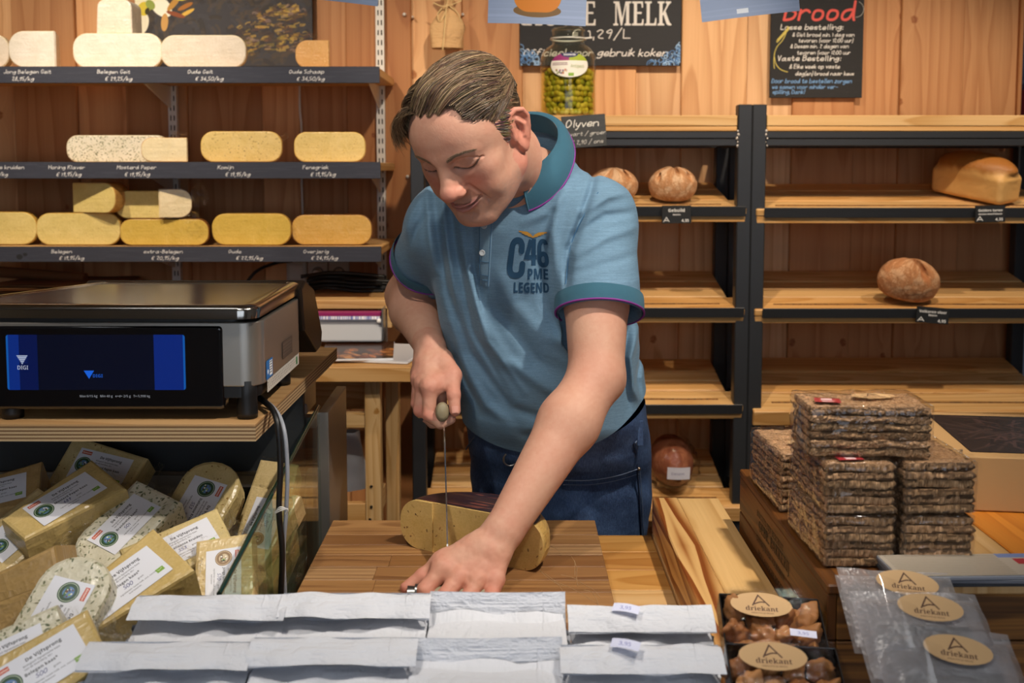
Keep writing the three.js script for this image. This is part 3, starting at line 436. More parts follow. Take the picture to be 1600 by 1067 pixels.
{   // paper cone hanging on the wall
  const p = at(700, 0, 3.72), t = thing('paper_bag', 'brown paper bag tied with raffia, hanging on the timber wall', 'bag', [p.x, at(0, 78, 3.7).y, -3.66]);
  part('bag_body', grid(26, 18, (u, v) => { const a = u * Math.PI * 2, r = mix(0.055, 0.012, smooth(0.3, 0.8, v)) + (v > 0.8 ? 0.025 * (v - 0.8) * 5 : 0), q = 1 + 0.22 * noise3(Math.cos(a) * 2, Math.sin(a) * 2 + v * 4, 7); return [Math.cos(a) * r * q + 0.008 * v, v * 0.2, Math.sin(a) * r * 0.7 * q]; }), std(0xcfa877, 0.85, { side: THREE.DoubleSide, bumpMap: rep(crinkle, 1.5), bumpScale: 0.004 }), t);
  const raf = std(0xe0c48e, 0.8); part('raffia_bow', join([tube([V(-0.01, 0.14, 0.02), V(-0.03, 0.11, 0.035), V(-0.022, 0.085, 0.03), V(-0.004, 0.12, 0.028), V(0.004, 0.17, 0.02), V(0.0, 0.25, 0.012)], 0.0022, 30, 6), tube([V(-0.045, 0.15, 0.025), V(-0.012, 0.138, 0.03), V(0.03, 0.15, 0.02), V(0.05, 0.16, 0.012)], 0.0022, 20, 6), tube([V(0.0, 0.145, 0.028), V(-0.004, 0.08, 0.05), V(-0.012, -0.01, 0.05)], 0.002, 16, 6), tube([V(0.01, 0.14, 0.022), V(0.035, 0.12, 0.02), V(0.05, 0.09, 0.018)], 0.002, 16, 6)]), raf, t);
}
[[632, 23, 0.0065, 'white round wall hook beside the paper bag'], [645, 27, 0.004, 'tiny white screw head in the timber by the wall hook'], [723, 23, 0.0055, 'white wall hook at the other side of the paper bag'], [637, 276, 0.006, 'white wall hook low beside the cheese rail']].forEach(([px, py, r, label]) => { const p = at(px, py, 3.73), t = thing('wall_hook', label, 'hook', p), g = new THREE.LatheGeometry([[0, 0.012], [r * 0.6, 0.011], [r, 0.006], [r, -0.02]].map((q) => new THREE.Vector2(...q)), 14); g.rotateX(Math.PI / 2); part('hook_cap', g, M.whiteMetal, t); });

// ---------------------------------------------------------------- bread racks
const RF = 3.3, RR = 3.69;
function rack(name, label, px0, px1, levels, lip3) {
  const x0 = X(px0, RF), x1 = X(px1, RF), pw = 0.044, top = Y(163, RF), t = thing(name, label, 'rack', [(x0 + x1) / 2, 0, -3.5]);
  for (const [x, z] of [[x0 + pw / 2, -RF - pw / 2], [x1 - pw / 2, -RF - pw / 2], [x0 + pw / 2, -RR + pw / 2], [x1 - pw / 2, -RR + pw / 2]]) wpart('post', boxAt(x - pw / 2, x + pw / 2, 0, z < -3.5 ? top - 0.04 : top, z - pw / 2, z + pw / 2, 'y', 0.003), M.blackSteel, t);
  const ya = Y(228, RF), yb = Y(205, RF), yc = Y(180, RF);
  for (const z of [-RF - 0.024, -RR + 0.024]) { wpart('top_bar', boxAt(x0 + pw, x1 - pw, yb - 0.022, yb - 0.001, z - 0.02, z + 0.02, 'x', 0.002), M.blackSteel, t); wpart('top_bar', boxAt(x0 + pw, x1 - pw, ya, yb - 0.024, z - 0.02, z + 0.018, 'x', 0.002), M.blackSteel, t); }
  for (const x of [x0 + pw / 2, x1 - pw / 2]) for (const y of [ya, ...levels.map((l) => Y(l[1], RF) - 0.035)]) wpart('side_bar', boxAt(x - 0.015, x + 0.015, y, y + 0.03, -RR + pw, -RF - pw, 'z', 0.002), M.blackSteel, t);
  wpart('top_board', boxAt(x0 + pw + 0.002, x1 - pw - 0.002, yb + 0.016, yc, -RR + 0.002, -RF - 0.004, 'x', 0.002), M.pine, t); wpart('top_batten', boxAt(x0 + pw + 0.002, x1 - pw - 0.002, yb, yb + 0.0155, -RF - 0.06, -RF - 0.006, 'x', 0.002), M.pinePale, t);
  for (const [x, s] of [[x0 + pw, 1], [x1 - pw, -1]]) wpart('weld_bead', join([0, 1, 2, 3, 4].map((k) => { const g = new THREE.IcosahedronGeometry(rr(0.003, 0.006), 1); g.scale(1, 1.2, 0.6); g.translate(x + s * rr(-0.004, 0.004), mix(ya, yb, k / 4), -RF - 0.002); return g; })), phys(0xa9a29a, 0.4, { metalness: 0.7 }), t);
  levels.forEach(([yr, yf, lip], li) => {
    const A = V(0, Y(yf, RF - 0.01), -RF + 0.01), B = V(0, Y(yr, RR), -RR), len = Math.hypot(B.y - A.y, B.z - A.z), ang = Math.atan2(B.y - A.y, A.z - B.z), xa = x0 + pw * 0.35, xb = x1 - pw * 0.35, w = xb - xa;
    const g0 = new THREE.Group(); const place = (g, n, m, lab) => { g.rotateX(ang); g.translate((xa + xb) / 2, A.y, A.z); return wpart(n, g, m, t, lab); };
    const cuts = [[0, 0.118], [0.126, 0.2], [0.21, 0.28], [0.292, len - 0.002]];
    cuts.forEach(([s0, s1], k) => { const inn = k ? pw * 0.75 : 0; place(board(w - 2 * inn, 0.022, s1 - s0, 'x', 0.003).translate(0, -0.011, -(s0 + s1) / 2), 'shelf_slat', [M.pine, M.pinePale][(k + li) % 2]); });
    place(cbox(w - 0.14, 0.003, 0.008, 0.001).translate(0, 0.0008, -0.05), 'slat_groove', M.crate);
    if (lip) { place(board(w - 0.004, 0.024, 0.02, 'x', 0.002).translate(0, -0.034, -0.012), 'front_batten', M.pinePale); place(cbox(w - 0.026, 0.032, 0.003, 0.001).translate(0.01, -0.01, 0.004), 'shelf_lip', M.blackSteel); }
    else place(board(w, 0.05, 0.022, 'x', 0.003).translate(0, -0.026, 0.0), 'front_batten', M.pinePale);
  });
  return t;
}
rack('bread_rack', 'black steel bread rack with the olive jar on top and two round loaves', 642, 1172, [[285, 325, 1], [423, 483, 1], [560, 634, 1], [700, 790, 0]]);
rack('bread_rack', 'black steel bread rack with a tin loaf and a floured loaf on its shelves', 1172.3, 1690, [[287, 327, 1], [423, 484, 1], [558, 640, 0], [700, 790, 0]]);

// ---------------------------------------------------------------- jar of olives
{
  const d = 3.42, R = 0.0895, H = 0.272, y = Y(180, RF), t = thing('olive_jar', 'large glass jar of green olives on top of the bread rack', 'jar', [X(886.5, d), y + 0.001, -d]);
  const prof = [[0, 0.002], [R - 0.012, 0.002], [R - 0.003, 0.008], [R, 0.018], [R, 0.175], [R - 0.004, 0.198], [R - 0.02, 0.218], [R - 0.036, 0.228], [R - 0.038, 0.24], [R - 0.032, 0.243], [R - 0.032, 0.252], [R - 0.038, 0.256], [R - 0.038, H - 0.002], [R - 0.034, H]].map((p) => new THREE.Vector2(...p));
  part('glass', new THREE.LatheGeometry(prof, 48), film({ color: 0xf4f8f0, ior: 1.5, roughness: 0.02 }), t);
  const lw = R - 0.0035; part('brine', new THREE.LatheGeometry([[0, 0.006], [lw - 0.01, 0.006], [lw, 0.02], [lw, 0.152], [0, 0.152]].map((p) => new THREE.Vector2(...p)), 40), film({ color: 0xf2e8b4, ior: 1.05, roughness: 0.02 }), t);
  const lid = new THREE.LatheGeometry([[0, H + 0.012], [R - 0.045, H + 0.01], [R - 0.036, H + 0.004], [R - 0.035, H - 0.002]].map((p) => new THREE.Vector2(...p)), 40); part('lid', lid, film({ color: 0xeef2ea }), t);
  const ring = new THREE.TorusGeometry(R - 0.034, 0.0028, 8, 40); ring.rotateX(Math.PI / 2); ring.translate(0, 0.246, 0); part('wire_clip', join([ring, bar(V(0.05, 0.246, 0.02), V(0.075, 0.249, 0.02), 0.0028)]), M.whiteMetal, t);
  reseed(55); const og = new THREE.SphereGeometry(1, 14, 10); og.scale(0.0125, 0.0095, 0.0095); const om = [0xa6aa48, 0xbdb95a, 0x929c40, 0xc9c06c, 0xb0a844].map((c) => phys(c, 0.35, { clearcoat: 0.4 }));
  for (let layer = 0; layer < 8; layer++) for (let k = 0; k < 17; k++) { const a = (k + 0.5 * (layer % 2) + rr(-0.2, 0.2)) / 17 * Math.PI - 0.2, back = rnd() < 0.12 ? 0.02 : 0; const m = new THREE.Mesh(og, om[Math.floor(rnd() * 5)]); m.name = numbered('olive'); const r = R - 0.0165 - back; m.position.set(Math.cos(a) * r, 0.016 + layer * 0.0175 + rr(-0.003, 0.003), Math.sin(a) * r); m.rotation.set(rr(-0.6, 0.6), -a + Math.PI / 2 + rr(-0.8, 0.8), rr(-1.2, 1.2)); t.add(m); }
for (let layer = 0; layer < 8; layer++) for (let k = 0; k < 11; k++) { const a = (k + 0.5 * (layer % 2) + rr(-0.2, 0.2)) / 11 * Math.PI, m = new THREE.Mesh(og, om[Math.floor(rnd() * 5)]); m.name = numbered('olive'); const r = R - 0.036; m.position.set(Math.cos(a) * r, 0.018 + layer * 0.0175 + rr(-0.003, 0.003), Math.sin(a) * r); m.rotation.set(rr(-0.6, 0.6), rr(0, 3), rr(-1.2, 1.2)); t.add(m); }
  const tex = canvasTex(512, 320, (c, W, H2) => { c.save(); c.beginPath(); c.ellipse(256, 160, 252, 156, 0, 0, 7); c.clip(); c.fillStyle = '#f3f0e6'; c.fillRect(0, 0, W, H2); c.fillStyle = '#93306e'; c.fillRect(0, 0, 250, 105); for (let k = 0; k < 10; k++) { c.fillStyle = '#b04a8a'; c.fillRect(14 + k * 24, 0, 6, 105); } c.fillStyle = '#a9bb3a'; c.fillRect(250, 0, 262, 105); c.fillStyle = '#2c3462'; c.beginPath(); c.ellipse(256, 22, 110, 46, 0, 0, 7); c.fill(); c.fillStyle = '#fff'; c.font = 'bold 36px sans-serif'; c.textAlign = 'center'; c.fillText('bioverde', 256, 44); c.textAlign = 'left'; c.fillStyle = '#6d8a2e'; c.font = '54px sans-serif'; c.save(); c.translate(268, 196); c.scale(0.85, 1.1); c.fillText('Antipasti', 0, 0); c.restore(); c.fillStyle = '#6a2f55'; for (let k = 0; k < 2; k++) c.fillRect(30, 132 + k * 20, 200, 8); c.fillStyle = '#8bb544'; c.fillRect(240, 260, 70, 40); for (let k = 0; k < 20; k++) { c.fillStyle = ['#c97a6a', '#8a6a9a', '#d8c0a0', '#7a8a4a'][k % 4]; c.beginPath(); c.arc(80 + 140 * rnd(), 210 + 60 * rnd(), 12, 0, 7); c.fill(); } c.restore(); });
  const lab = grid(28, 18, (u, v) => { const rho = v, th = u * Math.PI * 2, ex = Math.cos(th) * rho * 0.063, ey = Math.sin(th) * rho * 0.0385, a = Math.PI / 2 - ex / (R + 0.0006) - 0.0; return [Math.cos(a) * (R + 0.0008), 0.157 + ey, Math.sin(a) * (R + 0.0008)]; });
  { const uv = lab.attributes.uv, p = lab.attributes.position; for (let i = 0; i < uv.count; i++) { const a = Math.PI / 2 - Math.atan2(p.getZ(i), p.getX(i)); uv.setXY(i, 0.5 + a * (R + 0.0008) / 0.128, 0.5 + (p.getY(i) - 0.157) / 0.079); } }
  part('jar_label', lab, printMat(tex, 0.45, { side: THREE.DoubleSide }), t);
}
// ---------------------------------------------------------------- price cards
function card(name, label, px0, py0, px1, py1, d, draw, tilt = 0, w = 256) {
  const a = at(px0, py1, d), b = at(px1, py0, d), W = b.x - a.x, H = b.y - a.y, t = thing(name, label, 'price card', [(a.x + b.x) / 2, (a.y + b.y) / 2, -d]); t.rotation.z = tilt;
  part('card', cbox(W, H, 0.003, 0.0008), M.blackPlastic, t); part('print', sheet(W - 0.001, H - 0.001).translate(0, 0, 0.0022), printMat(canvasTex(w, Math.round(w * H / W), draw), 0.6), t); part('clip', cbox(0.012, 0.012, 0.02, 0.002).translate(0, H * 0.1, -0.011), M.blackPlastic, t); return t;
}
const cardText = (a, b, p) => (c, W, H) => { c.fillStyle = '#17181a'; c.fillRect(0, 0, W, H); c.fillStyle = '#eceae6'; c.textAlign = 'center'; c.font = 'bold ' + (a.length > 8 ? 31 : 40) + 'px sans-serif'; c.fillText(a, W / 2, H * 0.36); c.font = 'bold 22px sans-serif'; c.fillText(b, W / 2, H * 0.56); c.textAlign = 'right'; c.font = 'bold 34px sans-serif'; c.fillText(p, W * 0.93, H * 0.92); c.strokeStyle = '#eceae6'; c.lineWidth = 6; c.beginPath(); c.moveTo(W * 0.05, H * 0.92); c.lineTo(W * 0.15, H * 0.66); c.lineTo(W * 0.25, H * 0.92); c.moveTo(W * 0.08, H * 0.84); c.lineTo(W * 0.2, H * 0.84); c.stroke(); };
card('price_card', 'black price card clipped to the shelf below the round loaf', 1034, 321, 1080, 349, 3.272, cardText('Gebuild', 'desem', '4,35'), 0.01);
card('price_card', 'black price card clipped to the shelf below the tin loaf', 1523, 321, 1571, 347, 3.272, cardText('Gelders tarwe', 'desem-meel/bloem', '4,35'), 0.02);
card('price_card', 'black price card tilted on the shelf below the floured loaf', 1431, 480, 1483, 505, 3.272, cardText('Volkoren vloer', 'desem', '4,95'), -0.08);
card('price_card', 'dark slate price card for olives hanging on the rack bar', 878, 180, 947, 230, 3.272, (c, W, H) => { reseed(90); boardScuff(c, W, H, '#3a3c3e'); scrawl(c, 'Olyven', 22, 66, 62, '#f0eee8', { face: 'serif', slant: 0.25, squeeze: 0.95 }); scrawl(c, 'zwart / groen', 22, 116, 34, '#d8d6d0', { face: 'serif', slant: 0.28, squeeze: 0.95 }); scrawl(c, '€ 2,90 / ons', 50, 166, 36, '#d0cec8', { face: 'serif', slant: 0.25, squeeze: 0.9 }); }, 0.07);

// ---------------------------------------------------------------- loaves
const crustTex = dataTex(512, 512, (u, v) => { const n = fbm(u * 9, v * 9, 5), m = fbm(u * 40, v * 40, 8), fl = smooth(-0.15, 0.45, fbm(u * 5, v * 5, 2) + 0.5 * m); return [mix(200, 226, fl) + 22 * n + 18 * m, mix(144, 186, fl) + 22 * n + 18 * m, mix(98, 148, fl) + 20 * n + 16 * m]; });
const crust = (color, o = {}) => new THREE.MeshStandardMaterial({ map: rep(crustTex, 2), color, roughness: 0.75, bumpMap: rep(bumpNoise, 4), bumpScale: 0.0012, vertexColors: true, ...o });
function roundLoaf(name, label, p, w, h, dep, seed, scores, mat) {
  const t = thing(name, label, 'bread', p), f = (x, y, z) => { let d = ell(x, y, z, 0, h * 0.46, 0, w / 2, h * 0.54, dep / 2); d = smax(d, -y, 0.02); for (const [a, b, r] of scores) { const q = cap(x, y, z, a, b, r); d = smax(d, -q, 0.008); } return d - 0.0025 * fbm(x * 60, y * 60, z * 60 + seed); };
  const g = meshField(f, [-w / 2 - 0.02, -0.02, -dep / 2 - 0.02], [w / 2 + 0.02, h + 0.02, dep / 2 + 0.02], 0.004);
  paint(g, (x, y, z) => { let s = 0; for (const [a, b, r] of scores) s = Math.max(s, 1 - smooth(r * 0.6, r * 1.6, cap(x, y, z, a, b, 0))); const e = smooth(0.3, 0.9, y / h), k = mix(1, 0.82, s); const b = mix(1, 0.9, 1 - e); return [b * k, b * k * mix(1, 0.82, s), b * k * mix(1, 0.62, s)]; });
  const P = g.attributes.position, uv = new Float32Array(P.count * 2); for (let i = 0; i < P.count; i++) { uv[i * 2] = Math.atan2(P.getZ(i), P.getX(i)) / 6.283 * 3; uv[i * 2 + 1] = P.getY(i) / 0.16 + P.getZ(i) / 0.3; } g.setAttribute('uv', new THREE.BufferAttribute(uv, 2));
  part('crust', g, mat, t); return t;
}
{
  const s1 = (px, d) => { const f = (d - RF + 0.01) / (RR - RF + 0.01); return mix(Y(325, RF - 0.01), Y(285, RR), f) + 0.001; };
  roundLoaf('round_loaf', 'floured round loaf behind the first price card', [X(1049, 3.385), s1(0, 3.385), -3.385], 0.155, 0.112, 0.13, 1, [[[0, 0.11, -0.03], [0.012, 0.095, 0.05], 0.006], [[0.03, 0.1, 0.0], [0.055, 0.075, 0.05], 0.006], [[-0.03, 0.1, 0.0], [-0.055, 0.075, 0.045], 0.006]], crust(0xffffff)).rotation.x = 0.19;
  roundLoaf('round_loaf', 'round loaf half hidden behind the shoulder of the man', [X(957, 3.385), s1(0, 3.385), -3.385], 0.158, 0.108, 0.13, 2, [[[0.02, 0.1, -0.02], [0.05, 0.08, 0.05], 0.007]], crust(0xffffff)).rotation.x = 0.19;
  const s2 = (d) => mix(Y(484, RF - 0.01), Y(423, RR), (d - RF + 0.01) / (RR - RF + 0.01)) + 0.001;
  const l3 = roundLoaf('round_loaf', 'floured loaf with one broad dark slash, tilted on the middle shelf', [X(1412, 3.35), s2(3.35) - 0.004, -3.35], 0.2, 0.14, 0.115, 3, [[[-0.02, 0.15, -0.02], [0.04, 0.09, 0.062], 0.012]], crust(0xf2e4d6)); l3.rotation.set(0.2, 0, -0.2); l3.position.y += 0.014;
  // tin loaf
  const d = 3.43, t = thing('tin_loaf', 'golden tin loaf with a bulging top on the upper shelf', 'bread', [X(1518, d), s1(0, d) + 0.0, -d]), hw = 0.058, hl = 0.13;
  const f = (x, y, z) => { const qx = Math.abs(x) - hw * (0.92 + 0.08 * y / 0.1), qz = Math.abs(z) - hl, qy = Math.abs(y - 0.045) - 0.045; let b = Math.hypot(Math.max(qx + 0.018, 0), Math.max(qy + 0.018, 0), Math.max(qz + 0.018, 0)) + Math.min(0, Math.max(qx, qy, qz) + 0.018) - 0.018; b = smin(b, ell(x, y, z, 0, 0.1, 0, 0.068, 0.048, 0.137), 0.02); b = smax(b, -cap(x, y, z, [-0.09, 0.088, 0.136], [0.09, 0.09, 0.136], 0.006), 0.01); return b - 0.0012 * fbm(x * 50, y * 50, z * 50); };
  const g = meshField(f, [-0.09, -0.02, -0.17], [0.09, 0.17, 0.17], 0.004); paint(g, (x, y, z, n) => { const k = smooth(0.085, 0.11, y + 0.006 * noise3(x * 60, z * 60)); return [mix(1.0, 0.52, k), mix(0.88, 0.31, k), mix(0.66, 0.14, k)]; });
  const P = g.attributes.position, uv = new Float32Array(P.count * 2); for (let i = 0; i < P.count; i++) { uv[i * 2] = P.getZ(i) / 0.4 + P.getX(i) / 0.4; uv[i * 2 + 1] = P.getY(i) / 0.4; } g.setAttribute('uv', new THREE.BufferAttribute(uv, 2));
  part('crust', g, new THREE.MeshStandardMaterial({ color: 0xdcb47c, roughness: 0.42, vertexColors: true, bumpMap: rep(bumpNoise, 6), bumpScale: 0.0006 }), t); t.rotation.set(0.19, 0.55, 0, 'XYZ'); t.position.y += 0.004;
  // bagged loaves on the bottom shelves
  const s4 = (dd) => mix(Y(790, RF - 0.01), Y(700, RR), (dd - RF + 0.01) / (RR - RF + 0.01)) + 0.001;
  const bag = (name, label, px, dd, tag) => { const l = roundLoaf(name, label, [X(px, dd), s4(dd), -dd], 0.14, 0.135, 0.24, 6, [[[-0.05, 0.12, 0.05], [0.05, 0.125, 0.06], 0.006], [[-0.05, 0.13, -0.03], [0.05, 0.13, -0.02], 0.006]], crust(0x9a6f58)); part('clear_bag', grid(30, 16, (u, v) => { const a = u * Math.PI * 2, r = v < 0.75 ? 1.06 + 0.05 * noise3(Math.cos(a) * 3, Math.sin(a) * 3, v * 5) : mix(1.06, 0.15, smooth(0.75, 1, v)); const q = 1 + 0.09 * noise3(Math.cos(a) * 5, Math.sin(a) * 5, v * 7) + 0.05 * noise3(Math.cos(a) * 13, Math.sin(a) * 13, v * 12); return [Math.cos(a) * 0.073 * r * q, 0.07 + Math.sin(a) * 0.072 * r * q, -0.12 + v * 0.27]; }), film({ bumpMap: rep(crinkle, 2), bumpScale: 0.002 }), l); if (tag) { part('bag_label', sheet(0.072, 0.042, 0.004).translate(0.002, 0.085, 0.137), printMat(canvasTex(128, 76, (c) => { c.fillStyle = '#e4e2ee'; c.fillRect(0, 0, 128, 76); c.fillStyle = '#8a86a8'; c.font = '24px sans-serif'; c.fillText('Desem', 22, 48); }), 0.6, { side: THREE.DoubleSide }), l); part('bag_tie', new THREE.TorusGeometry(0.012, 0.003, 8, 20).translate(0, 0.075, 0.135), std(0x2f8f6a, 0.5), l); } l.rotation.x = 0.2; l.position.y += 0.024; return l; };
  bag('bagged_loaf', 'brown loaf in a clear bag with white label, on the lowest rack shelf', 1052, 3.43, true); bag('bagged_loaf', 'dark bagged loaf behind the crispbread stack on the lowest shelf', 1482, 3.45, false);
}
// ---------------------------------------------------------------- lower wall shelf, sockets and what lies there
const LY = Y(469, 3.3);
{
  const t = thing('wall_shelf', 'plain wooden wall shelf below the cheeses, carrying bags and the film box', 'shelf', [-1.1, LY - 0.03, -3.5]);
  wpart('shelf_board', boxAt(SX0, X(611, 3.3), LY - 0.028, LY, -3.7, -3.3, 'x', 0.002), M.pine, t);
  wpart('end_block', boxAt(X(604, 3.3), X(611, 3.3), LY - 0.088, LY - 0.029, -3.45, -3.3, 'x', 0.002), M.pine, t);
  const o = thing('wall_socket', 'white wall unit of one switch and two sockets with plugs', 'socket', at(497, 425, 3.73)), sw = X(481, 3.73) - X(449, 3.73);
  for (const [px, k] of [[464, 0], [497, 1], [530, 1]]) { const x = X(px, 3.73) - o.position.x; part('socket_frame', new RoundedBoxGeometry(sw - 0.001, 0.075, 0.012, 2, 0.003).translate(x, 0, 0.004), std(0xb9b4aa, 0.4), o); if (k) { const c = new THREE.CylinderGeometry(0.02, 0.02, 0.006, 24); c.rotateX(Math.PI / 2); part('socket_hole', c.translate(x, 0, 0.0095), std(0x6a655d, 0.5), o); const p = new THREE.CylinderGeometry(0.013, 0.016, 0.035, 16); p.rotateX(Math.PI / 2); part('plug', p.translate(x, -0.002, 0.028), std(0xd5d0c6, 0.4), o); } else part('switch_rocker', new RoundedBoxGeometry(0.05, 0.05, 0.006, 2, 0.002).translate(x, 0, 0.011), std(0xcac5bb, 0.35), o); }
  part('plug_lead', join([tube([V(0, -0.004, 0.045), V(-0.01, -0.02, 0.05), V(-0.05, -0.05, 0.045), V(-0.1, -0.07, 0.04)], 0.0035, 20, 6), tube([V(X(530, 3.73) - o.position.x, -0.006, 0.045), V(X(530, 3.73) - o.position.x, -0.04, 0.047), V(X(528, 3.73) - o.position.x, -0.085, 0.03)], 0.0035, 16, 6)]), M.whiteMetal, o);
  const cl = std(0x0e0e10, 0.5); reseed(31); const c2 = []; for (let k = 0; k < 9; k++) { const y = LY + 0.008 + k * 0.006, z = -3.5 - 0.012 * (k % 4); c2.push(tube([V(X(474, 3.5) + rr(-0.02, 0.02), y, z), V(X(510, 3.5), y + rr(0, 0.012), z + rr(-0.02, 0.03)), V(X(560, 3.5), y + rr(-0.003, 0.01), z + rr(-0.02, 0.03)), V(X(606, 3.5) + rr(-0.03, 0.01), y - 0.002, z)], 0.0065, 24, 7)); }
  single('cable_bundle', join(c2), cl, 'flat bundle of black cables on the lower wall shelf', 'cable');
  single('cable', tube([V(X(378, 3.6), LY + 0.005, -3.6), V(X(398, 3.6), LY + 0.06, -3.62), V(X(425, 3.6), LY + 0.085, -3.66), V(X(448, 3.6), LY + 0.09, -3.69)], 0.006, 24, 7), cl, 'black cable rising from the lower shelf toward the switch', 'cable');
  for (let k = 0; k < 4; k++) { const w = 0.52 - 0.04 * k, bg = thing('folded_bag', ['lowest brown paper bag', 'second brown paper bag from below', 'third brown paper bag from below', 'topmost brown paper bag'][k] + ' of the flat pile on the lower shelf', 'paper bag', [X(95 + k * 3, 3.5), LY + 0.004 + k * 0.011, -3.5]); bg.rotation.y = [0.05, -0.06, 0.1, -0.03][k]; part('bag_sheet', grid(16, 8, (u, v) => [(u - 0.5) * w, 0.004 + 0.006 * noise3(u * 3, v * 3, k) * 0.6, (v - 0.5) * 0.28]), std([0x8a6038, 0x7d5530, 0x96693c, 0x6f4a28][k], 0.85, { side: THREE.DoubleSide }), bg); part('bag_underside', cbox(w - 0.01, 0.004, 0.27, 0.001).translate(0, 0, 0), std(0x7a5230, 0.9), bg); }
  const r = thing('roll', 'rolled brown paper sticking out above the flat bags', 'paper roll', [X(70, 3.56), LY + 0.062, -3.56]); part('roll_body', bar(V(-0.2, 0.005, 0), V(0.16, -0.012, 0.06), 0.02, 18, 0.016), std(0x6b4524, 0.8), r);
  // film box in a grey tray on the shelf edge
  const b = thing('film_box', 'grey dispenser tray with a magenta film box, hung on the shelf front', 'dispenser', [X(545, 3.27), Y(528, 3.27), -3.27]), w2 = X(595, 3.27) - X(489, 3.27);
  const tray = extrude([[0, 0.068], [0.003, 0.068], [0.006, 0.052], [0.032, 0.046], [0.06, 0.003], [0.06, 0], [0, 0]], w2, 0.0008); tray.rotateY(-Math.PI / 2); tray.translate(w2 / 2, 0, 0.0); part('tray', tray, M.greyPlastic, b);
  part('carton', cbox(w2 - 0.01, 0.012, 0.04, 0.001).translate(0, 0.078, 0.006), std(0x8d1a5e, 0.5), b); part('carton_print', sheet(w2 - 0.012, 0.01).translate(0, 0.068, 0.033), printMat(canvasTex(256, 16, (c) => { reseed(3); for (let k = 0; k < 256; k += 3) { c.fillStyle = ['#e9e6f2', '#7f86c4', '#b9bde0', '#f2f0f4'][Math.floor(rnd() * 4)]; c.fillRect(k, 0, 3, 16); } }), 0.5), b);
  part('tray_end', cbox(0.004, 0.1, 0.07, 0.001).translate(w2 / 2 + 0.004, 0.05, 0.02), phys(0xaeb2b8, 0.2, { transmission: 0.8, thickness: 0 }), b); part('price_clip', cbox(0.014, 0.012, 0.014, 0.003).translate(w2 / 2 - 0.008, 0.06, 0.04), M.white, b);
}
// ---------------------------------------------------------------- workbench behind
{
  const y1 = Y(574, 2.9), x1 = X(641, 2.9), t = thing('workbench', 'solid pine workbench at the wall behind the scale', 'table', [-0.6, 0, -3.2]);
  const n = 4, z0 = -2.9, z1 = -3.27; for (let k = 0; k < n; k++) wpart('top_plank', boxAt(-1.7, x1, y1 - 0.042, y1, mix(z0, z1, k / n) - 0.001, mix(z0, z1, (k + 1) / n), 'x', 0.002), k % 2 ? M.pine : M.pinePale, t);
  const leg = (px0, px1, d) => wpart('leg', boxAt(X(px0, d), X(px1, d), 0, y1 - 0.043, -d - 0.045, -d, 'y', 0.002), M.pine, t); leg(567, 592, 2.96); leg(600, 621, 3.2); wpart('leg', boxAt(-1.6, -1.555, 0, y1 - 0.043, -3.0, -2.955, 'y'), M.pine, t);
  const lx = X(567, 2.96); wpart('rail', boxAt(-1.55, lx, Y(668, 2.97), Y(645, 2.97), -2.99, -2.965, 'x'), M.pine, t); wpart('rail', boxAt(-1.55, lx, Y(632, 3.3), y1 - 0.044, -3.25, -3.235, 'x'), M.pine, t);
  wpart('stretcher', boxAt(-1.55, lx, Y(820, 2.97), Y(786, 2.97), -2.99, -2.965, 'x'), M.pinePale, t); wpart('stretcher', boxAt(lx + 0.004, lx + 0.03, Y(822, 2.97), Y(790, 2.97), -3.19, -3.01, 'z'), M.pine, t);
  for (const [px, py] of [[580, 590], [580, 792], [578, 812]]) { const p = at(px, py === 590 ? 760 : py, 2.955); const g = new THREE.CylinderGeometry(0.004, 0.004, 0.004, 10); g.rotateX(Math.PI / 2); wpart('screw', g.translate(p.x, p.y, -2.957), M.steel, t); }
  const mags = [['brochure with a dark photo of bread, lying on the workbench', 0.0, '#3a2218', 0.1], ['white edged leaflet under the bread brochure', 0.07, '#c9c8cc', -0.2]];
  mags.forEach(([label, dx, col, r], k) => { const tex = canvasTex(256, 180, (c, W, H) => { reseed(61 + k); c.fillStyle = col; c.fillRect(0, 0, W, H); if (k === 0) for (let j = 0; j < 60; j++) { c.fillStyle = ['#8a4a22', '#c97a3a', '#5a2f18', '#e0a060'][j % 4]; c.globalAlpha = 0.6; c.beginPath(); c.ellipse(rnd() * W, H * rr(0.5, 1), rr(10, 30), rr(6, 16), rnd(), 0, 7); c.fill(); } else { c.strokeStyle = '#ecebf0'; c.lineWidth = 12; c.strokeRect(0, 0, W, H); } }); const m = thing('brochure', label, 'brochure', [X(k ? 606 : 560, 3.12), y1 + 0.002 + (k ? 0 : 0.006), -3.1]); m.rotation.y = r; part('pages', cbox(0.21, 0.006, 0.29, 0.001).translate(0, 0.003, 0), M.paper, m); part('cover', sheet(0.208, 0.288).rotateX(-Math.PI / 2).translate(0, 0.0068, 0), printMat(tex, 0.25), m); });
  const wb = thing('carrier_bag', 'white plastic bag standing on the stretcher under the workbench', 'bag', [X(545, 3.2), Y(786, 2.97) + 0.002, -3.13]); part('bag_body', grid(24, 12, (u, v) => { const a = u * 6.2832, q = 1 + 0.2 * noise3(Math.cos(a) * 2, Math.sin(a) * 2, v * 4); return [Math.cos(a) * 0.07 * q * (1 - 0.5 * v), v * 0.17 - 0.002, Math.sin(a) * 0.05 * q * (1 - 0.5 * v)]; }), std(0xbfc0c4, 0.6, { side: THREE.DoubleSide }), wb);
}
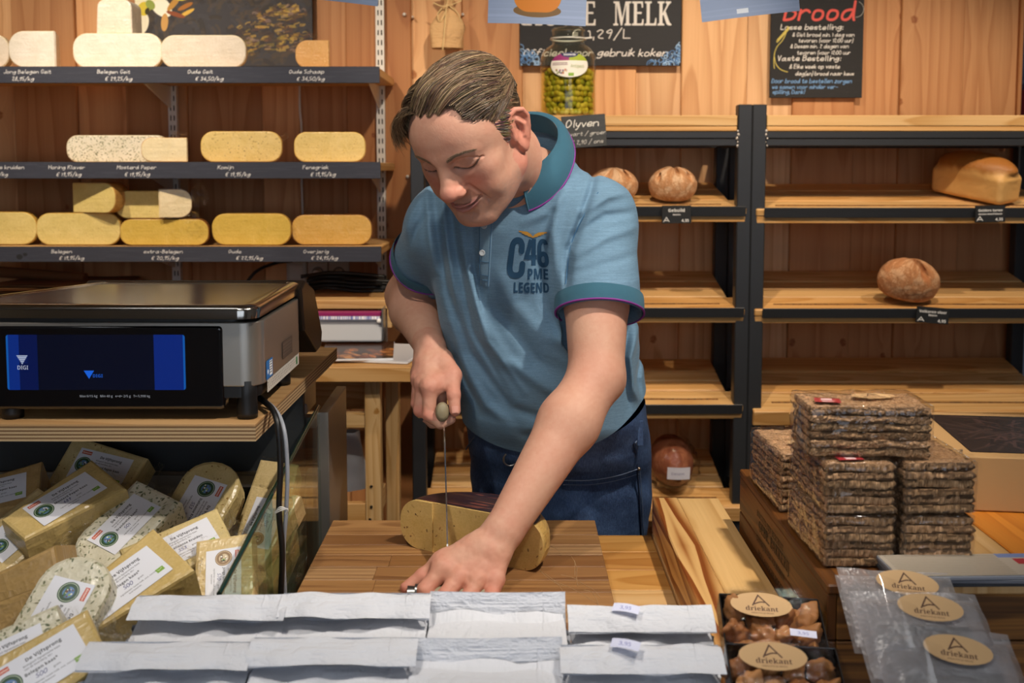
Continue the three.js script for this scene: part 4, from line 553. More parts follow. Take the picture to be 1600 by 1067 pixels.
// ---------------------------------------------------------------- plywood shelf with the scale
const PY = 1.206, PZ = -1.6, PX = X(394, 1.6);
{
  const t = thing('plywood_shelf', 'thick plywood shelf with striped edge, carrying the scale', 'shelf', [-0.9, PY - 0.026, -1.9]);
  const s = [[-1.6, -PZ], [PX, -PZ], [PX + 0.01, 2.3], [-1.6, 2.3]]; for (let k = 0; k < 9; k++) { const g = extrude(s.map(([x, z]) => [x, z]), 0.0288 / 9, 0); g.rotateX(-Math.PI / 2); g.translate(0, PY - 0.026 + (k - 0.0) * 0.026 / 9 - 0.0003, 0); uvBox(g, k % 2 ? 'z' : 'x', k * 0.3); wpart('ply_layer', g, k === 8 ? woodMat(plyTex, 0.8, 1.6, { roughness: 0.5, color: 0xd6c6b0 }) : k % 2 ? std(0x7c5f3f, 0.7) : std(0xbfa47c, 0.7), t); }
  wpart('support_rail', boxAt(-1.6, PX - 0.09, PY - 0.08, PY - 0.027, -2.28, -2.2, 'x'), M.steelBrushed, t);
}
{
  const d = 1.625, x0 = X(-22, d), x1 = X(346, d), xr = -0.394, xl = x0 - 0.05, t = thing('counter_scale', 'silver shop scale with steel weighing plate and dark blue lit display', 'scale', [(xl + xr) / 2, PY, -1.8]);
  const yb = Y(600, 1.65), yt = Y(500, d), R = 0.03;
  const foot = (a, b, r) => { const P = []; for (const [cx, cz, a0] of [[b - r, 1.63 + r, -90], [b - r, 1.95 - r, 0], [a + r, 1.95 - r, 90], [a + r, 1.63 + r, 180]]) for (let k = 0; k <= 18; k++) { const q = (a0 + 5 * k) * Math.PI / 180; P.push([cx + r * Math.cos(q), cz + r * Math.sin(q)]); } return P; };
  const slab = (a, b, r, y0, y1, bev = 0.001) => { const g = extrude(foot(a, b, r), y1 - y0 - 2 * bev, bev); g.rotateX(-Math.PI / 2); g.translate(0, y0 + bev, 0); return g; };
  wpart('base', slab(xl + 0.004, xr - 0.004, R, yb - 0.018, yb + 0.001), M.blackPlastic, t);
  wpart('housing', slab(xl, xr, R, yb, yt - 0.004, 0.002), phys(0xb0aaa0, 0.33, { metalness: 0.85 }), t);
  wpart('neck', slab(xl + 0.02, xr - 0.02, R, yt - 0.004, yt + 0.006), M.blackPlastic, t);
  // weighing plate: dished edge all round
  { const y0 = yt + 0.003, px0 = X(34, 1.61), px1 = X(398, 1.61), N = 10, pts = []; for (const [cx, cz, a0] of [[px1 - 0.03, 1.61 + 0.03, -90], [px1 - 0.03, 1.98 - 0.03, 0], [px0 - 0.03 + 0.03, 1.98 - 0.03, 90], [xl - 0.02, 1.66, 180]]) for (let k = 0; k <= N; k++) { const q = (a0 + 90 / N * k) * Math.PI / 180; pts.push([cx, cz, Math.cos(q), Math.sin(q)]); }
    const rings = [[0.03, 0], [0.0305, 0.012], [0.028, 0.018], [0.02, 0.0205], [0.008, 0.021], [0.0055, 0.0195], [0.003, 0.0193]], pos = [], idx = []; for (const [o, h] of rings) for (const p of pts) pos.push(p[0] + p[2] * o, y0 + h, -(p[1] + p[3] * o)); const n = pts.length; for (let r = 0; r < rings.length - 1; r++) for (let k = 0; k < n; k++) { const a = r * n + k, b = r * n + (k + 1) % n; idx.push(a, b, b + n, a, b + n, a + n); }
    
    const g = new THREE.BufferGeometry(); g.setAttribute('position', new THREE.Float32BufferAttribute(pos, 3)); g.setIndex(idx); const g2 = g.toNonIndexed(); const g3 = mergeVertices(g2); g3.computeVertexNormals(); const flat = new THREE.ShapeGeometry(new THREE.Shape(pts.map((p) => new THREE.Vector2(p[0] + p[2] * 0.003, p[1] + p[3] * 0.003)))); flat.rotateX(-Math.PI / 2); flat.translate(0, y0 + 0.0193, 0); wpart('weighing_plate', join([g3, flat]), phys(0xa9a49c, 0.15, { metalness: 1 }), t); }
  // display
  const dw = x1 - x0, yd0 = Y(641, d), yd1 = Y(508, d), dh = yd1 - yd0;
  const bez = wpart('display_bezel', new RoundedBoxGeometry(dw, dh, 0.03, 3, 0.008).translate((x0 + x1) / 2, (yd0 + yd1) / 2, -1.64), phys(0x08080b, 0.12, { clearcoat: 1, clearcoatRoughness: 0.05 }), t);
  const tex = canvasTex(1100, 400, (c, W, H) => {
    c.fillStyle = '#030305'; c.fillRect(0, 0, W, H); const bx = 62, by = 26, bw = 870, bh = 290; c.save(); c.beginPath(); c.roundRect(bx, by, bw, bh, 14); c.clip();
    c.fillStyle = '#040a20'; c.fillRect(bx, by, bw, bh); c.fillStyle = '#0b2f86'; c.fillRect(bx, by, 62, bh); c.fillStyle = '#04164f'; c.fillRect(bx + 62, by, 90, bh); c.fillStyle = '#0a2a80'; c.fillRect(bx + 718, by, 152, bh); c.fillStyle = '#1260b8'; c.fillRect(bx, by, 10, bh); c.fillRect(bx + bw - 10, by, 10, bh); c.restore();
    const logo = (x, y, s, col, tc, th) => { c.fillStyle = col; c.beginPath(); c.moveTo(x, y); c.lineTo(x + 46 * s, y); c.lineTo(x + 23 * s, y + 40 * s); c.fill(); c.fillStyle = tc; c.font = (th ? 'bold ' : '') + 22 * s + 'px sans-serif'; };
    logo(110, 134, 1.22, '#b9c4dd', '#dfe4f0'); c.fillText('DIGI', 112, 208); c.fillStyle = '#0b2f86'; for (let k = 0; k < 4; k++) c.fillRect(112, 140 + k * 10, 54, 2); logo(436, 214, 1.1, '#1c6cf0', '#1c62d8', true); c.font = 'bold 23px sans-serif'; c.fillText('DIGI', 478, 250);
    c.fillStyle = '#b9bcc4'; c.font = '16px sans-serif'; c.fillText('Max 6/15 kg   Min 40 g   e=d= 2/5 g   T=-5,998 kg', 412, 354);
  });
  const sg = sheet(dw - 0.012, dh - 0.014).translate((x0 + x1) / 2, (yd0 + yd1) / 2, -1.6246); wpart('display_screen', sg, new THREE.MeshPhysicalMaterial({ color: 0x020203, roughness: 0.08, clearcoat: 1, clearcoatRoughness: 0.03, emissive: 0xffffff, emissiveMap: tex, emissiveIntensity: 0.75 }), t);
  for (const [fx, fz] of [[X(378, 1.63), -1.645], [X(4, 1.63), -1.645], [-0.42, -1.9], [-0.78, -1.9]]) { wpart('foot', new THREE.LatheGeometry([[0, 0], [0.016, 0], [0.0165, 0.008], [0.0155, 0.03], [0.0165, 0.034], [0.0165, 0.06], [0.006, 0.064], [0.006, 0.075]].map((p) => new THREE.Vector2(...p)), 24).translate(fx, PY + 0.001, fz), M.blackPlastic, t); }
  // sloping keyboard console on the seller's side
  { const g = extrude([[1.93, 1.376], [1.965, 1.386], [2.05, 1.36], [2.125, 1.268], [2.115, 1.243], [2.07, 1.24], [1.955, 1.3]], 0.4, 0.004); g.rotateY(Math.PI / 2); g.translate(-0.39 - 0.4, 0, 0); wpart('keyboard_console', g, phys(0x1d1a17, 0.35), t); }
  const sticker = (z0, z1, y0, y1, draw, w, h) => { const g = sheet(z1 - z0, y1 - y0).rotateY(Math.PI / 2).translate(xr + 0.0031, (y0 + y1) / 2, -(z0 + z1) / 2); wpart('sticker', g, printMat(canvasTex(w, h, draw), 0.5), t); };
  sticker(1.66, 1.705, yb + 0.004, yb + 0.034, (c) => { c.fillStyle = '#1f6fb8'; c.fillRect(0, 0, 96, 64); c.fillStyle = '#e8eef4'; c.fillRect(50, 6, 40, 52); c.fillStyle = '#1a1a1a'; for (let k = 0; k < 5; k++) c.fillRect(54, 10 + k * 9, 30, 3); c.fillStyle = '#fff'; c.beginPath(); c.arc(26, 40, 9, 0, 7); c.fill(); }, 96, 64);
  sticker(1.78, 1.86, yb + 0.015, yb + 0.045, (c) => { c.fillStyle = '#4a3f38'; c.fillRect(0, 0, 128, 48); c.fillStyle = '#6a5f58'; for (let k = 0; k < 4; k++) c.fillRect(8, 8 + k * 9, 110, 2); }, 128, 48);
  sticker(1.665, 1.915, yb - 0.017, yb + 0.003, (c) => { c.fillStyle = '#c9c6be'; c.fillRect(0, 0, 512, 40); c.fillStyle = '#2a2a2a'; reseed(4); for (let k = 0; k < 60; k++) c.fillRect(10 + k * 8, 8 + (k % 3) * 9, rr(2, 7), 4); c.fillStyle = '#2f7a4a'; c.fillRect(460, 6, 26, 28); }, 512, 40);
}
{   // two leads from the scale
  const t = thing('scale_lead', 'black and grey leads hanging from the scale past the shelf edge', 'cable', at(405, 622, 1.68));
  const P = (list) => list.map(([x, y, d]) => at(x, y, d)); wpart('black_lead', tube(P([[400, 618, 1.72], [414, 628, 1.7], [432, 655, 1.63], [438, 720, 1.62], [436, 800, 1.62], [441, 860, 1.62], [438, 945, 1.62]]), 0.0048, 50, 8), M.blackPlastic, t); wpart('grey_lead', tube(P([[402, 622, 1.73], [424, 634, 1.7], [443, 668, 1.64], [449, 730, 1.63], [447, 800, 1.63], [443, 860, 1.63], [446, 945, 1.63]]), 0.0036, 50, 8), M.greyPlastic, t);
  wpart('wire_twist', join([0, 1, 2].map((k) => tube(P([[430, 800 + k, 1.61], [438, 792 + 3 * k, 1.605], [450, 797 - k, 1.61], [446, 803, 1.615]]), 0.001, 14, 5))), M.whiteMetal, t);
}
// ---------------------------------------------------------------- refrigerated counter
{
  const t = thing('cooled_counter', 'stainless refrigerated counter with glass side, holding wrapped cheese', 'counter', [-0.9, 0, -1.7]), xg = -0.378;
  const y37 = Y(737, 1.98); wpart('dark_panel', boxAt(-1.6, xg - 0.02, y37, PY - 0.03, -2.0, -1.98, 'x'), std(0x23272a, 0.6, { bumpMap: rep(bumpNoise, 2), bumpScale: 0.0003 }), t);
  wpart('back_panel', boxAt(-1.6, xg - 0.02, 0.82, y37 - 0.002, -2.0, -1.985, 'x'), M.steelBrushed, t); wpart('panel_trim', boxAt(-1.6, xg - 0.02, y37 - 0.006, y37 + 0.002, -1.985, -1.975, 'x'), M.steel, t);
  wpart('tray_floor', boxAt(-1.6, xg - 0.006, 0.8, 0.82, -2.0, -1.0, 'x'), M.steelBrushed, t); wpart('front_panel', boxAt(-1.6, xg, 0, 0.98, -1.0, -0.97, 'x'), M.steelBrushed, t); wpart('body', boxAt(-1.6, xg - 0.03, 0.05, 0.79, -1.98, -1.02, 'x'), M.dark, t);
  wpart('plate', boxAt(-0.52, -0.43, 0.93, 0.99, -1.984, -1.979, 'x'), phys(0x101010, 0.2), t); wpart('plate', boxAt(-0.62, -0.56, 0.955, 1.0, -1.984, -1.979, 'x'), std(0x6a6864, 0.4), t);
  // end panel and frame
  wpart('end_panel', (() => { const g = extrude([[2.05, 0], [2.27, 0], [2.27, 1.124], [2.05, 1.118]], 0.018, 0.0015); g.rotateY(Math.PI / 2); g.translate(xg - 0.003, 0, 0); return g; })(), M.steelBrushed, t);
  wpart('frame_post', boxAt(X(474, 2.03), X(491, 2.03), 0.5, Y(735, 2.03), -2.05, -2.02, 'y'), M.steelBrushed, t); wpart('frame_rail', boxAt(X(440, 2.03), X(492, 2.03), Y(667, 2.03), Y(650, 2.03), -2.05, -2.02, 'x'), M.steel, t);
  wpart('hinge_plate', boxAt(X(482, 2.2) - 0.004, X(482, 2.2), Y(640, 2.2), Y(578, 2.2) , -2.26, -2.06, 'y'), M.steelBrushed, t); wpart('hinge_block', boxAt(X(455, 2.04), X(472, 2.04), Y(651, 2.04), Y(636, 2.04), -2.07, -2.03, 'y'), M.greyPlastic, t);
  wpart('side_sheet', boxAt(X(440, 2.06), X(492, 2.06), 0.4, Y(668, 2.06), -2.075, -2.06, 'y'), std(0x2a2622, 0.5), t);
  const prof = [[1.315, 0.84], [2.02, 0.84], [2.02, 1.137], [1.315, 1.0538]], g = extrude(prof, 0.005, 0); g.rotateY(Math.PI / 2); g.translate(xg, 0, 0); wpart('side_glass', g, film({ color: 0xe6f2ec, ior: 1.5, roughness: 0.01 }), t);
  wpart('glass_edge', bar(V(xg + 0.0025, 1.1385, -2.02), V(xg + 0.0025, 1.0552, -1.315), 0.0038, 6), phys(0x12332a, 0.15, { clearcoat: 1 }), t);
}
// ---------------------------------------------------------------- cutting table and board
{
  const t = thing('cutting_table', 'light wooden table carrying the cutting board', 'table', [0, 0, -1.6]); const n = 9;
  for (let k = 0; k < n; k++) wpart('top_stave', boxAt(-0.355, 0.266, 0.86, 0.9, mix(-1.18, -1.97, k / n) - 0.0008, mix(-1.18, -1.97, (k + 1) / n), 'x', 0.0015), k % 3 === 1 ? woodMat(pineTex, 0.75, 1.2, { color: 0xe0c79a }) : k % 2 ? M.pine : woodMat(pineTex, 0.75, 1.2, { color: 0xf0dcae }), t);
  for (const [x, z] of [[-0.31, -1.9], [0.22, -1.9], [-0.31, -1.25], [0.22, -1.25]]) wpart('leg', boxAt(x - 0.03, x + 0.03, 0, 0.859, z - 0.03, z + 0.03, 'y'), M.pine, t);
  const b = thing('cutting_board', 'large wooden cutting board of brown staves under the cheese', 'cutting board', [-0.09, 0.9, -1.7]); reseed(17);
  const z0 = -1.40, z1 = -1.968, rows = 10, w0 = -0.341, w1 = 0.158; let z = z0;
  for (let k = 0; k < rows; k++) { const zz = k === rows - 1 ? z1 : z + (z1 - z0) / rows * rr(0.85, 1.15); const c = mix(w0, w1, rr(0.2, 0.8)), m = M.oak[k >= rows - 1 ? 2 : k % 5]; wpart('stave', boxAt(w0, c - 0.0002, 0.9005, 0.93, z - 0.0003, zz + 0.0003, 'x', 0.0008), m, b); wpart('stave', boxAt(c + 0.0002, w1 - 0.0, 0.9005, 0.93, z - 0.0003, zz + 0.0003, 'x', 0.0008), k === rows - 1 ? m : M.oak[(k * 2 + 1) % 5], b); z = zz; }
  reseed(23); const sc = []; for (let k = 0; k < 9; k++) { const x = rr(0.03, 0.1), zc = rr(-1.85, -1.55), P = []; for (let j = 0; j < 5; j++) P.push(V(x + 0.02 * Math.sin(j * 0.5 + k) + 0.008 * j, 0.9302, zc + (j - 2) * rr(0.015, 0.03))); sc.push(tube(P, 0.00045, 12, 4)); } wpart('knife_score', join(sc), std(0xab8b64, 0.7), b);
}
{   // raised wooden ledge beside the table
  const t = thing('wooden_ledge', 'raised ledge with a boldly grained edge strip beside the cutting table', 'ledge', [0.33, 0, -1.7]);
  const boldTex = woodTex(384, 512, 0.15, 0.5, '#e0b878', '#7e4012', { rings: 85, seed: 29, arch: 3.0, boards: 0.16, pore: 0.08, contrast: 1.9 });
  wpart('edge_strip', boxAt(0.268, 0.316, 0.905, 0.972, -1.975, -1.2, 'z', 0.002), woodMat(boldTex, 0.15, 0.5, { roughness: 0.45 }), t); wpart('side_board', boxAt(0.2672, 0.316, 0.5, 0.9045, -1.97, -1.2, 'z', 0.001), M.pine, t); wpart('ply_top', boxAt(0.3165, 0.394, 0.954, 0.9705, -1.975, -1.2, 'z', 0.001), woodMat(plyTex, 0.8, 1.6, { color: 0xfff0cc, roughness: 0.45 }), t); wpart('ledge_base', boxAt(0.317, 0.39, 0, 0.953, -1.97, -1.2, 'y', 0.001), M.pine, t);
}
{   // front counter that the packs stand on
  const t = thing('front_counter', 'low wooden counter top under the white bags and treat packs', 'counter', [0.3, 0, -1.1]); wpart('counter_top', boxAt(-0.372, 1.2, 0.87, 0.9, -1.178, -0.85, 'x'), M.crate, t); wpart('counter_ledge', boxAt(-0.5, -0.3725, 0.87, 0.9, -1.31, -1.01, 'x'), M.crate, t); wpart('counter_front', boxAt(-0.37, 1.2, 0, 0.869, -0.9, -0.87, 'x'), M.crate, t); wpart('counter_side', boxAt(0.396, 1.2, 0.895, 0.925, -1.9, -1.176, 'x'), M.crate, t); wpart('counter_leg', boxAt(1.1, 1.16, 0, 0.894, -1.88, -1.82, 'y'), M.pine, t); wpart('counter_leg', boxAt(0.4, 0.46, 0, 0.894, -1.88, -1.82, 'y'), M.pine, t);
}
// ---------------------------------------------------------------- the cheese that is being cut
const CHEESE = { p0: atY(634, 868, 0.93), p1: atY(836, 909, 0.93) };
{
  const a = V(-0.195, 0.9305, -1.84), b = V(0.052, 0.9305, -1.70), dir = b.clone().sub(a), L = dir.length(), t = thing('half_cheese', 'half wheel of yellow seeded cheese with a purple brown top, being cut on the board', 'cheese', a.clone().lerp(b, 0.5));
  t.rotation.y = -Math.atan2(dir.z, dir.x); const R = L / 2, h = 0.086, r = h * 0.44, P = wheelProfile(R, h, r);
  const speck = wrapped(cheeseTex('#cfac68', ['#5a3420', '#6e3f24', '#8a5a2e', '#3f2818', '#a9814a'], 90, 4.2, 44, 10), { clearcoat: 0.25, bumpScale: 0.0004, roughness: 0.42 });
  const side = P.slice(0, 14), topP = P.slice(13);
  part('rind', new THREE.LatheGeometry(P.map((p) => new THREE.Vector2(...p)), 40, Math.PI / 2, Math.PI).applyMatrix4(new THREE.Matrix4().makeScale(1, 1, 0.82)), rindMat(0xc9a45e), t);
  const capTex = dataTex(512, 256, (u, v) => { const s = fbm(u * 3 + 0.3 * fbm(u * 8, v * 8, 4), v * 26, 5), k = smooth(-0.12, 0.22, s), w = smooth(0.15, 0.4, fbm(u * 14, v * 50, 9)); return [mix(62, 44, k) + 70 * w, mix(38, 24, k) + 36 * w, mix(34, 30, k) + 18 * w]; });
  const top = grid(36, 14, (u, v) => { const an = Math.PI * u, rr2 = mix(0.0, R - r * 0.45, v), y = rr2 > R - r ? h - r + Math.sqrt(Math.max(0, r * r - (rr2 - R + r) ** 2)) : h; return [Math.cos(an) * rr2, y + 0.0012, -Math.sin(an) * rr2 * 0.82]; });
  { const p = top.attributes.position, uv = top.attributes.uv; for (let i = 0; i < p.count; i++) uv.setXY(i, 0.5 + p.getX(i) * 1.8, -p.getZ(i) * 4); }
  part('dark_top', top, phys(0xffffff, 0.35, { map: capTex, clearcoat: 0.5, clearcoatRoughness: 0.25, bumpMap: capTex, bumpScale: 0.002, side: THREE.DoubleSide }), t, 'purple brown herb crust on top');
  const Q = P.slice(1, -1), full = [...Q, ...Q.slice().reverse().map(([x, y]) => [-x, y])], xk = -0.075; // the cut line of the knife
  const clipX = (pts, s) => { const out = []; for (let i = 0; i < pts.length; i++) { const p = pts[i], q = pts[(i + 1) % pts.length], ip = (p[0] - xk) * s > 0, iq = (q[0] - xk) * s > 0; if (ip) out.push(p); if (ip !== iq) { const k = (xk - p[0]) / (q[0] - p[0]); out.push([xk, mix(p[1], q[1], k)]); } } return out; };
  for (const [s, z] of [[-1, 0.004], [1, 0]]) { const g = extrude(clipX(full, s), 0.006, 0.0005); g.translate(0, 0, z - 0.004); uvBox(g, 'y'); part('cut_face', g, speck, t); }
}
// ---------------------------------------------------------------- wrapped cheese pieces in the cooled counter
function packLabel(kind, seed, titleRows) {
  return canvasTex(420, 240, (c, W, H) => {
    reseed(seed); c.fillStyle = '#dcdde4'; c.fillRect(0, 0, W, H); const cx = 70, cy = 120, brown = kind === 'brown';
    c.fillStyle = brown ? '#8a6a44' : '#27492c'; c.beginPath(); c.arc(cx, cy, 58, 0, 7); c.fill(); c.strokeStyle = brown ? '#d8c6a0' : '#c9d2b9'; c.lineWidth = 3; c.beginPath(); c.arc(cx, cy, 50, 0, 7); c.stroke(); c.fillStyle = brown ? '#cbb894' : '#5c7fae'; c.beginPath(); c.arc(cx, cy, 32, 0, 7); c.fill(); c.fillStyle = brown ? '#6f5636' : '#3f6a3a'; c.fillRect(cx - 28, cy + 6, 56, 16); for (let k = 0; k < 14; k++) { c.fillStyle = ['#e8e4d8', '#2a2a2a', '#8fae5a', '#6a4a2e'][k % 4]; c.beginPath(); c.arc(cx + rr(-24, 24), cy + rr(-20, 20), rr(3, 8), 0, 7); c.fill(); }
    c.fillStyle = '#c2492c'; c.fillRect(22, 16, 76, 26); c.fillStyle = '#f2e3d8'; c.font = 'bold 17px sans-serif'; c.fillText('demeter', 26, 35);
    c.fillStyle = '#1c1c20'; c.font = 'bold 27px sans-serif'; c.fillText('De Vijfsprong', 170, 50); c.font = '14px sans-serif'; c.fillText('Biologisch Dynamische Kaas', 150, 74); c.fillText('van de boerderij, 45+', 150, 92); c.font = 'bold 23px sans-serif'; c.fillText(titleRows, 140, 124); scrawl(c, String(480 + Math.floor(rnd() * 140)), 180, 160, 34, '#2b2f6a', { slant: 0.3 }); c.fillStyle = '#1c1c20'; c.font = '15px sans-serif'; c.fillText('gram', 262, 158); c.font = '12px sans-serif'; c.fillText('ingredienten: rauwe melk, zout, zuursel', 140, 186); c.fillText('koel bewaren', 180, 204);
    c.fillStyle = '#7ba23c'; c.fillRect(352, 176, 44, 28); c.fillStyle = '#fff'; for (let k = 0; k < 6; k++) c.fillRect(360 + 5 * k, 186 + 3 * Math.sin(k), 3, 3);
  });
}
const PK = { herb: CH.herb.clone(), seed: wrapped(cheeseTex('#d3c08c', ['#6a4522', '#7c5a2a', '#8f7034'], 60, 3.4, 21)), plain: wrapped(cheeseTex('#d2b97e', [], 0, 1, 22, 6)), pale: wrapped(cheeseTex('#d8c290', ['#8a6a36'], 26, 2.4, 23)), brown: wrapped(cheeseTex('#b99a68', [], 0, 1, 24, 6)) };
for (const k of Object.keys(PK)) { PK[k].color.set(0xeeeae0); PK[k].roughness = 0.3; PK[k].bumpScale = 0.0024; }
const LB = { net: packLabel('green', 1, 'Brandnetel kaas*'), krui: packLabel('green', 2, 'Italiaanse Kruiden'), mos: packLabel('green', 3, 'Mosterd Peper kaas'), bel: packLabel('green', 4, 'Belegen kaas*'), geit: packLabel('brown', 5, 'Jonge Geiten kaas*') };
const labelMat = Object.fromEntries(Object.entries(LB).map(([k, t]) => [k, new THREE.MeshPhysicalMaterial({ map: t, roughness: 0.5, clearcoat: 0.5, clearcoatRoughness: 0.15 })]));
const packShapes = {
  block: () => extrude([[-0.072, -0.043], [0.066, -0.036], [0.072, 0.036], [-0.07, 0.045]], 0.05, 0.005),
  wedge: () => extrude([[-0.075, -0.026], [0.07, -0.047], [0.076, 0.046], [-0.074, 0.03]], 0.06, 0.005),
  round: () => { const P = [[0.075, -0.042], [0.075, 0.042]]; for (let k = 0; k <= 10; k++) { const a = Math.PI / 2 + Math.PI * k / 10; P.push([-0.038 + 0.04 * Math.cos(a), 0.044 * Math.sin(a)]); } return extrude(P, 0.042, 0.007); },
};
const shapeGeo = Object.fromEntries(Object.entries(packShapes).map(([k, f]) => { const g = f(); g.rotateX(-Math.PI / 2); return [k, uvBox(g, 'x')]; }));
const thick = { block: 0.055, wedge: 0.065, round: 0.049 };
const wrapFilm = film({ bumpMap: rep(crinkle, 2), bumpScale: 0.004, roughness: 0.09 });
const tailA = grid(16, 10, (u, v) => [(u - 0.5) * 0.09, 0.012 * noise3(u * 5, v * 4, 3) + 0.005 * noise3(u * 12, v * 9, 5), (v) * 0.05 * (0.6 + 0.4 * noise3(u * 4, 1, 2))]);
function pack(shape, mat, lab, label, px, py, y, yaw, tilt, roll = 0, s = 1, lside = 1) {
  const t = thing('cheese_pack', label, 'cheese', atY(px, py, y)); t.rotation.set(tilt, yaw, roll, 'XZY'); t.scale.setScalar(s);
  part('cheese', shapeGeo[shape], PK[mat], t); const h = thick[shape];
  if (lab) part('label', sheet(0.104, 0.06).rotateX(-Math.PI / 2).rotateY(lside > 0 ? 0 : Math.PI).translate(0.004, h - shapeOff[shape] + 0.0012, 0), labelMat[lab], t);
  part('wrap_tail', tailA.clone().rotateX(0.5).translate(0, h * 0.6, 0.04), wrapFilm, t); part('wrap_tail', tailA.clone().rotateY(Math.PI / 2).translate(0.072, h * 0.5, 0), wrapFilm, t);
  return t;
}
const shapeOff = { block: 0, wedge: 0, round: 0 }; for (const k of Object.keys(shapeOff)) { shapeGeo[k].computeBoundingBox(); thick[k] = shapeGeo[k].boundingBox.max.y; }
const R_ = (d) => d * Math.PI / 180;
pack('block', 'seed', 'mos', 'seeded cheese block leaning at the back wall, topmost under the plywood shelf', 168, 752, 1.02, R_(-14), R_(48));
pack('wedge', 'plain', 'mos', 'tall yellow wedge with dark printing on its front end, label turned upward', 112, 832, 1.0, R_(52), R_(24), 0, 1.08);
pack('round', 'herb', 'net', 'green speckled cheese between the tall wedge and the seeded round piece', 203, 850, 0.985, R_(62), R_(34), 0, 1.0);
pack('round', 'seed', 'krui', 'upright round topped seeded cheese before the steel back panel', 318, 812, 0.99, R_(-108), R_(44), 0, 1.05);
pack('block', 'seed', 'krui', 'seeded cheese block lying across, closest to the glass side', 290, 892, 0.985, R_(36), R_(30), 0, 1.0);
pack('wedge', 'pale', 'geit', 'pale cheese wedge with brown emblem seen through the glass side', 418, 848, 0.954, R_(80), R_(40), 0, 0.9);
pack('round', 'pale', 'geit', 'pale round cheese with brown emblem at the foot of the glass', 358, 925, 0.975, R_(100), R_(42), 0, 0.85, -1);
pack('round', 'herb', 'net', 'green speckled cheese standing low beside the white bags', 106, 985, 0.985, R_(-104), R_(42), 0, 1.0);
pack('wedge', 'plain', 'bel', 'yellow cheese half covered by the first white bag', 208, 962, 0.975, R_(50), R_(30), 0, 1.05);
pack('round', 'pale', 'bel', 'pale cheese under the tall wedge at the picture edge', 38, 862, 0.975, R_(58), R_(34));
pack('wedge', 'brown', 'mos', 'brown cheese wedge cut off by the picture edge, high in the bin', 2, 812, 1.0, R_(20), R_(30));
pack('wedge', 'brown', null, 'large brown cheese wedge lying on its side with loose film', 34, 950, 0.97, R_(20), R_(70), 0, 1.15);
pack('round', 'herb', 'krui', 'small green speckled cheese in the lowest corner of the picture', 22, 1060, 0.985, R_(30), R_(40), 0, 0.9);
pack('block', 'plain', 'bel', 'yellow cheese block at the bottom edge beside the white bags', 78, 1085, 0.975, R_(40), R_(35));
pack('block', 'brown', null, 'brown cheese block low behind the glass, below the brown emblem', 412, 905, 0.9, R_(82), R_(20));
pack('block', 'pale', null, 'pale cheese block at the back corner behind the glass', 430, 792, 0.975, R_(86), R_(40), 0, 0.9);
[[130, 900, 30], [250, 830, 10], [330, 870, 70], [60, 905, 40], [240, 930, 20], [150, 1000, 60], [40, 1010, 10], [380, 860, 30], [80, 790, 0], [340, 960, 40], [260, 1010, 15]].forEach(([px, py, yaw], i) => { const p = pack(['block', 'round', 'wedge'][i % 3], ['brown', 'plain', 'seed'][i % 3], null, ['plain brown', 'plain yellow', 'seeded'][i % 3] + ' ' + ['block', 'round piece', 'wedge'][i % 3] + ' of cheese, buried ' + ['below the tall wedge', 'under the seeded block at the pile centre', 'under the upright round piece', 'at the picture edge below a pale cheese', 'below the herb piece', 'under the lowest herb cheese', 'under the big side lying wedge', 'at the foot of the glass', 'below the rear corner wedge', 'behind the first white bag', 'under the half covered yellow cheese'][i], px, py, 0.9, R_(yaw), R_(8)); p.userData.group = 'wrapped cheeses at the bottom of the pile'; });

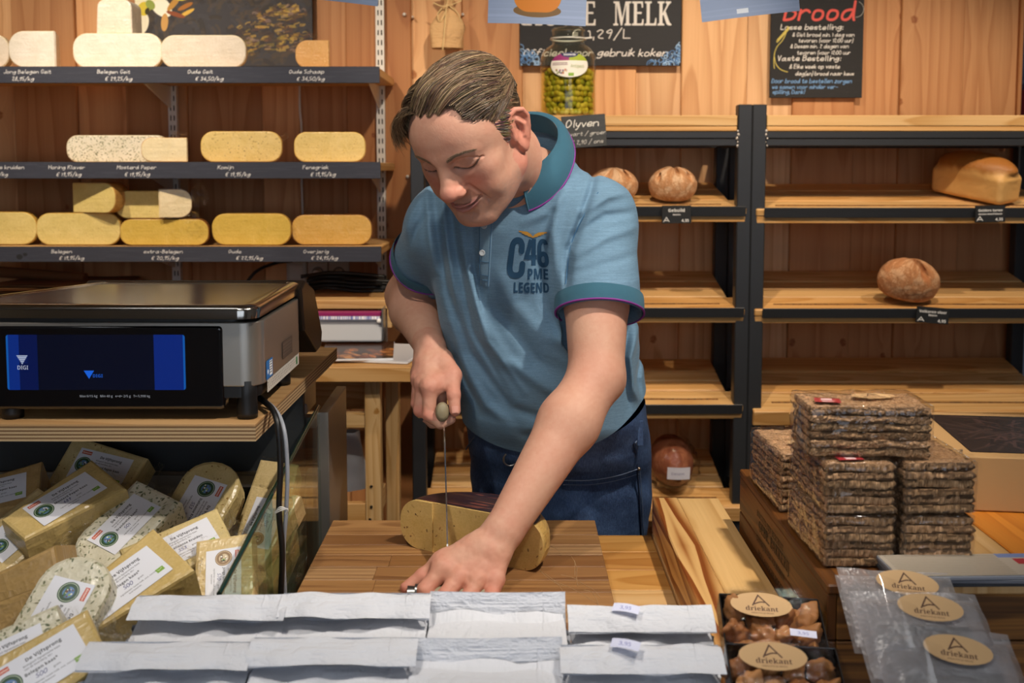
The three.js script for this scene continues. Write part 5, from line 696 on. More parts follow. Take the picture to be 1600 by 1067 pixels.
// ---------------------------------------------------------------- white paper bags along the front counter
const bagMat = std(0xd6d8de, 0.72, { bumpMap: rep(crinkle, 1.2, 0.5), bumpScale: 0.003, side: THREE.DoubleSide });
const stampTex = canvasTex(128, 48, (c) => { c.fillStyle = '#d6d8de'; c.fillRect(0, 0, 128, 48); c.fillStyle = '#77787e'; c.font = '14px monospace'; c.fillText('THT 14-03-22', 4, 16); c.fillText('L 2104 B', 4, 32); c.fillText('08:41', 4, 46); });
function whiteBag(label, px, d, topY, w, kind, seed, dep = 0.095) {
  const t = thing('white_bag', label, 'paper bag', [X(px, d), 0.901, -d]), H = topY - 0.901;
  // body: block with soft, crumpled faces
  const f = (u, v) => { const a = u * 4, side = Math.floor(a) % 4, k = a - Math.floor(a), c = [[-1, 1], [1, 1], [1, -1], [-1, -1], [-1, 1]], x = mix(c[side][0], c[side + 1][0], k), z = mix(c[side][1], c[side + 1][1], k), q = 1 / Math.pow(Math.pow(Math.abs(x), 9) + Math.pow(Math.abs(z), 9), 1 / 9); const n = 0.006 * noise3(x * 3 + seed, v * 4, z * 3) + 0.003 * noise3(x * 8, v * 9 + seed, z * 8); const bulge = 0.006 * Math.sin(Math.PI * v); return [x * q * (w / 2 + (Math.abs(x) > 0.95 ? n : 0)), v * (H - (kind === 'fold' ? 0.036 + 0.007 * z * q : 0.03)), z * q * (dep / 2 + bulge * (1 - Math.abs(x)) + n) * (1 - 0.1 * v * v)]; };
  part('bag_body', grid(48, 14, f), bagMat, t); part('bag_top', grid(10, 6, (u, v) => [(u - 0.5) * w * 0.98, H - (kind === 'fold' ? 0.036 + 0.014 * (v - 0.5) : 0.03) + 0.006 * noise3(u * 5 + seed, v * 3, 1) + 0.003 * Math.sin(v * 3.14), (v - 0.5) * dep * 0.9]), bagMat, t);
  if (kind === 'fold') { // folded top lying forward, wavy front edge
    part('folded_top', grid(28, 10, (u, v) => { const x = (u - 0.5) * (w + 0.004), wv = 0.0035 * Math.sin(u * 19 + seed) + 0.003 * noise3(u * 6, seed, 0); const z = mix(-dep * 0.46, -dep * 0.06 + wv, v), y = H + 0.002 - 0.013 * v * v - 0.003 * v + 0.0025 * noise3(u * 5, v * 4, seed + 2) + wv * v * 0.5; return [x, y, z]; }), bagMat, t);
    part('fold_edge', grid(28, 4, (u, v) => { const x = (u - 0.5) * (w + 0.004), wv = 0.0035 * Math.sin(u * 19 + seed) + 0.003 * noise3(u * 6, seed, 0); return [x, H - 0.014 + wv * 0.5 - 0.003 * v, -dep * 0.06 + wv - 0.01 * v]; }), bagMat, t);
    part('fold_back', grid(20, 3, (u, v) => [(u - 0.5) * w, mix(H + 0.002, H - 0.04, v), -dep * 0.46 - 0.001]), bagMat, t);
    part('date_stamp', sheet(0.04, 0.012).rotateX(-0.25).translate(-w * 0.08, H - 0.041, dep * 0.5 + 0.0065), printMat(stampTex, 0.75), t);
  } else { // crimped seal standing on a sloping front
    part('sloping_front', grid(28, 12, (u, v) => { const x = (u - 0.5) * w * (1 - 0.02 * v), y = mix(H - 0.022, H - 0.085, v) + 0.004 * noise3(u * 4, v * 3, seed), z = mix(-dep * 0.42, dep * 0.56, Math.pow(v, 0.8)) + 0.006 * Math.sin(v * 3) + 0.005 * Math.max(0, 1 - Math.abs(u - 0.72 + v * 0.1) * 14); return [x, y, z]; }), bagMat, t);
    part('crimped_seal', grid(28, 16, (u, v) => [(u - 0.5) * w, mix(H - 0.03, H, v), -dep * 0.41 - 0.012 * v + 0.0006 * Math.sin(v * 44) + 0.002 * Math.sin(u * 5 + seed)]), bagMat, t);
    part('date_stamp', sheet(0.042, 0.014).rotateX(-0.75).translate(-w * 0.22, H - 0.043, -0.004), printMat(stampTex, 0.75), t);
  }
  return t;
}
const bg = (n, c) => `white paper bag, ${n}, ${c}`;
whiteBag('white folded bag beside the wrapped cheeses, in the row toward the man', 305, 1.255, 1.058, 0.19, 'fold', 1);
whiteBag('white folded bag beside the wrapped cheeses, in the row toward the shopper', 233, 1.15, 1.046, 0.19, 'fold', 2);
whiteBag('second white folded bag in front of the cutting board', 543, 1.255, 1.061, 0.185, 'fold', 3);
whiteBag('second white folded bag in the row toward the shopper', 505, 1.15, 1.051, 0.19, 'fold', 4);
whiteBag('white bag with crimped seal just under the left hand of the man', 776, 1.255, 1.062, 0.172, 'seal', 5);
whiteBag('white bag with crimped seal in the row toward the shopper', 757, 1.15, 1.05, 0.178, 'seal', 6);
const b7 = whiteBag('white folded bag with a small price tag beside the cookie tray, row toward the man', 1011, 1.25, 1.046, 0.178, 'fold', 7), b8 = whiteBag('white folded bag with a small price tag beside the cookie tray, row toward the shopper', 1013, 1.15, 1.042, 0.184, 'fold', 8);
const tagTex = canvasTex(96, 40, (c) => { c.fillStyle = '#d9dcf2'; c.fillRect(0, 0, 96, 40); c.fillStyle = '#6a6fb0'; c.font = '22px serif'; c.fillText('3,95', 26, 28); });
for (const b of [b7, b8]) part('price_tag', sheet(0.034, 0.014, 0.002).rotateX(-1.2).rotateY(-0.35).translate(-0.018, 0.15, -0.03), printMat(tagTex, 0.6, { side: THREE.DoubleSide }), b);

// ---------------------------------------------------------------- crate, crispbread, carton, brochures
{
  const t = thing('wooden_crate', 'old brown wooden crate with faded stencilled text, carrying the crispbread', 'crate', [0.68, 0.926, -1.55]), x0 = 0.4, x1 = 0.97, z0 = -1.3, z1 = -1.815, y0 = 0.926, y1 = 1.074;
  const dark = woodMat(crateTex, 0.5, 0.75, { color: 0xd6c08c, roughness: 0.5 });
  for (const [a, b] of [[y0, (y0 + y1) / 2 - 0.001], [(y0 + y1) / 2 + 0.001, y1 - 0.013]]) { wpart('side_board', boxAt(x0, x0 + 0.012, a, b, z1, z0, 'z', 0.0015), dark, t); wpart('side_board', boxAt(x1 - 0.012, x1, a, b, z1, z0, 'z', 0.0015), dark, t); wpart('front_board', boxAt(x0 + 0.0125, x1 - 0.0125, a, b, z0 - 0.012, z0, 'x', 0.0015), M.crate, t); wpart('back_board', boxAt(x0 + 0.0125, x1 - 0.0125, a, b, z1, z1 + 0.012, 'x', 0.0015), M.crate, t); }
  for (let k = 0; k < 4; k++) wpart('top_board', boxAt(mix(x0 - 0.002, x1 + 0.002, k / 4) + 0.001, mix(x0 - 0.002, x1 + 0.002, (k + 1) / 4) - 0.001, y1 - 0.0125, y1, z1, z0 + 0.002, 'z', 0.002), k > 1 ? woodMat(pineTex, 0.75, 1.2, { color: 0xffc468, roughness: 0.35 }) : k ? M.pine : dark, t);
  wpart('corner_post', boxAt(x0 + 0.013, x0 + 0.04, y0, y1 - 0.013, z0 - 0.04, z0 - 0.0125, 'y'), M.crate, t);
  const tex = canvasTex(512, 160, (c) => { c.clearRect(0, 0, 512, 160); c.fillStyle = '#1a0f06'; reseed(12); for (let r = 0; r < 5; r++) { c.font = 'bold ' + (r === 1 ? 34 : 20) + 'px serif'; c.fillText(['BISCUITS FIJN BESCHUIT', 'GEBR. BAKKERIJ', 'ONTBIJTKOEK VOLKOREN', 'HOLLANDSCHE ROGGE', 'DROOG BEWAREN'][r], 10 + 20 * (r % 2), 28 + r * 30); } });
  const g = sheet(0.34, 0.11).rotateY(-Math.PI / 2).translate(x0 - 0.0006, 1.0, -1.52); wpart('stencil_text', g, new THREE.MeshStandardMaterial({ map: tex, transparent: true, roughness: 0.7 }), t);
}
const sliceMats = ['#a8845e', '#b38b64', '#9c7854'].map((c, i) => { const [r, g, b] = hex(c); return new THREE.MeshStandardMaterial({ map: rep(dataTex(128, 128, (u, v, x, y) => { const n = 34 * noise3(x / 1.6, y / 1.6, i) + 26 * noise3(x / 5, y / 5, i + 4); return [clamp(r + n, 0, 255), clamp(g + n * 0.9, 0, 255), clamp(b + n * 0.8, 0, 255)]; }), 12), roughness: 0.95, bumpMap: rep(bumpNoise, 6), bumpScale: 0.003 }); });
function sliceGeo(w, l, seed) { // crisp slab with ragged edges
  const g = new RoundedBoxGeometry(w, 0.0095, l, 2, 0.003); const m = mergeVertices((() => { const b = new THREE.BoxGeometry(w, 0.0098, l, 34, 3, 58); b.deleteAttribute('uv'); b.deleteAttribute('normal'); return b; })()), p = m.attributes.position;
  for (let i = 0; i < p.count; i++) { const x = p.getX(i), y = p.getY(i), z = p.getZ(i), n = noise3(x * 150 + seed, y * 120, z * 150), e = 0.002 * noise3(x * 70, seed + y * 200, z * 70) + 0.0011 * noise3(x * 420, y * 420 + seed, z * 420), ex = Math.abs(Math.abs(x) - w / 2) < 1e-4 ? 1 : 0, ez = Math.abs(Math.abs(z) - l / 2) < 1e-4 ? 1 : 0, mid = Math.abs(y) < 0.003 ? 0.0004 : -0.0006; p.setXYZ(i, x + ex * Math.sign(x) * (e + mid + 0.0014 * n), y + 0.0009 * n + 0.0014 * noise3(x * 40, seed * 3, z * 40) + 0.0007 * noise3(x * 400, seed * 3, z * 400), z + ez * Math.sign(z) * (e + mid + 0.0014 * n)); }
  m.computeVertexNormals(); return uvBox(m.toNonIndexed(), 'z');
}
const SG = [0, 1, 2, 3].map((k) => sliceGeo(0.09, 0.158, k * 11 + 1));
const wrapTop = (draw) => canvasTex(256, 144, draw);
const logoDraw = (c, W, H, k = 1) => { c.fillStyle = '#c7a273'; c.beginPath(); c.ellipse(W / 2, H / 2, W * 0.49, H * 0.48, 0, 0, 7); c.fill(); c.strokeStyle = '#b28c5c'; c.lineWidth = 1; for (let j = 0; j < W; j += 8) { c.beginPath(); c.moveTo(j, 0); c.lineTo(j, H); c.globalAlpha = 0.25; c.stroke(); } c.globalAlpha = 1; c.strokeStyle = '#3f1f16'; c.lineWidth = W * 0.022; c.beginPath(); c.moveTo(W * 0.36, H * 0.56); c.lineTo(W * 0.47, H * 0.14); c.lineTo(W * 0.63, H * 0.55); c.moveTo(W * 0.39, H * 0.5); c.quadraticCurveTo(W * 0.5, H * 0.36, W * 0.56, H * 0.42); c.stroke(); c.fillStyle = '#3f1f16'; c.font = 'bold ' + W * 0.118 + 'px serif'; c.textAlign = 'center'; c.fillText('driekant', W / 2, H * 0.75); c.font = W * 0.035 + 'px sans-serif'; c.fillText('AMBACHTELIJK BROOD', W / 2, H * 0.86); c.textAlign = 'left'; };
const ovalTex = canvasTex(512, 256, (c, W, H) => { c.clearRect(0, 0, W, H); logoDraw(c, W, H); });
const ovalMat = new THREE.MeshStandardMaterial({ map: ovalTex, transparent: true, alphaTest: 0.5, roughness: 0.7, side: THREE.DoubleSide });
function oval(w, h) { return grid(24, 6, (u, v) => { const a = u * Math.PI * 2; return [Math.cos(a) * v * w / 2, Math.sin(a) * v * h / 2, 0]; }); }
function ovalUV(w, h) { const g = oval(w, h), p = g.attributes.position, uv = g.attributes.uv; for (let i = 0; i < p.count; i++) uv.setXY(i, 0.5 + p.getX(i) / w * 0.98, 0.5 + p.getY(i) / h * 0.96); g.computeVertexNormals(); return g; }
function crispPack(label, pos, n, rotY, opts = {}) {
  const t = thing('crispbread_pack', label, 'crispbread', pos); t.rotation.y = rotY; reseed(Math.round(pos[0] * 1000 + pos[2] * 777));
  for (let k = 0; k < n; k++) { const m = part('slice', SG[(k * 3 + Math.floor(rnd() * 4)) % 4], sliceMats[k % 3], t); m.position.set(rr(-0.0015, 0.0015), 0.0065 + k * 0.0111, rr(-0.002, 0.002)); m.rotation.y = rr(-0.015, 0.015) + (k % 2 ? Math.PI : 0); }
  const H = n * 0.0111 + 0.003, w = 0.098, l = 0.168; const g = new THREE.BoxGeometry(w, H, l, 14, 10, 20); { const q = g.attributes.position, nn = g.attributes.normal; for (let i = 0; i < q.count; i++) { const x = q.getX(i), y = q.getY(i), z = q.getZ(i), ed = (Math.abs(x) > w / 2 - 1e-4) + (Math.abs(y) > H / 2 - 1e-4) + (Math.abs(z) > l / 2 - 1e-4), m = ed > 1 ? -0.0015 : 0.0014 * noise3(x * 60 + pos[0] * 90, y * 60, z * 60) + 0.0007 * noise3(x * 150, y * 150, z * 150 + pos[1] * 70) + 0.0012; q.setXYZ(i, x + m * Math.sign(x) * (Math.abs(x) > w / 2 - 1e-4), y + m * Math.sign(y) * (Math.abs(y) > H / 2 - 1e-4), z + m * Math.sign(z) * (Math.abs(z) > l / 2 - 1e-4)); } g.deleteAttribute('normal'); } g.translate(0, H / 2 + 0.002, 0); const g9 = mergeVertices(g.deleteAttribute('uv')); g9.computeVertexNormals(); part('clear_wrap', uvBox(g9.toNonIndexed(), 'z'), film({ bumpMap: rep(crinkle, 7), bumpScale: 0.0016, roughness: 0.06 }), t);
  part('wrap_fold', crumple(0.07, 0.05, 0.01, n + 3).rotateY(Math.PI / 2).translate(0.053, H * 0.6, l * 0.2), film(), t);
  if (opts.oval) part('oval_sticker', ovalUV(0.06, 0.034).rotateX(-Math.PI / 2).rotateY(opts.oval).translate(0.01, H + 0.002, 0.02), ovalMat, t);
  if (opts.red) part('red_label', sheet(0.034, 0.026).rotateX(-Math.PI / 2).rotateY(opts.red).translate(opts.rx ?? -0.01, H + 0.002, opts.rz ?? 0.055), printMat(canvasTex(96, 72, (c) => { c.fillStyle = '#a5202c'; c.fillRect(0, 0, 96, 72); c.fillStyle = '#e8c8c8'; c.fillRect(26, 8, 44, 12); c.fillRect(20, 26, 56, 4); c.fillRect(30, 36, 40, 28); }), 0.5), t);
  return t;
}
const CY = 1.0745, hp = 6 * 0.0111 + 0.0045;
crispPack('lower crispbread pack at the crate corner, under two others', [0.455, CY, -1.435], 6, 0.02);
crispPack('upper crispbread pack at the crate corner, below the crosswise one', [0.456, CY + hp, -1.436], 6, 0.0, { red: 0.1, rz: 0.06 });
crispPack('lower crispbread pack before the brochures', [0.561, CY, -1.435], 6, -0.02);
crispPack('upper crispbread pack beside the carton, below the crosswise one', [0.56, CY + hp, -1.437], 6, 0.03);
crispPack('topmost crispbread pack lying crosswise on the others', [0.475, CY + 2 * hp, -1.42], 6, Math.PI / 2 - 0.03, { oval: -1.57 + 0.1, red: 1.4, rx: -0.02, rz: -0.05 });
crispPack('crispbread pack with red label behind the stack, toward the racks', [0.452, CY, -1.66], 8, 0.05, { oval: 0.2, red: 0.15, rz: 0.05, rx: 0.0 });
{
  const d = 1.72, x0 = X(1512, 1.55), t = thing('carton', 'brown carton with dark picture lid and printed text bands', 'box', [x0 + 0.17, 1.075, -1.72]); t.rotation.y = -0.12; const W = 0.32, H = 0.085, D = 0.3;
  part('carton_body', cbox(W, H, D, 0.002).translate(0, H / 2, 0), std(0xb9905c, 0.8), t);
  part('lid_print', sheet(W - 0.05, D - 0.05).rotateX(-Math.PI / 2).translate(0.02, H + 0.0008, 0), printMat(canvasTex(256, 256, (c, w, h) => { reseed(8); c.fillStyle = '#241a18'; c.fillRect(0, 0, w, h); for (let k = 0; k < 60; k++) { c.strokeStyle = ['#3a2a26', '#4a3430', '#1c1414'][k % 3]; c.lineWidth = 5; c.beginPath(); c.moveTo(rnd() * w, rnd() * h); c.lineTo(rnd() * w, rnd() * h); c.stroke(); } }), 0.5), t);
  part('side_print', sheet(0.16, H - 0.004).rotateY(-Math.PI / 2).translate(-W / 2 - 0.0008, H / 2, 0.06), printMat(canvasTex(384, 200, (c, w, h) => { c.fillStyle = '#b9905c'; c.fillRect(0, 0, w, h); c.fillStyle = '#2a1c12'; c.save(); c.translate(0, 0); const rows = ['meten mm', 'delen smullen', 'uitzoeken kiezen', 'lekker knabbelen', 'brood en koek']; rows.forEach((r, i) => { c.font = (i === 0 ? 'bold 62px' : 'bold 30px') + ' serif'; c.fillText(r, 30, 60 + i * 33 + (i ? 10 : 0)); }); c.restore(); }), 0.7), t);
  for (let k = 0; k < 3; k++) { const b = thing('brochure', ['lowest grey brochure at the crate front', 'middle brochure of the pile before the crispbread', 'topmost brochure with ruled lines and a red corner'][k], 'brochure', [X(1500, 1.33), 1.0755 + k * 0.0052, -1.325 + k * 0.002]); b.rotation.y = [0.02, -0.01, 0.03][k]; const w = 0.21, l = 0.075; part('pages', cbox(w, 0.005, l, 0.0008).translate(0.02, 0.0025, 0), std([0x3a3d42, 0x6d7078, 0x8f9198][k], 0.5), b); if (k === 2) part('cover', sheet(w - 0.002, l - 0.002).rotateX(-Math.PI / 2).translate(0.02, 0.0058, 0), printMat(canvasTex(256, 128, (c) => { c.fillStyle = '#b3a898'; c.fillRect(0, 0, 256, 128); c.fillStyle = '#8a7c68'; for (let j = 0; j < 12; j++) c.fillRect(8, 8 + j * 10, 180, 3); c.fillStyle = '#a8303a'; c.fillRect(210, 30, 46, 34); c.fillStyle = '#6f83b0'; c.fillRect(190, 0, 66, 24); }), 0.4), b); }
}
// ---------------------------------------------------------------- cookie trays and clear treat bags
function cookieTray(label, px, py, y, yaw) {
  const t = thing('cookie_tray', label, 'cookies', atY(px, py, y)); t.rotation.set(0.42, yaw, 0, 'XYZ'); const w = 0.125, l = 0.105, h = 0.03;
  part('tray', join([cbox(w, 0.002, l, 0.0005).translate(0, 0.001, 0), cbox(w, h, 0.002, 0.0005).translate(0, h / 2, -l / 2), cbox(w, h, 0.002, 0.0005).translate(0, h / 2, l / 2), cbox(0.002, h, l, 0.0005).translate(-w / 2, h / 2, 0), cbox(0.002, h, l, 0.0005).translate(w / 2, h / 2, 0)]), phys(0x0b0b0d, 0.25), t);
  reseed(Math.round(px)); const cg = new THREE.IcosahedronGeometry(0.0165, 6), p = cg.attributes.position; for (let i = 0; i < p.count; i++) { const n = 1 + 0.42 * noise3(p.getX(i) * 95, p.getY(i) * 95, p.getZ(i) * 95) + 0.16 * noise3(p.getX(i) * 260, p.getY(i) * 260, p.getZ(i) * 260); p.setXYZ(i, p.getX(i) * n * 1.3, p.getY(i) * n * 0.8, p.getZ(i) * n); } const cg2 = mergeVertices((() => { const q = cg.clone(); q.deleteAttribute('normal'); q.deleteAttribute('uv'); return q; })()); cg2.computeVertexNormals(); const cm = [0xa06a38, 0x8f5a2e, 0xb47c46].map((c) => phys(c, 0.65));
  for (let i = 0; i < 4; i++) for (let j = 0; j < 3; j++) { const m = part('cookie', cg2, cm[Math.floor(rnd() * 3)], t); m.position.set((i - 1.5) * 0.0295 + rr(-0.002, 0.002), 0.0145 + rr(0, 0.004), (j - 1) * 0.031); m.rotation.set(rnd() * 6, rnd() * 6, rnd() * 6); }
  part('clear_lid', grid(18, 14, (u, v) => [(u - 0.5) * (w + 0.012), h + 0.007 + 0.0035 * noise3(u * 5, v * 4, px) - 0.02 * Math.pow(Math.abs(u - 0.5) * 2, 8), (v - 0.5) * (l + 0.016)]), film({ bumpMap: rep(crinkle, 2), bumpScale: 0.002 }), t);
  part('oval_sticker', ovalUV(0.077, 0.04).rotateX(-Math.PI / 2).translate(-0.014, h + 0.0125, -0.026), ovalMat, t);
  part('price_tag', sheet(0.032, 0.011).rotateX(-Math.PI / 2).rotateY(-0.08).translate(0.032, h + 0.0122, 0.016), printMat(tagTex, 0.5), t);
  return t;
}
cookieTray('cookie tray with oval label and price tag beside the crate', 1205, 1008, 1.0, -0.08);
cookieTray('cookie tray at the bottom edge, in front of the other tray', 1226, 1096, 1.0, -0.06);
function treatBag(label, px, py, y, w, h, yaw, tilt) {
  const t = thing('treat_bag', label, 'treats', atY(px, py, y)); t.rotation.set(tilt, yaw, 0, 'XYZ');
  const slab = new RoundedBoxGeometry(w * 0.72, 0.012, h * 0.5, 3, 0.005); part('treat', slab.translate(0, -0.004, h * 0.14), std(0x4a4342, 0.5, { bumpMap: rep(bumpNoise, 2), bumpScale: 0.002 }), t);
  const filmO = film({ roughness: 0.3, color: 0xe6e4e6, transmission: 0.8, bumpMap: rep(crinkle, 1), bumpScale: 0.003 });
  part('clear_bag', grid(22, 20, (u, v) => { const e = Math.sin(Math.PI * clamp((v - 0.12) / 0.88)); return [(u - 0.5) * w, 0.018 * Math.sqrt(Math.max(0, e)) * (1 - Math.pow(Math.abs(2 * u - 1), 6)) + 0.002 * noise3(u * 6, v * 6, px), (v - 0.5) * h]; }), filmO, t); part('clear_bag_back', grid(8, 8, (u, v) => [(u - 0.5) * w, -0.013, (v - 0.5) * h]), filmO, t);
  part('crease', grid(10, 6, (u, v) => [-w * 0.2 + (u - 0.5) * 0.05, 0.02 + 0.012 * (1 - Math.abs(2 * u - 1)) * (1 - v * 0.6), h * (-0.2 + 0.5 * v)]), film({ roughness: 0.1 }), t);
  part('oval_sticker', ovalUV(0.074, 0.038).rotateX(-Math.PI / 2).rotateY(-0.1).translate(w * 0.04, 0.0215, -h * 0.18), ovalMat, t);
  return t;
}
treatBag('clear treat bag furthest back, its oval label half covered', 1412, 950, 1.068, 0.138, 0.115, -0.05, 0.5);
treatBag('clear treat bag in the middle of three with a driekant label', 1448, 992, 1.066, 0.15, 0.12, -0.03, 0.5);
treatBag('clear treat bag closest to the shopper with bright crease', 1490, 1062, 1.04, 0.155, 0.13, -0.08, 0.5);
// ---------------------------------------------------------------- the man behind the counter
const man = thing('person', 'man in blue polo shirt and jeans, looking down, cutting cheese with a two handled knife', 'person', [0.09, 0, -2.2]);
const HS = 1.08, HP = V(-0.066, 1.647, -1.86), HM = new THREE.Matrix4().compose(HP, new THREE.Quaternion().setFromEuler(new THREE.Euler(R_(36.8), R_(-28.5), R_(5.5), 'YXZ')), V(HS, HS, HS)), HI = HM.clone().invert(), hi_ = HI.elements;
const headLocal = (v) => v.clone().applyMatrix4(HI), headWorld = (x, y, z) => V(x, y, z).applyMatrix4(HM);
const arr = (v) => [v.x, v.y, v.z];
// skull and face, in the head's own frame: x to his left, y up, z forward, metres
const lerp3 = (a, b, t) => [mix(a[0], b[0], t), mix(a[1], b[1], t), mix(a[2], b[2], t)];
const poly = (x, y, z, P, ra, rb = ra) => { let d = 9; for (let i = 0; i < P.length - 1; i++) d = Math.min(d, cap(x, y, z, P[i], P[i + 1], mix(ra, rb, i / (P.length - 1)), mix(ra, rb, (i + 1) / (P.length - 1)))); return d; };
function skull(x, y, z) { let d = ell(x, y, z, 0, 0.041, -0.006, 0.078, 0.080, 0.1); return smin(d, ell(x, y, z, 0, 0.047, 0.036, 0.067, 0.058, 0.059), 0.03); }
const poly2 = (x, y, P) => { let d = 9; for (let i = 0; i < P.length - 1; i++) { const a = P[i], b = P[i + 1], dx = b[0] - a[0], dy = b[1] - a[1], t = clamp(((x - a[0]) * dx + (y - a[1]) * dy) / (dx * dx + dy * dy)); d = Math.min(d, Math.hypot(x - a[0] - t * dx, y - a[1] - t * dy)); } return d; };
const gauss = (d, w) => Math.exp(-((d / w) ** 2));
const LIDLINE = [[0.0150, 0.0150], [0.0190, 0.0112], [0.0250, 0.0080], [0.0330, 0.0066], [0.0410, 0.0078], [0.0480, 0.0118], [0.0545, 0.0178]];
const CREASE = [[0.0160, 0.0225], [0.0240, 0.0275], [0.0340, 0.0288], [0.0440, 0.0262], [0.0520, 0.0215], [0.0575, 0.0165]];
const MOUTH = [[0, -0.0605], [0.009, -0.0598], [0.018, -0.0580], [0.026, -0.0545], [0.0310, -0.0505]];
function face(X0, Y0, z) {
  const x = X0 / 1.03, y = Y0 < -0.02 ? -0.02 + (Y0 + 0.02) / 0.92 : Y0, a = Math.abs(x);
  let d = skull(x, y, z);
  d = smin(d, ell(x, y, z, 0, -0.018, 0.036, 0.061, 0.075, 0.057), 0.03);                     // middle of the face
  d = smin(d, ell(a, y, z, 0.043, -0.008, 0.058, 0.023, 0.019, 0.022), 0.022);                // cheek bones
  d = smin(d, ell(a, y, z, 0.037, -0.042, 0.060, 0.028, 0.030, 0.026), 0.02);                 // cheeks
  d = smin(d, cap(a, y, z, [0.050, -0.052, 0.006], [0.019, -0.098, 0.073], 0.0255, 0.0185), 0.03); // jaw
  d = smin(d, ell(x, y, z, 0, -0.070, 0.052, 0.040, 0.036, 0.044), 0.02);                     // mouth mound
  d = smin(d, ell(x, y, z, 0, -0.098, 0.082, 0.021, 0.016, 0.016), 0.018);                    // chin
  d = smin(d, ell(x, y, z, 0, -0.082, 0.018, 0.045, 0.032, 0.055), 0.03);                     // under the chin
  d = smin(d, cap(a, y, z, [0.010, 0.033, 0.0895], [0.043, 0.0335, 0.073], 0.0105, 0.008), 0.014); // brow
  d = smax(d, -ell(a, y, z, 0.0335, 0.0165, 0.1, 0.0225, 0.0130, 0.0135), 0.011);             // eye sockets
  d = smin(d, ell(a, y, z, 0.0345, 0.0165, 0.0735, 0.0192, 0.0150, 0.0142), 0.005);            // eyeball under the lid
  if (z > 0.05) d += 0.0018 * gauss(poly2(a, y, LIDLINE), 0.0014) + 0.0016 * gauss(poly2(a, y, CREASE), 0.0017) - 0.0008 * gauss(Math.max(0, poly2(a, y - 0.0028, LIDLINE)), 0.002);
  d = smin(d, poly(a, y, z, [[0.020, 0.000, 0.0840], [0.033, -0.0035, 0.0842], [0.047, 0.002, 0.0755]], 0.0035), 0.006);    // lower lid
  // nose
  d = smin(d, cap(x, y, z, [0, 0.028, 0.0905], [0, -0.012, 0.1135], 0.0085, 0.0105), 0.014);
  d = smin(d, cap(x, y, z, [0, 0.0, 0.090], [0, -0.022, 0.099], 0.013, 0.0175), 0.012);
  d = smin(d, ell(x, y, z, 0, -0.0205, 0.1165, 0.0135, 0.0125, 0.0125), 0.008);
  d = smin(d, ell(a, y, z, 0.0135, -0.0245, 0.1045, 0.0085, 0.0088, 0.0115), 0.006);
  d = smax(d, -poly(a, y, z, [[0.0195, -0.015, 0.1], [0.0235, -0.026, 0.0965]], 0.0013), 0.005);
  d = smax(d, -ell(a, y, z, 0.0068, -0.0345, 0.1085, 0.0042, 0.004, 0.0058), 0.003);
  // lips
  d = smin(d, poly(a, y, z, [[0, -0.0555, 0.1055], [0.009, -0.0548, 0.1045], [0.019, -0.0550, 0.0985], [0.0265, -0.0530, 0.0905]], 0.0028, 0.001), 0.008);
  d = smin(d, poly(a, y, z, [[0, -0.0665, 0.1025], [0.010, -0.0655, 0.1010], [0.020, -0.0605, 0.0955]], 0.0042, 0.001), 0.009);
  if (z > 0.05) d += 0.0034 * gauss(poly2(a, y, MOUTH), 0.0015) + 0.0022 * gauss(Math.hypot(a - 0.0315, y + 0.0505), 0.004);
  d = smax(d, -cap(x, y, z, [0, -0.039, 0.1075], [0, -0.049, 0.1075], 0.0018, 0.0026), 0.006);
  d = smax(d, -cap(x, y, z, [-0.012, -0.0785, 0.0995], [0.012, -0.0785, 0.0995], 0.0025), 0.012);
  if (z > 0.05) d += 0.0022 * gauss(poly2(a, y, [[0.0225, -0.022], [0.030, -0.034], [0.0375, -0.048], [0.040, -0.060]]), 0.0034);   // smile fold
  // ears
  if (a > 0.05) {
    const ez = z + 0.006, out = 0.0745 + 0.42 * Math.max(0, -ez);
    const E3 = (yy, zz, o = 0) => [0.0745 + 0.42 * Math.max(0, -zz) + o, yy, zz - 0.006];
    let e = poly(a, y, z, [E3(0.009, 0.007), E3(0.024, 0.009), E3(0.036, 0.001, 0.003), E3(0.038, -0.011, 0.004), E3(0.031, -0.022, 0.005), E3(0.016, -0.027, 0.004), E3(0.0, -0.022, 0.003), E3(-0.014, -0.013, 0.002)], 0.0046, 0.004);
    e = smin(e, ell(a, y, z, 0.078, -0.024, -0.011, 0.0055, 0.0125, 0.0095), 0.006);
    let pl = Math.max(Math.abs(a - out) - 0.0028, Math.hypot((y - 0.006) / 0.031, (ez + 0.009) / 0.0185) * 0.0185 - 0.0185); e = smin(e, pl, 0.006);
    e = smin(e, poly(a, y, z, [E3(0.022, -0.008, 0.003), E3(0.008, -0.015, 0.004), E3(-0.008, -0.010, 0.003)], 0.0035), 0.004);
    e = smax(e, -ell(a, y, z, 0.083, 0.004, -0.008, 0.009, 0.0115, 0.0085), 0.004);
    e = smin(e, ell(a, y, z, 0.0755, -0.001, 0.004, 0.0045, 0.0075, 0.0045), 0.004);
    e = smin(e, ell(a, y, z, 0.066, 0.0, -0.006, 0.012, 0.022, 0.012), 0.006);
    d = smin(d, e, 0.006);
  }
  return d;
}
const NECK = [arr(headLocal(V(0.038, 1.59, -2.03))), [0, -0.035, -0.032]];
const headField = (x, y, z) => smin(face(x, y, z), cap(x, y, z, NECK[1], NECK[0], 0.060, 0.067), 0.035);
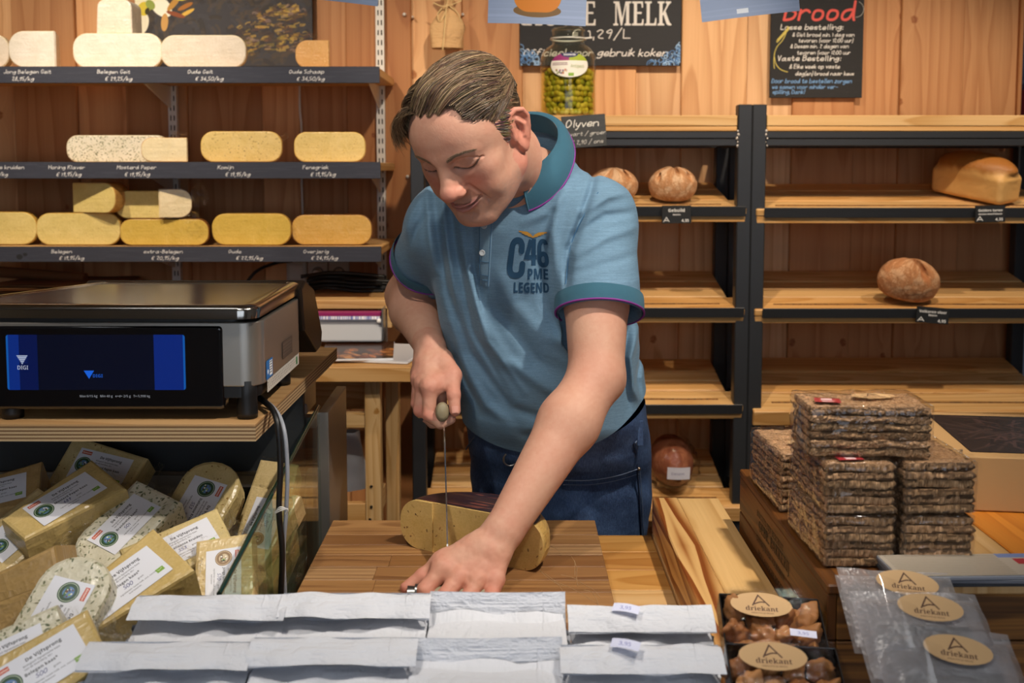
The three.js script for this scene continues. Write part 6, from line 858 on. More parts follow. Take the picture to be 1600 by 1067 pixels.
// body joints
const J = { shL: at(932, 340, 2.0), elL: at(932, 588, 1.86), wrL: at(788, 828, 1.68), shR: at(692, 352, 2.1), elR: at(640, 462, 2.33), wrR: at(671, 541, 2.085) };
for (const k of Object.keys(J)) J[k] = arr(J[k]);
const HR = { web: [[688, 602, 2.022, 0], [689, 634, 2.035, 0]], w: [671, 541, 2.085, 0.029], f: [
  [[672, 604, 1.997, 0.0150], [670, 648, 1.987, 0.0128], [688, 661, 1.982, 0.0112], [705, 655, 1.988, 0.0095]],
  [[661, 600, 2.017, 0.0150], [656, 641, 2.010, 0.0125], [676, 660, 2.008, 0.0112], [700, 656, 2.010, 0.0095]],
  [[655, 592, 2.037, 0.0145], [652, 631, 2.034, 0.0120], [672, 654, 2.030, 0.0108], [695, 652, 2.032, 0.009]],
  [[654, 584, 2.056, 0.0135], [654, 619, 2.056, 0.0108], [672, 641, 2.052, 0.0098], [690, 641, 2.052, 0.0085]]],
  t: [[692, 560, 2.055, 0.0195], [706, 586, 2.022, 0.0158], [709, 617, 1.988, 0.0128], [711, 642, 1.976, 0.0108]] };
const HL = { w: [788, 828, 1.68, 0.031], f: [
  [[692, 889, 1.632, 0.0148], [664, 922, 1.606, 0.0126], [671, 936, 1.600, 0.0110], [686, 930, 1.622, 0.0095]],
  [[717, 903, 1.620, 0.0150], [695, 931, 1.590, 0.0126], [703, 938, 1.594, 0.0110], [714, 931, 1.618, 0.0095]],
  [[746, 908, 1.616, 0.0146], [732, 934, 1.590, 0.0122], [738, 938, 1.594, 0.0108], [744, 931, 1.616, 0.009]],
  [[774, 906, 1.622, 0.0138], [768, 930, 1.598, 0.0112], [772, 935, 1.600, 0.0098], [774, 930, 1.620, 0.0085]]],
  t: [[742, 858, 1.668, 0.0200], [692, 878, 1.652, 0.0148], [660, 900, 1.640, 0.0122], [635, 919, 1.630, 0.0102]] };
function handField(H) {
  const P = (q) => [...arr(at(q[0], q[1], q[2])), q[3]], w = P(H.w), fs = H.f.map((f) => f.map(P)), th = H.t.map(P);
  return (x, y, z) => {
    let palm = 9; for (const f of fs) palm = smin(palm, cap(x, y, z, w, f[0], w[3] * 0.62, f[0][3]), 0.016);
    for (let i = 0; i < 3; i++) palm = smin(palm, cap(x, y, z, lerp3(w, fs[i][0], 0.45), lerp3(w, fs[i + 1][0], 0.45), 0.016), 0.014);
    palm = smin(palm, cap(x, y, z, lerp3(w, th[0], 0.4), th[1], 0.02, th[1][3]), 0.02);
    palm = smin(palm, cap(x, y, z, th[1], fs[0][0], 0.013), 0.02); palm = smin(palm, cap(x, y, z, lerp3(th[1], th[2], 0.3), lerp3(fs[0][0], fs[0][1], 0.3), 0.008), 0.014); if (H.web) palm = smin(palm, cap(x, y, z, P(H.web[0]), P(H.web[1]), 0.0125), 0.014);
    let d = palm;
    for (const f of fs) { let g = cap(x, y, z, f[0], f[1], f[0][3], f[1][3]); g = smin(g, cap(x, y, z, f[1], f[2], f[1][3], f[2][3]), 0.004); g = smin(g, cap(x, y, z, f[2], f[3], f[2][3], f[3][3]), 0.004); g = smin(g, Math.hypot(x - f[0][0], y - f[0][1] - 0.002, z - f[0][2] - 0.001) - f[0][3] * 0.93, 0.01); d = smin(d, g, 0.005); }
    let t = cap(x, y, z, th[0], th[1], th[0][3], th[1][3]); t = smin(t, cap(x, y, z, th[1], th[2], th[1][3], th[2][3]), 0.005); t = smin(t, cap(x, y, z, th[2], th[3], th[2][3], th[3][3]), 0.004);
    d = smin(d, t, 0.007); return d - 0.0006 * noise3(x * 120, y * 120, z * 120);
  };
}
const handR = handField(HR), handL = handField(HL);
const wR0 = J.wrR, wL0 = J.wrL;
const foreMid = (a, b, t) => lerp3(a, b, t);
function arms(x, y, z) {
  const M1 = foreMid(J.elL, J.wrL, 0.32), M2 = foreMid(J.elR, J.wrR, 0.3);
  const U1 = foreMid(J.shL, J.elL, 0.55); let l = smin(cap(x, y, z, J.shL, U1, 0.05, 0.059), cap(x, y, z, U1, J.elL, 0.059, 0.048), 0.01); l = smin(l, cap(x, y, z, J.elL, M1, 0.046, 0.052), 0.02); l = smin(l, cap(x, y, z, M1, J.wrL, 0.051, 0.0325), 0.02);
  const eb = [J.elL[0] + 0.016, J.elL[1] - 0.012, J.elL[2] - 0.02]; l = smin(l, Math.hypot(x - eb[0], y - eb[1], z - eb[2]) - 0.034, 0.02);
  let r = cap(x, y, z, J.shR, J.elR, 0.05, 0.052); r = smin(r, cap(x, y, z, J.elR, M2, 0.049, 0.053), 0.02); r = smin(r, cap(x, y, z, M2, J.wrR, 0.052, 0.0305), 0.02);
  return Math.min(l, r);
}
function bodyField(x, y, z) {
  let d = arms(x, y, z);
  d = smin(d, cap(x, y, z, J.shL, J.shR, 0.046), 0.04); d = smin(d, cap(x, y, z, [0.03, 1.56, -2.06], [0.05, 1.2, -2.16], 0.085, 0.1), 0.06);
  d = smin(d, cap(x, y, z, [0.03, 1.54, -2.05], arr(headWorld(...NECK[1])), 0.066, 0.06), 0.03);
  if (Math.hypot(x - wR0[0], y - wR0[1], z - wR0[2]) < 0.24) d = smin(d, handR(x, y, z), 0.012); else if (Math.hypot(x - wL0[0], y - wL0[1], z - wL0[2]) < 0.26) d = smin(d, handL(x, y, z), 0.012);
  return d;
}
const skinTone = (x, y, z, red, k) => { const n = 0.06 * fbm(x * 30, y * 30, z * 30, 3) + 0.05 * noise3(x * 9, y * 9, z * 9) + 0.036 * noise3(x * 140, y * 140, z * 140) + 0.03 * noise3(x * 320, y * 320, z * 320); return [0.60 * k + n * 0.4, mix(0.335, 0.205, red) * k + n * 0.5, mix(0.228, 0.145, red) * k + n * 0.4]; };
function faceColor(x, y, z) {
  const a = Math.abs(x); let red = 0.14 + 0.12 * noise3(x * 40, y * 40, z * 40);
  red += 0.62 * Math.exp(-(((a - 0.04) / 0.022) ** 2 + ((y + 0.015) / 0.022) ** 2)) * (z > 0.03 ? 1 : 0); red += 0.5 * Math.exp(-((x / 0.016) ** 2 + ((y + 0.018) / 0.016) ** 2)) * (z > 0.1 ? 1 : 0);
  if (a > 0.071 && z < 0.02) red += 0.5;
  let c = skinTone(x, y, z, clamp(red), 1);
  const ld = z > 0.05 ? poly2(a / 1.03, y, LIDLINE) : 9; if (ld < 0.003) { const k = 1 - smooth(0.0003, 0.0018, ld); c = [mix(c[0], 0.09, k), mix(c[1], 0.055, k), mix(c[2], 0.04, k)]; }
  const yw = y < -0.02 ? -0.02 + (y + 0.02) / 0.92 : y; const lip = Math.min(poly(a, yw, z, [[0, -0.0555, 0.108], [0.012, -0.055, 0.105], [0.026, -0.053, 0.092]], 0.0035, 0.0015), poly(a, yw, z, [[0, -0.0665, 0.106], [0.012, -0.065, 0.103], [0.023, -0.059, 0.094]], 0.005, 0.002)); const lk = 1 - smooth(0, 0.004, lip); c = [mix(c[0], 0.47, lk), mix(c[1], 0.2, lk), mix(c[2], 0.165, lk)];
  const beard = smooth(-0.03, -0.055, y) * smooth(0.0, 0.03, z) * (1 - lk) * 0.3 * (0.7 + 0.6 * noise3(x * 300, y * 300, z * 300)); c = c.map((q, i) => mix(q, [0.3, 0.22, 0.19][i], beard));
  return c;
}
{
  // head at a fine grid, hands finer than the arms; cut where collar, cuff and wrist hide nothing but meet exactly
  const Hb = 0.16, hg = meshField(headField, [-0.1, -0.15, -0.135], [0.1, 0.15, 0.14], 0.0019); const neckN = V(0, -0.62, -0.78), n0 = V(0, -0.085, -0.075);
  paint(hg, (x, y, z) => faceColor(x, y, z));
  const hgC = clipColor(hg, (x, y, z) => -((x - n0.x) * neckN.x + (y - n0.y) * neckN.y + (z - n0.z) * neckN.z)); hgC.applyMatrix4(HM);
  const nW = neckN.clone().transformDirection(HM), pW = n0.clone().applyMatrix4(HM); const keepBody = (x, y, z) => Math.max((x - pW.x) * nW.x + (y - pW.y) * nW.y + (z - pW.z) * nW.z + 0.004, 1.52 - y);
  const wd = (H, el) => { const w = V(...arr(at(...H.w.slice(0, 3)))), d = w.clone().sub(V(...el)).normalize(); return [w.addScaledVector(d, -0.02), d]; };
  const [wR, dR] = wd(HR, J.elR), [wL, dL] = wd(HL, J.elL), side = (x, y, z, w, d) => (x - w.x) * d.x + (y - w.y) * d.y + (z - w.z) * d.z;
  const nearR = (x, y, z) => Math.hypot(x - wR.x, y - wR.y, z - wR.z) < 0.17, nearL = (x, y, z) => Math.hypot(x - wL.x, y - wL.y, z - wL.z) < 0.19;
  const bg0 = meshField(bodyField, [-0.36, 0.86, -2.46], [0.34, 1.72, -1.52], 0.0042), bg1 = clipMesh(bg0, (x, y, z) => Math.min(keepBody(x, y, z), nearR(x, y, z) ? -side(x, y, z, wR, dR) : 1, nearL(x, y, z) ? -side(x, y, z, wL, dL) : 1));
  const hr = clipMesh(meshField(bodyField, [wR.x - 0.09, wR.y - 0.13, wR.z - 0.1], [wR.x + 0.1, wR.y + 0.1, wR.z + 0.16], 0.0021), (x, y, z) => side(x, y, z, wR, dR) + 0.0005), hl = clipMesh(meshField(bodyField, [wL.x - 0.2, wL.y - 0.13, wL.z - 0.08], [wL.x + 0.09, wL.y + 0.09, wL.z + 0.18], 0.0021), (x, y, z) => side(x, y, z, wL, dL) + 0.0005);
  const handCol = (H) => { const k = [...H.f.map((f) => f[0]), ...H.f.map((f) => f[1]), ...H.t.slice(1)].map((q) => arr(at(q[0], q[1], q[2]))); return (x, y, z) => { let m = 9; for (const q of k) m = Math.min(m, Math.hypot(x - q[0], y - q[1], z - q[2])); return skinTone(x, y, z, clamp(0.25 + 0.5 * Math.exp(-((m / 0.022) ** 2)) + 0.15 * noise3(x * 60, y * 60, z * 60)), 0.98); }; };
  paint(bg1, (x, y, z) => skinTone(x, y, z, 0.1 + 0.16 * noise3(x * 16, y * 16, z * 16), 1)); paint(hr, handCol(HR)); paint(hl, handCol(HL));
  for (const g of [hgC, bg1, hr, hl]) { const p = g.attributes.position, uv = new Float32Array(p.count * 2); for (let i = 0; i < p.count; i++) { uv[i * 2] = p.getX(i) * 1.0 + p.getZ(i) * 0.8; uv[i * 2 + 1] = p.getY(i) + 0.37 * p.getZ(i); } g.setAttribute('uv', new THREE.BufferAttribute(uv, 2)); }
  wpart('body', mergeGeometries([hgC, bg1, hr, hl]), phys(0xffffff, 0.58, { vertexColors: true, bumpMap: rep(bumpNoise, 5), bumpScale: 0.00018, specularIntensity: 0.7, sheen: 0.15, sheenRoughness: 0.5, sheenColor: new THREE.Color(1, 0.6, 0.5) }), man);
  // finger nails
  const nail = (q, a, face) => { const tip = at(q[0], q[1], q[2]), back = at(a[0], a[1], a[2]), d = tip.clone().sub(back).normalize(), n = face.clone().addScaledVector(d, -face.dot(d)).normalize(), s = d.clone().cross(n); return grid(8, 8, (u, v) => { const x = (u - 0.5) * 0.0125, y = (v - 0.5) * 0.013, dome = q[3] * Math.sqrt(Math.max(0.1, 1 - (x / 0.0125) ** 2)) + 0.0008 - 0.0015 * Math.max(0, v - 0.7), p = tip.clone().addScaledVector(d, y - 0.001).addScaledVector(s, x).addScaledVector(n, dome); return arr(p); }); };
  const nailMat = phys(0xcf9482, 0.3, { clearcoat: 0.4, side: THREE.DoubleSide }); wpart('fingernail', nail(HR.t[3], HR.t[2], V(0.1, 0.1, 1)), nailMat, man, 'thumb nail of the hand on the upper knife handle');
}
function clipColor(g, keep) { // clipMesh that carries vertex colours
  const C = g.attributes.color, o = clipMesh(g, keep), P = o.attributes.position, col = new Float32Array(P.count * 3); for (let i = 0; i < P.count; i++) col.set(faceColor(P.getX(i), P.getY(i), P.getZ(i)), i * 3); o.setAttribute('color', new THREE.BufferAttribute(col, 3)); return o;
}
// ---- hair: a cap that follows the skull and swept strands over it
const hairLine = (x, y, z) => { const a = Math.abs(x); // > 0 where hair grows
  const front = (y - (0.092 - 0.10 * smooth(0.02, 0.075, a) * 0.25 + 0.02 * smooth(0.01, 0.06, x) )) ; const byZ = z > 0.03 ? front + smooth(0.03, 0.012, 0) : 0;
  const top = y - mix(0.086, 0.05, smooth(0.045, 0.075, a)) - 0.004 * noise3(x * 90, z * 90, 2);       // hairline over the forehead and temples
  const side = y - mix(-0.052, 0.03, smooth(-0.02, 0.04, z)) + (a > 0.06 && z > 0.008 && z < 0.03 ? 0.035 : 0);
  return z > 0.035 ? top : Math.max(Math.min(side, 0.02 + y + 0.02), z < 0.02 && y > 0.035 ? 0.01 : -1); };
const hairKeep = (x, y, z) => { const a = Math.abs(x), zl = 0.094 - 2.1 * Math.max(0, a - 0.035);   // front edge by height
  const yF = mix(0.1005, 0.066, smooth(0.03, 0.074, a)); const t = smooth(0.025, 0.052, z); const yS = z > -0.006 ? mix(-0.022, 0.02, smooth(0.018, 0.034, z)) : mix(-0.05, 0.036, smooth(-0.04, -0.018, z)); return y - mix(yS, yF, t) + 0.004 * noise3(x * 120, y * 60, z * 120); };
{
  const capH = (x, y, z) => 0.0012 + 0.008 * smooth(0.06, 0.115, y) * smooth(0.08, 0.045, z) + 0.003 * smooth(0.03, 0.08, y) * smooth(0.085, 0.055, z);
  const capF = (x, y, z) => skull(x, y, z) - capH(x, y, z) - 0.0016 * noise3(x * 260 + 60 * y, y * 40, z * 60 + x * 40);
  const cg = clipMesh(meshField(capF, [-0.115, -0.08, -0.14], [0.115, 0.18, 0.14], 0.0028), (x, y, z) => hairKeep(x, y, z) - 0.011 * smooth(0.01, 0.03, z) - 0.002);
  paint(cg, (x, y, z) => { const n = noise3(x * 200, y * 60, z * 50); return [0.1 + 0.04 * n, 0.063 + 0.026 * n, 0.036 + 0.016 * n]; }); cg.applyMatrix4(HM); clean2(cg);
  const hair = wpart('hair', cg, phys(0xffffff, 0.5, { vertexColors: true }), man);
  reseed(303); const pos = [], col = [], idx = [], nor = [];
  const nrm = (x, y, z) => { const e = 0.001; const g = V(skull(x + e, y, z) - skull(x - e, y, z), skull(x, y + e, z) - skull(x, y - e, z), skull(x, y, z + e) - skull(x, y, z - e)); return g.normalize(); };
  const project = (p, h) => { for (let k = 0; k < 2; k++) { const d = skull(p.x, p.y, p.z) - h, n = nrm(p.x, p.y, p.z); p.addScaledVector(n, -d); } return p; };
  let made = 0, tries = 0; const N = 13000;
  while (made < N && tries++ < 120000) {
    const th = rnd() * 6.283, yy = rr(-0.5, 1), q = Math.sqrt(1 - Math.min(1, yy * yy)); const p = V(Math.cos(th) * q * 0.08, 0.045 + yy * 0.09, -0.006 + Math.sin(th) * q * 0.1); project(p, 0);
    const hk = hairKeep(p.x, p.y, p.z); if (hk < 0 || (made % 3 === 0 && p.z > 0.01 && hk > 0.014)) continue; if (Math.abs(p.x) > 0.066 && Math.abs(p.z + 0.006) < 0.016 && p.y < 0.034) continue;
    const cell = Math.floor(noise3(p.x * 55, p.y * 55, p.z * 55) * 9), part_ = p.x < -0.034 + 0.1 * 0, sideHair = p.y < 0.05; made++;
    const len = sideHair ? rr(0.02, 0.045) : rr(0.06, 0.12), n = 8, r0 = rr(0.0004, 0.00085), lift = sideHair ? rr(0.001, 0.005) : rr(0.001, 0.0085) , tone = clamp(0.35 + 0.3 * noise3(p.x * 90, p.y * 90, p.z * 90 + 5) + rr(-0.35, 0.4)), lock = noise3(p.x * 60, p.y * 60, p.z * 60 + 3), base = rnd() < 0.1 + 0.12 * lock ? [0.46, 0.325, 0.185] : rnd() < 0.4 + 0.45 * lock ? [0.215, 0.132, 0.07] : [0.082, 0.048, 0.026];
    const grey = sideHair && p.z > -0.01 ? 0.5 : 0.08; const c = base.map((b, i) => mix(b, [0.5, 0.45, 0.38][i], grey * rnd()) * mix(0.75, 1.25, tone));
    let dir; if (sideHair) dir = V(0, -0.75, -0.75); else if (part_) dir = V(-0.9, -0.2, 0.1 + 3 * Math.max(0, p.z - 0.03)); else dir = V(0.85, 0.25, -0.75); 
    const cl = V(noise3(p.x * 28, p.y * 28, p.z * 28), noise3(p.x * 28, p.y * 28 + 9, p.z * 28), noise3(p.x * 28 + 5, p.y * 28, p.z * 28 + 9)).multiplyScalar(0.45); dir.add(cl).add(V(rr(-0.12, 0.12), rr(-0.12, 0.12), rr(-0.12, 0.12))).normalize();
    const path = []; const s = p.clone(); for (let k = 0; k <= n; k++) { const t = k / n, h = capH(s.x, s.y, s.z) + 0.0006 + lift * Math.sin(Math.PI * Math.min(1, t * 0.8 + 0.03)); project(s, h); path.push(s.clone()); const nn = nrm(s.x, s.y, s.z), d2 = dir.clone().addScaledVector(nn, -dir.dot(nn)).normalize(); s.addScaledVector(d2, len / n); if (!sideHair) dir.add(part_ ? V(-0.02, -0.12 * t, 0) : V(0.0, -0.10 * t, -0.07)).normalize(); }
    if (path.some((q) => !(Math.abs(q.x) + Math.abs(q.y) + Math.abs(q.z) < 0.4))) { continue; }
    const b0 = pos.length / 3; for (let k = 0; k <= n; k++) { const a = path[Math.max(0, k - 1)], b = path[Math.min(n, k + 1)], d = b.clone().sub(a).normalize(), nn = nrm(path[k].x, path[k].y, path[k].z), s2 = d.clone().cross(nn).normalize(), r = r0 * (1 - 0.8 * (k / n) ** 2); for (let j = 0; j < 3; j++) { const an = j * 2.0944, v = s2.clone().multiplyScalar(Math.cos(an)).addScaledVector(nn, Math.sin(an)); pos.push(path[k].x + v.x * r, path[k].y + v.y * r, path[k].z + v.z * r); nor.push(v.x, v.y, v.z); const g = mix(0.8, 1.15, k / n); col.push(c[0] * g, c[1] * g, c[2] * g); } if (k < n) for (let j = 0; j < 3; j++) { const A = b0 + k * 3 + j, B = b0 + k * 3 + (j + 1) % 3; idx.push(A, B + 3, B, A, A + 3, B + 3); } }
  }
  // short growth that closes the front hair line
  for (let k = 0, m = 0; k < 60000 && m < 3000; k++) { const th = rnd() * 3.1416, yy = rr(0.1, 1), q = Math.sqrt(1 - yy * yy), p = V(Math.cos(th) * q * 0.08, 0.045 + yy * 0.09, -0.006 + Math.sin(th) * q * 0.1); project(p, 0); const hk = hairKeep(p.x, p.y, p.z); if (hk < -0.001 || hk > 0.012 || p.z < 0.015) continue; m++; const nn = nrm(p.x, p.y, p.z), dir = V(p.x < -0.034 ? -0.8 : 0.5, 0.4, -0.8).add(V(rr(-0.3, 0.3), rr(-0.2, 0.2), rr(-0.3, 0.3))); dir.addScaledVector(nn, -dir.dot(nn)).normalize(); const L = rr(0.02, 0.04), p1 = p.clone().addScaledVector(dir, L * 0.5), p2 = p.clone().addScaledVector(dir, L); project(p1, 0.006 + rr(0, 0.004)); project(p2, 0.009 + rr(0, 0.004)); project(p, 0.0015); lockStrand(p, p1, p2, rr(0.0003, 0.0006), rnd() < 0.3 ? [0.36, 0.25, 0.14] : rnd() < 0.6 ? [0.2, 0.125, 0.068] : [0.1, 0.06, 0.032]); }
  // forelock falling over his right temple
  for (let k = 0; k < 520; k++) { const t = rnd(), p0 = V(mix(-0.03, -0.066, t) + rr(-0.004, 0.004), 0.1 - 0.03 * t, mix(0.062, 0.035, t) + rr(-0.01, 0.006)); project(p0, 0.006); const p2 = p0.clone().add(V(rr(-0.035, -0.018), rr(-0.05, -0.026) * (0.6 + 0.5 * t), rr(0.0, 0.02))), p1 = p0.clone().lerp(p2, 0.45).add(V(-0.014, 0.018, 0.012)).add(V(rr(-1, 1), rr(-1, 1), rr(-1, 1)).multiplyScalar(0.003)); const bs = rnd() < 0.2 ? [0.45, 0.32, 0.18] : rnd() < 0.5 ? [0.24, 0.15, 0.08] : [0.1, 0.06, 0.032]; lockStrand(p0, p1, p2, rr(0.0004, 0.0008), bs); }
  function lockStrand(p0, p1, p2, r0, c) { const b0 = pos.length / 3, n = 7; for (let k = 0; k <= n; k++) { const t = k / n, q = (1 - t) * (1 - t), w = 2 * t * (1 - t), x = q * p0.x + w * p1.x + t * t * p2.x, y = q * p0.y + w * p1.y + t * t * p2.y, z = q * p0.z + w * p1.z + t * t * p2.z, r = r0 * (1 - 0.75 * t); for (let j = 0; j < 3; j++) { const an = j * 2.0944; pos.push(x + Math.cos(an) * r, y, z + Math.sin(an) * r); nor.push(0, 0, 1); col.push(...c); } if (k < n) for (let j = 0; j < 3; j++) { const A = b0 + k * 3 + j, B = b0 + k * 3 + (j + 1) % 3; idx.push(A, B, B + 3, A, B + 3, A + 3); } } }
  // eyebrows and lashes: fine short hairs
  for (let k = 0; k < 560; k++) { const s = k % 2 ? 1 : -1, t = rnd(), p0 = lerp3([0.014, 0.033, 0.097], [0.056, 0.035, 0.072], t); p0[1] += 0.005 * Math.sin(t * 3) + rr(-0.0032, 0.0032) * (1.1 - 0.6 * t); let d = face(s * p0[0], p0[1], p0[2]); for (let i = 0; i < 4; i++) { p0[2] -= d * 0.9; d = face(s * p0[0], p0[1], p0[2]); } strand([s * p0[0], p0[1], p0[2]], [s * (0.005 + 0.001 * rnd()), 0.0016 - 0.004 * t, -0.001 - 0.0025 * t], 0.00034, [0.24, 0.16, 0.1]); }
  for (let k = 0; k < 64; k++) { const s = k % 2 ? 1 : -1, t = 0.6 + rnd() * 5.39, i = Math.floor(t), q0 = [mix(LIDLINE[i][0], LIDLINE[i + 1][0], t - i) * 1.03, mix(LIDLINE[i][1], LIDLINE[i + 1][1], t - i)], p0 = [q0[0], q0[1], 0.1]; for (let m = 0; m < 20; m++) p0[2] -= face(s * p0[0], p0[1], p0[2]) * 0.7; strand([s * p0[0], p0[1] - 0.0005, p0[2]], [s * 0.0008, -0.0022, 0.0022], 0.0002, [0.07, 0.05, 0.035]); }
  function strand(p, v, r, c) { const b0 = pos.length / 3; for (let k = 0; k <= 2; k++) { const t = k / 2; for (let j = 0; j < 3; j++) { const an = j * 2.0944, x = Math.cos(an), y = Math.sin(an); pos.push(p[0] + v[0] * t + x * r * (1 - 0.8 * t), p[1] + v[1] * t + y * r * (1 - 0.8 * t), p[2] + v[2] * t + 0.0004); nor.push(x, y, 0.3); col.push(...c); } if (k < 2) for (let j = 0; j < 3; j++) { const A = b0 + k * 3 + j, B = b0 + k * 3 + (j + 1) % 3; idx.push(A, B, B + 3, A, B + 3, A + 3); } } }
  const sg = new THREE.BufferGeometry(); sg.setAttribute('position', new THREE.Float32BufferAttribute(pos, 3)); sg.setAttribute('color', new THREE.Float32BufferAttribute(col, 3)); sg.setIndex(idx); sg.computeVertexNormals(); sg.applyMatrix4(HM); sg.translate(-man.position.x, -man.position.y, -man.position.z);
  const st = part('hair_strands', sg, phys(0xffffff, 0.38, { vertexColors: true, specularIntensity: 0.8 }), hair); st.userData.kind = 'stuff';
}
function clean2(g) { return g; }
// ---- polo shirt
const SEC = [[0.78, 0.104, 2.24, 0.190, 0.12], [0.95, 0.103, 2.22, 0.194, 0.135], [1.03, 0.097, 2.185, 0.193, 0.155], [1.10, 0.086, 2.155, 0.190, 0.168], [1.20, 0.068, 2.14, 0.193, 0.165], [1.30, 0.047, 2.115, 0.194, 0.152], [1.40, 0.03, 2.09, 0.190, 0.138], [1.48, 0.022, 2.07, 0.180, 0.12], [1.54, 0.02, 2.06, 0.140, 0.1], [1.60, 0.028, 2.05, 0.088, 0.078], [1.66, 0.04, 2.06, 0.06, 0.055], [1.72, 0.05, 2.06, 0.01, 0.01]];
function sect(y) { let i = 0; while (i < SEC.length - 2 && y > SEC[i + 1][0]) i++; const a = SEC[i], b = SEC[i + 1], t = clamp((y - a[0]) / (b[0] - a[0])), s = t * t * (3 - 2 * t) * 0.5 + t * 0.5; return [mix(a[1], b[1], s), mix(a[2], b[2], s), mix(a[3], b[3], s), mix(a[4], b[4], s)]; }
function torso(x, y, z, g = 0) { const [cx, d, rx, rz] = sect(y), dx = x - cx, dz = z + d - 0.16 * dx, R = Math.hypot(dx / (rx + g), dz / (rz + g)); return (R - 1) * Math.min(rx, rz) * 0.92; }
const PXD = 2.0, folds = [ // in the picture: points, width in millimetres, height in millimetres (negative: a groove)
  [[[662, 292], [668, 350], [676, 430]], 7, 4], [[[676, 300], [686, 390], [700, 480]], 7, -4], [[[690, 305], [700, 400], [716, 500]], 6, 4], [[[703, 318], [716, 410], [738, 520], [790, 610]], 7, -4.5], [[[716, 330], [730, 420], [760, 530], [820, 610]], 7, 4], [[[740, 352], [742, 420], [756, 480]], 6, -3],
  [[[690, 470], [712, 560], [760, 640], [830, 680]], 12, 5], [[[704, 470], [735, 560], [800, 640], [880, 660]], 11, -5], [[[735, 470], [790, 560], [870, 610], [930, 620]], 14, 5], [[[780, 480], [840, 560], [900, 585]], 13, -4], [[[860, 330], [838, 400], [850, 470], [880, 530]], 10, -4], [[[876, 300], [862, 360], [866, 430]], 9, 4],
  [[[930, 268], [908, 330], [886, 385], [880, 455]], 7, -7], [[[905, 330], [945, 305], [975, 300]], 8, 4.5], [[[893, 365], [940, 335], [985, 330]], 8, -4], [[[888, 395], [940, 365], [990, 352]], 8, 3], [[[884, 420], [945, 402], [990, 392]], 7, -1.8], [[[884, 440], [940, 432], [992, 430]], 7, 1],
  [[[660, 300], [640, 335], [628, 370]], 8, 4], [[[668, 330], [648, 360], [640, 385]], 7, -4], [[[1000, 520], [985, 560], [990, 610], [1010, 640]], 9, 6], [[[985, 505], [975, 560], [985, 640]], 8, -5], [[[1012, 560], [1000, 600], [1008, 650]], 7, -4], [[[780, 420], [800, 470], [850, 520], [920, 540]], 16, 3], [[[745, 600], [820, 680], [900, 690]], 14, -4],
  [[[820, 345], [850, 330], [880, 300]], 10, 3.5], [[[700, 520], [720, 600], [750, 660]], 9, -4]].map(([P, w, h]) => [P.map(([a, b]) => { const p = at(a, b, PXD); return [p.x, p.y]; }), w / 1000, h / 1000]).map(([P, w, h]) => [P, w, h, Math.min(...P.map((p) => p[0])) - 3 * w, Math.max(...P.map((p) => p[0])) + 3 * w, Math.min(...P.map((p) => p[1])) - 3 * w, Math.max(...P.map((p) => p[1])) + 3 * w]);
function foldAt(x, y) { let s = 0; for (const [P, w, h, X0, X1, Y0, Y1] of folds) { if (x < X0 || x > X1 || y < Y0 || y > Y1) continue; let m = 9, tt = 0; for (let i = 0; i < P.length - 1; i++) { const a = P[i], b = P[i + 1], dx = b[0] - a[0], dy = b[1] - a[1], t = clamp(((x - a[0]) * dx + (y - a[1]) * dy) / (dx * dx + dy * dy)), d = Math.hypot(x - a[0] - t * dx, y - a[1] - t * dy); if (d < m) { m = d; tt = (i + t) / (P.length - 1); } } if (m < 3 * w) s += 1.9 * h * Math.exp(-((m / w) ** 2)) * Math.sin(Math.PI * clamp(0.12 + tt * 0.8)); } return s; }
const slL = lerp3(J.shL, J.elL, 0.62), slR = lerp3(J.shR, J.elR, 0.5);
function shirtCore(x, y, z) {
  let d = torso(x, y, z, 0.004);
  d = smin(d, cap(x, y, z, J.shL, J.shR, 0.066, 0.064), 0.05);
  d = smin(d, cap(x, y, z, [0.03, 1.6, -2.06], [J.shL[0] - 0.03, J.shL[1] + 0.005, J.shL[2] - 0.01], 0.05, 0.06), 0.03); d = smin(d, cap(x, y, z, [0.03, 1.6, -2.06], [J.shR[0] + 0.02, J.shR[1] + 0.01, J.shR[2] - 0.01], 0.05, 0.06), 0.04);
  return d;
}
function shirtBase(x, y, z) {
  let d = shirtCore(x, y, z);
  const L2 = [slL[0] + 0.006, slL[1], slL[2] - 0.004], eL = lerp3(J.shL, L2, 1.25), eR = lerp3(J.shR, slR, 1.3);
  d = smin(d, cap(x, y, z, J.shL, eL, 0.072, 0.077), 0.03); d = smin(d, cap(x, y, z, J.shR, eR, 0.07, 0.07), 0.03);
  return d;
}
const shirtF = (x, y, z) => { const b = shirtBase(x, y, z); return Math.abs(b) > 0.035 ? b : b - (z > -2.2 ? foldAt(x, y) * smooth(-2.2, -2.1, z) : 0) - 0.0012 * fbm(x * 22, y * 22, z * 22, 2); };
const axL = V(...slL).sub(V(...J.shL)).normalize(), axR = V(...slR).sub(V(...J.shR)).normalize();
const hemY = (x) => 1.04 + 0.055 * Math.pow(Math.abs((x - 0.03) / 0.17), 2.2);
const COL = { c: V(0.016, 1.628, -2.03), f: V(-0.39, -0.65, 0.65).normalize(), l: V(0.9, -0.1, 0.42) }; COL.l.addScaledVector(COL.f, -COL.l.dot(COL.f)).normalize(); COL.a = COL.f.clone().cross(COL.l).normalize();
const sleeveL = (x, y, z) => (x - slL[0]) * axL.x + (y - slL[1]) * axL.y + (z - slL[2]) * axL.z, sleeveR = (x, y, z) => (x - slR[0]) * axR.x + (y - slR[1]) * axR.y + (z - slR[2]) * axR.z;
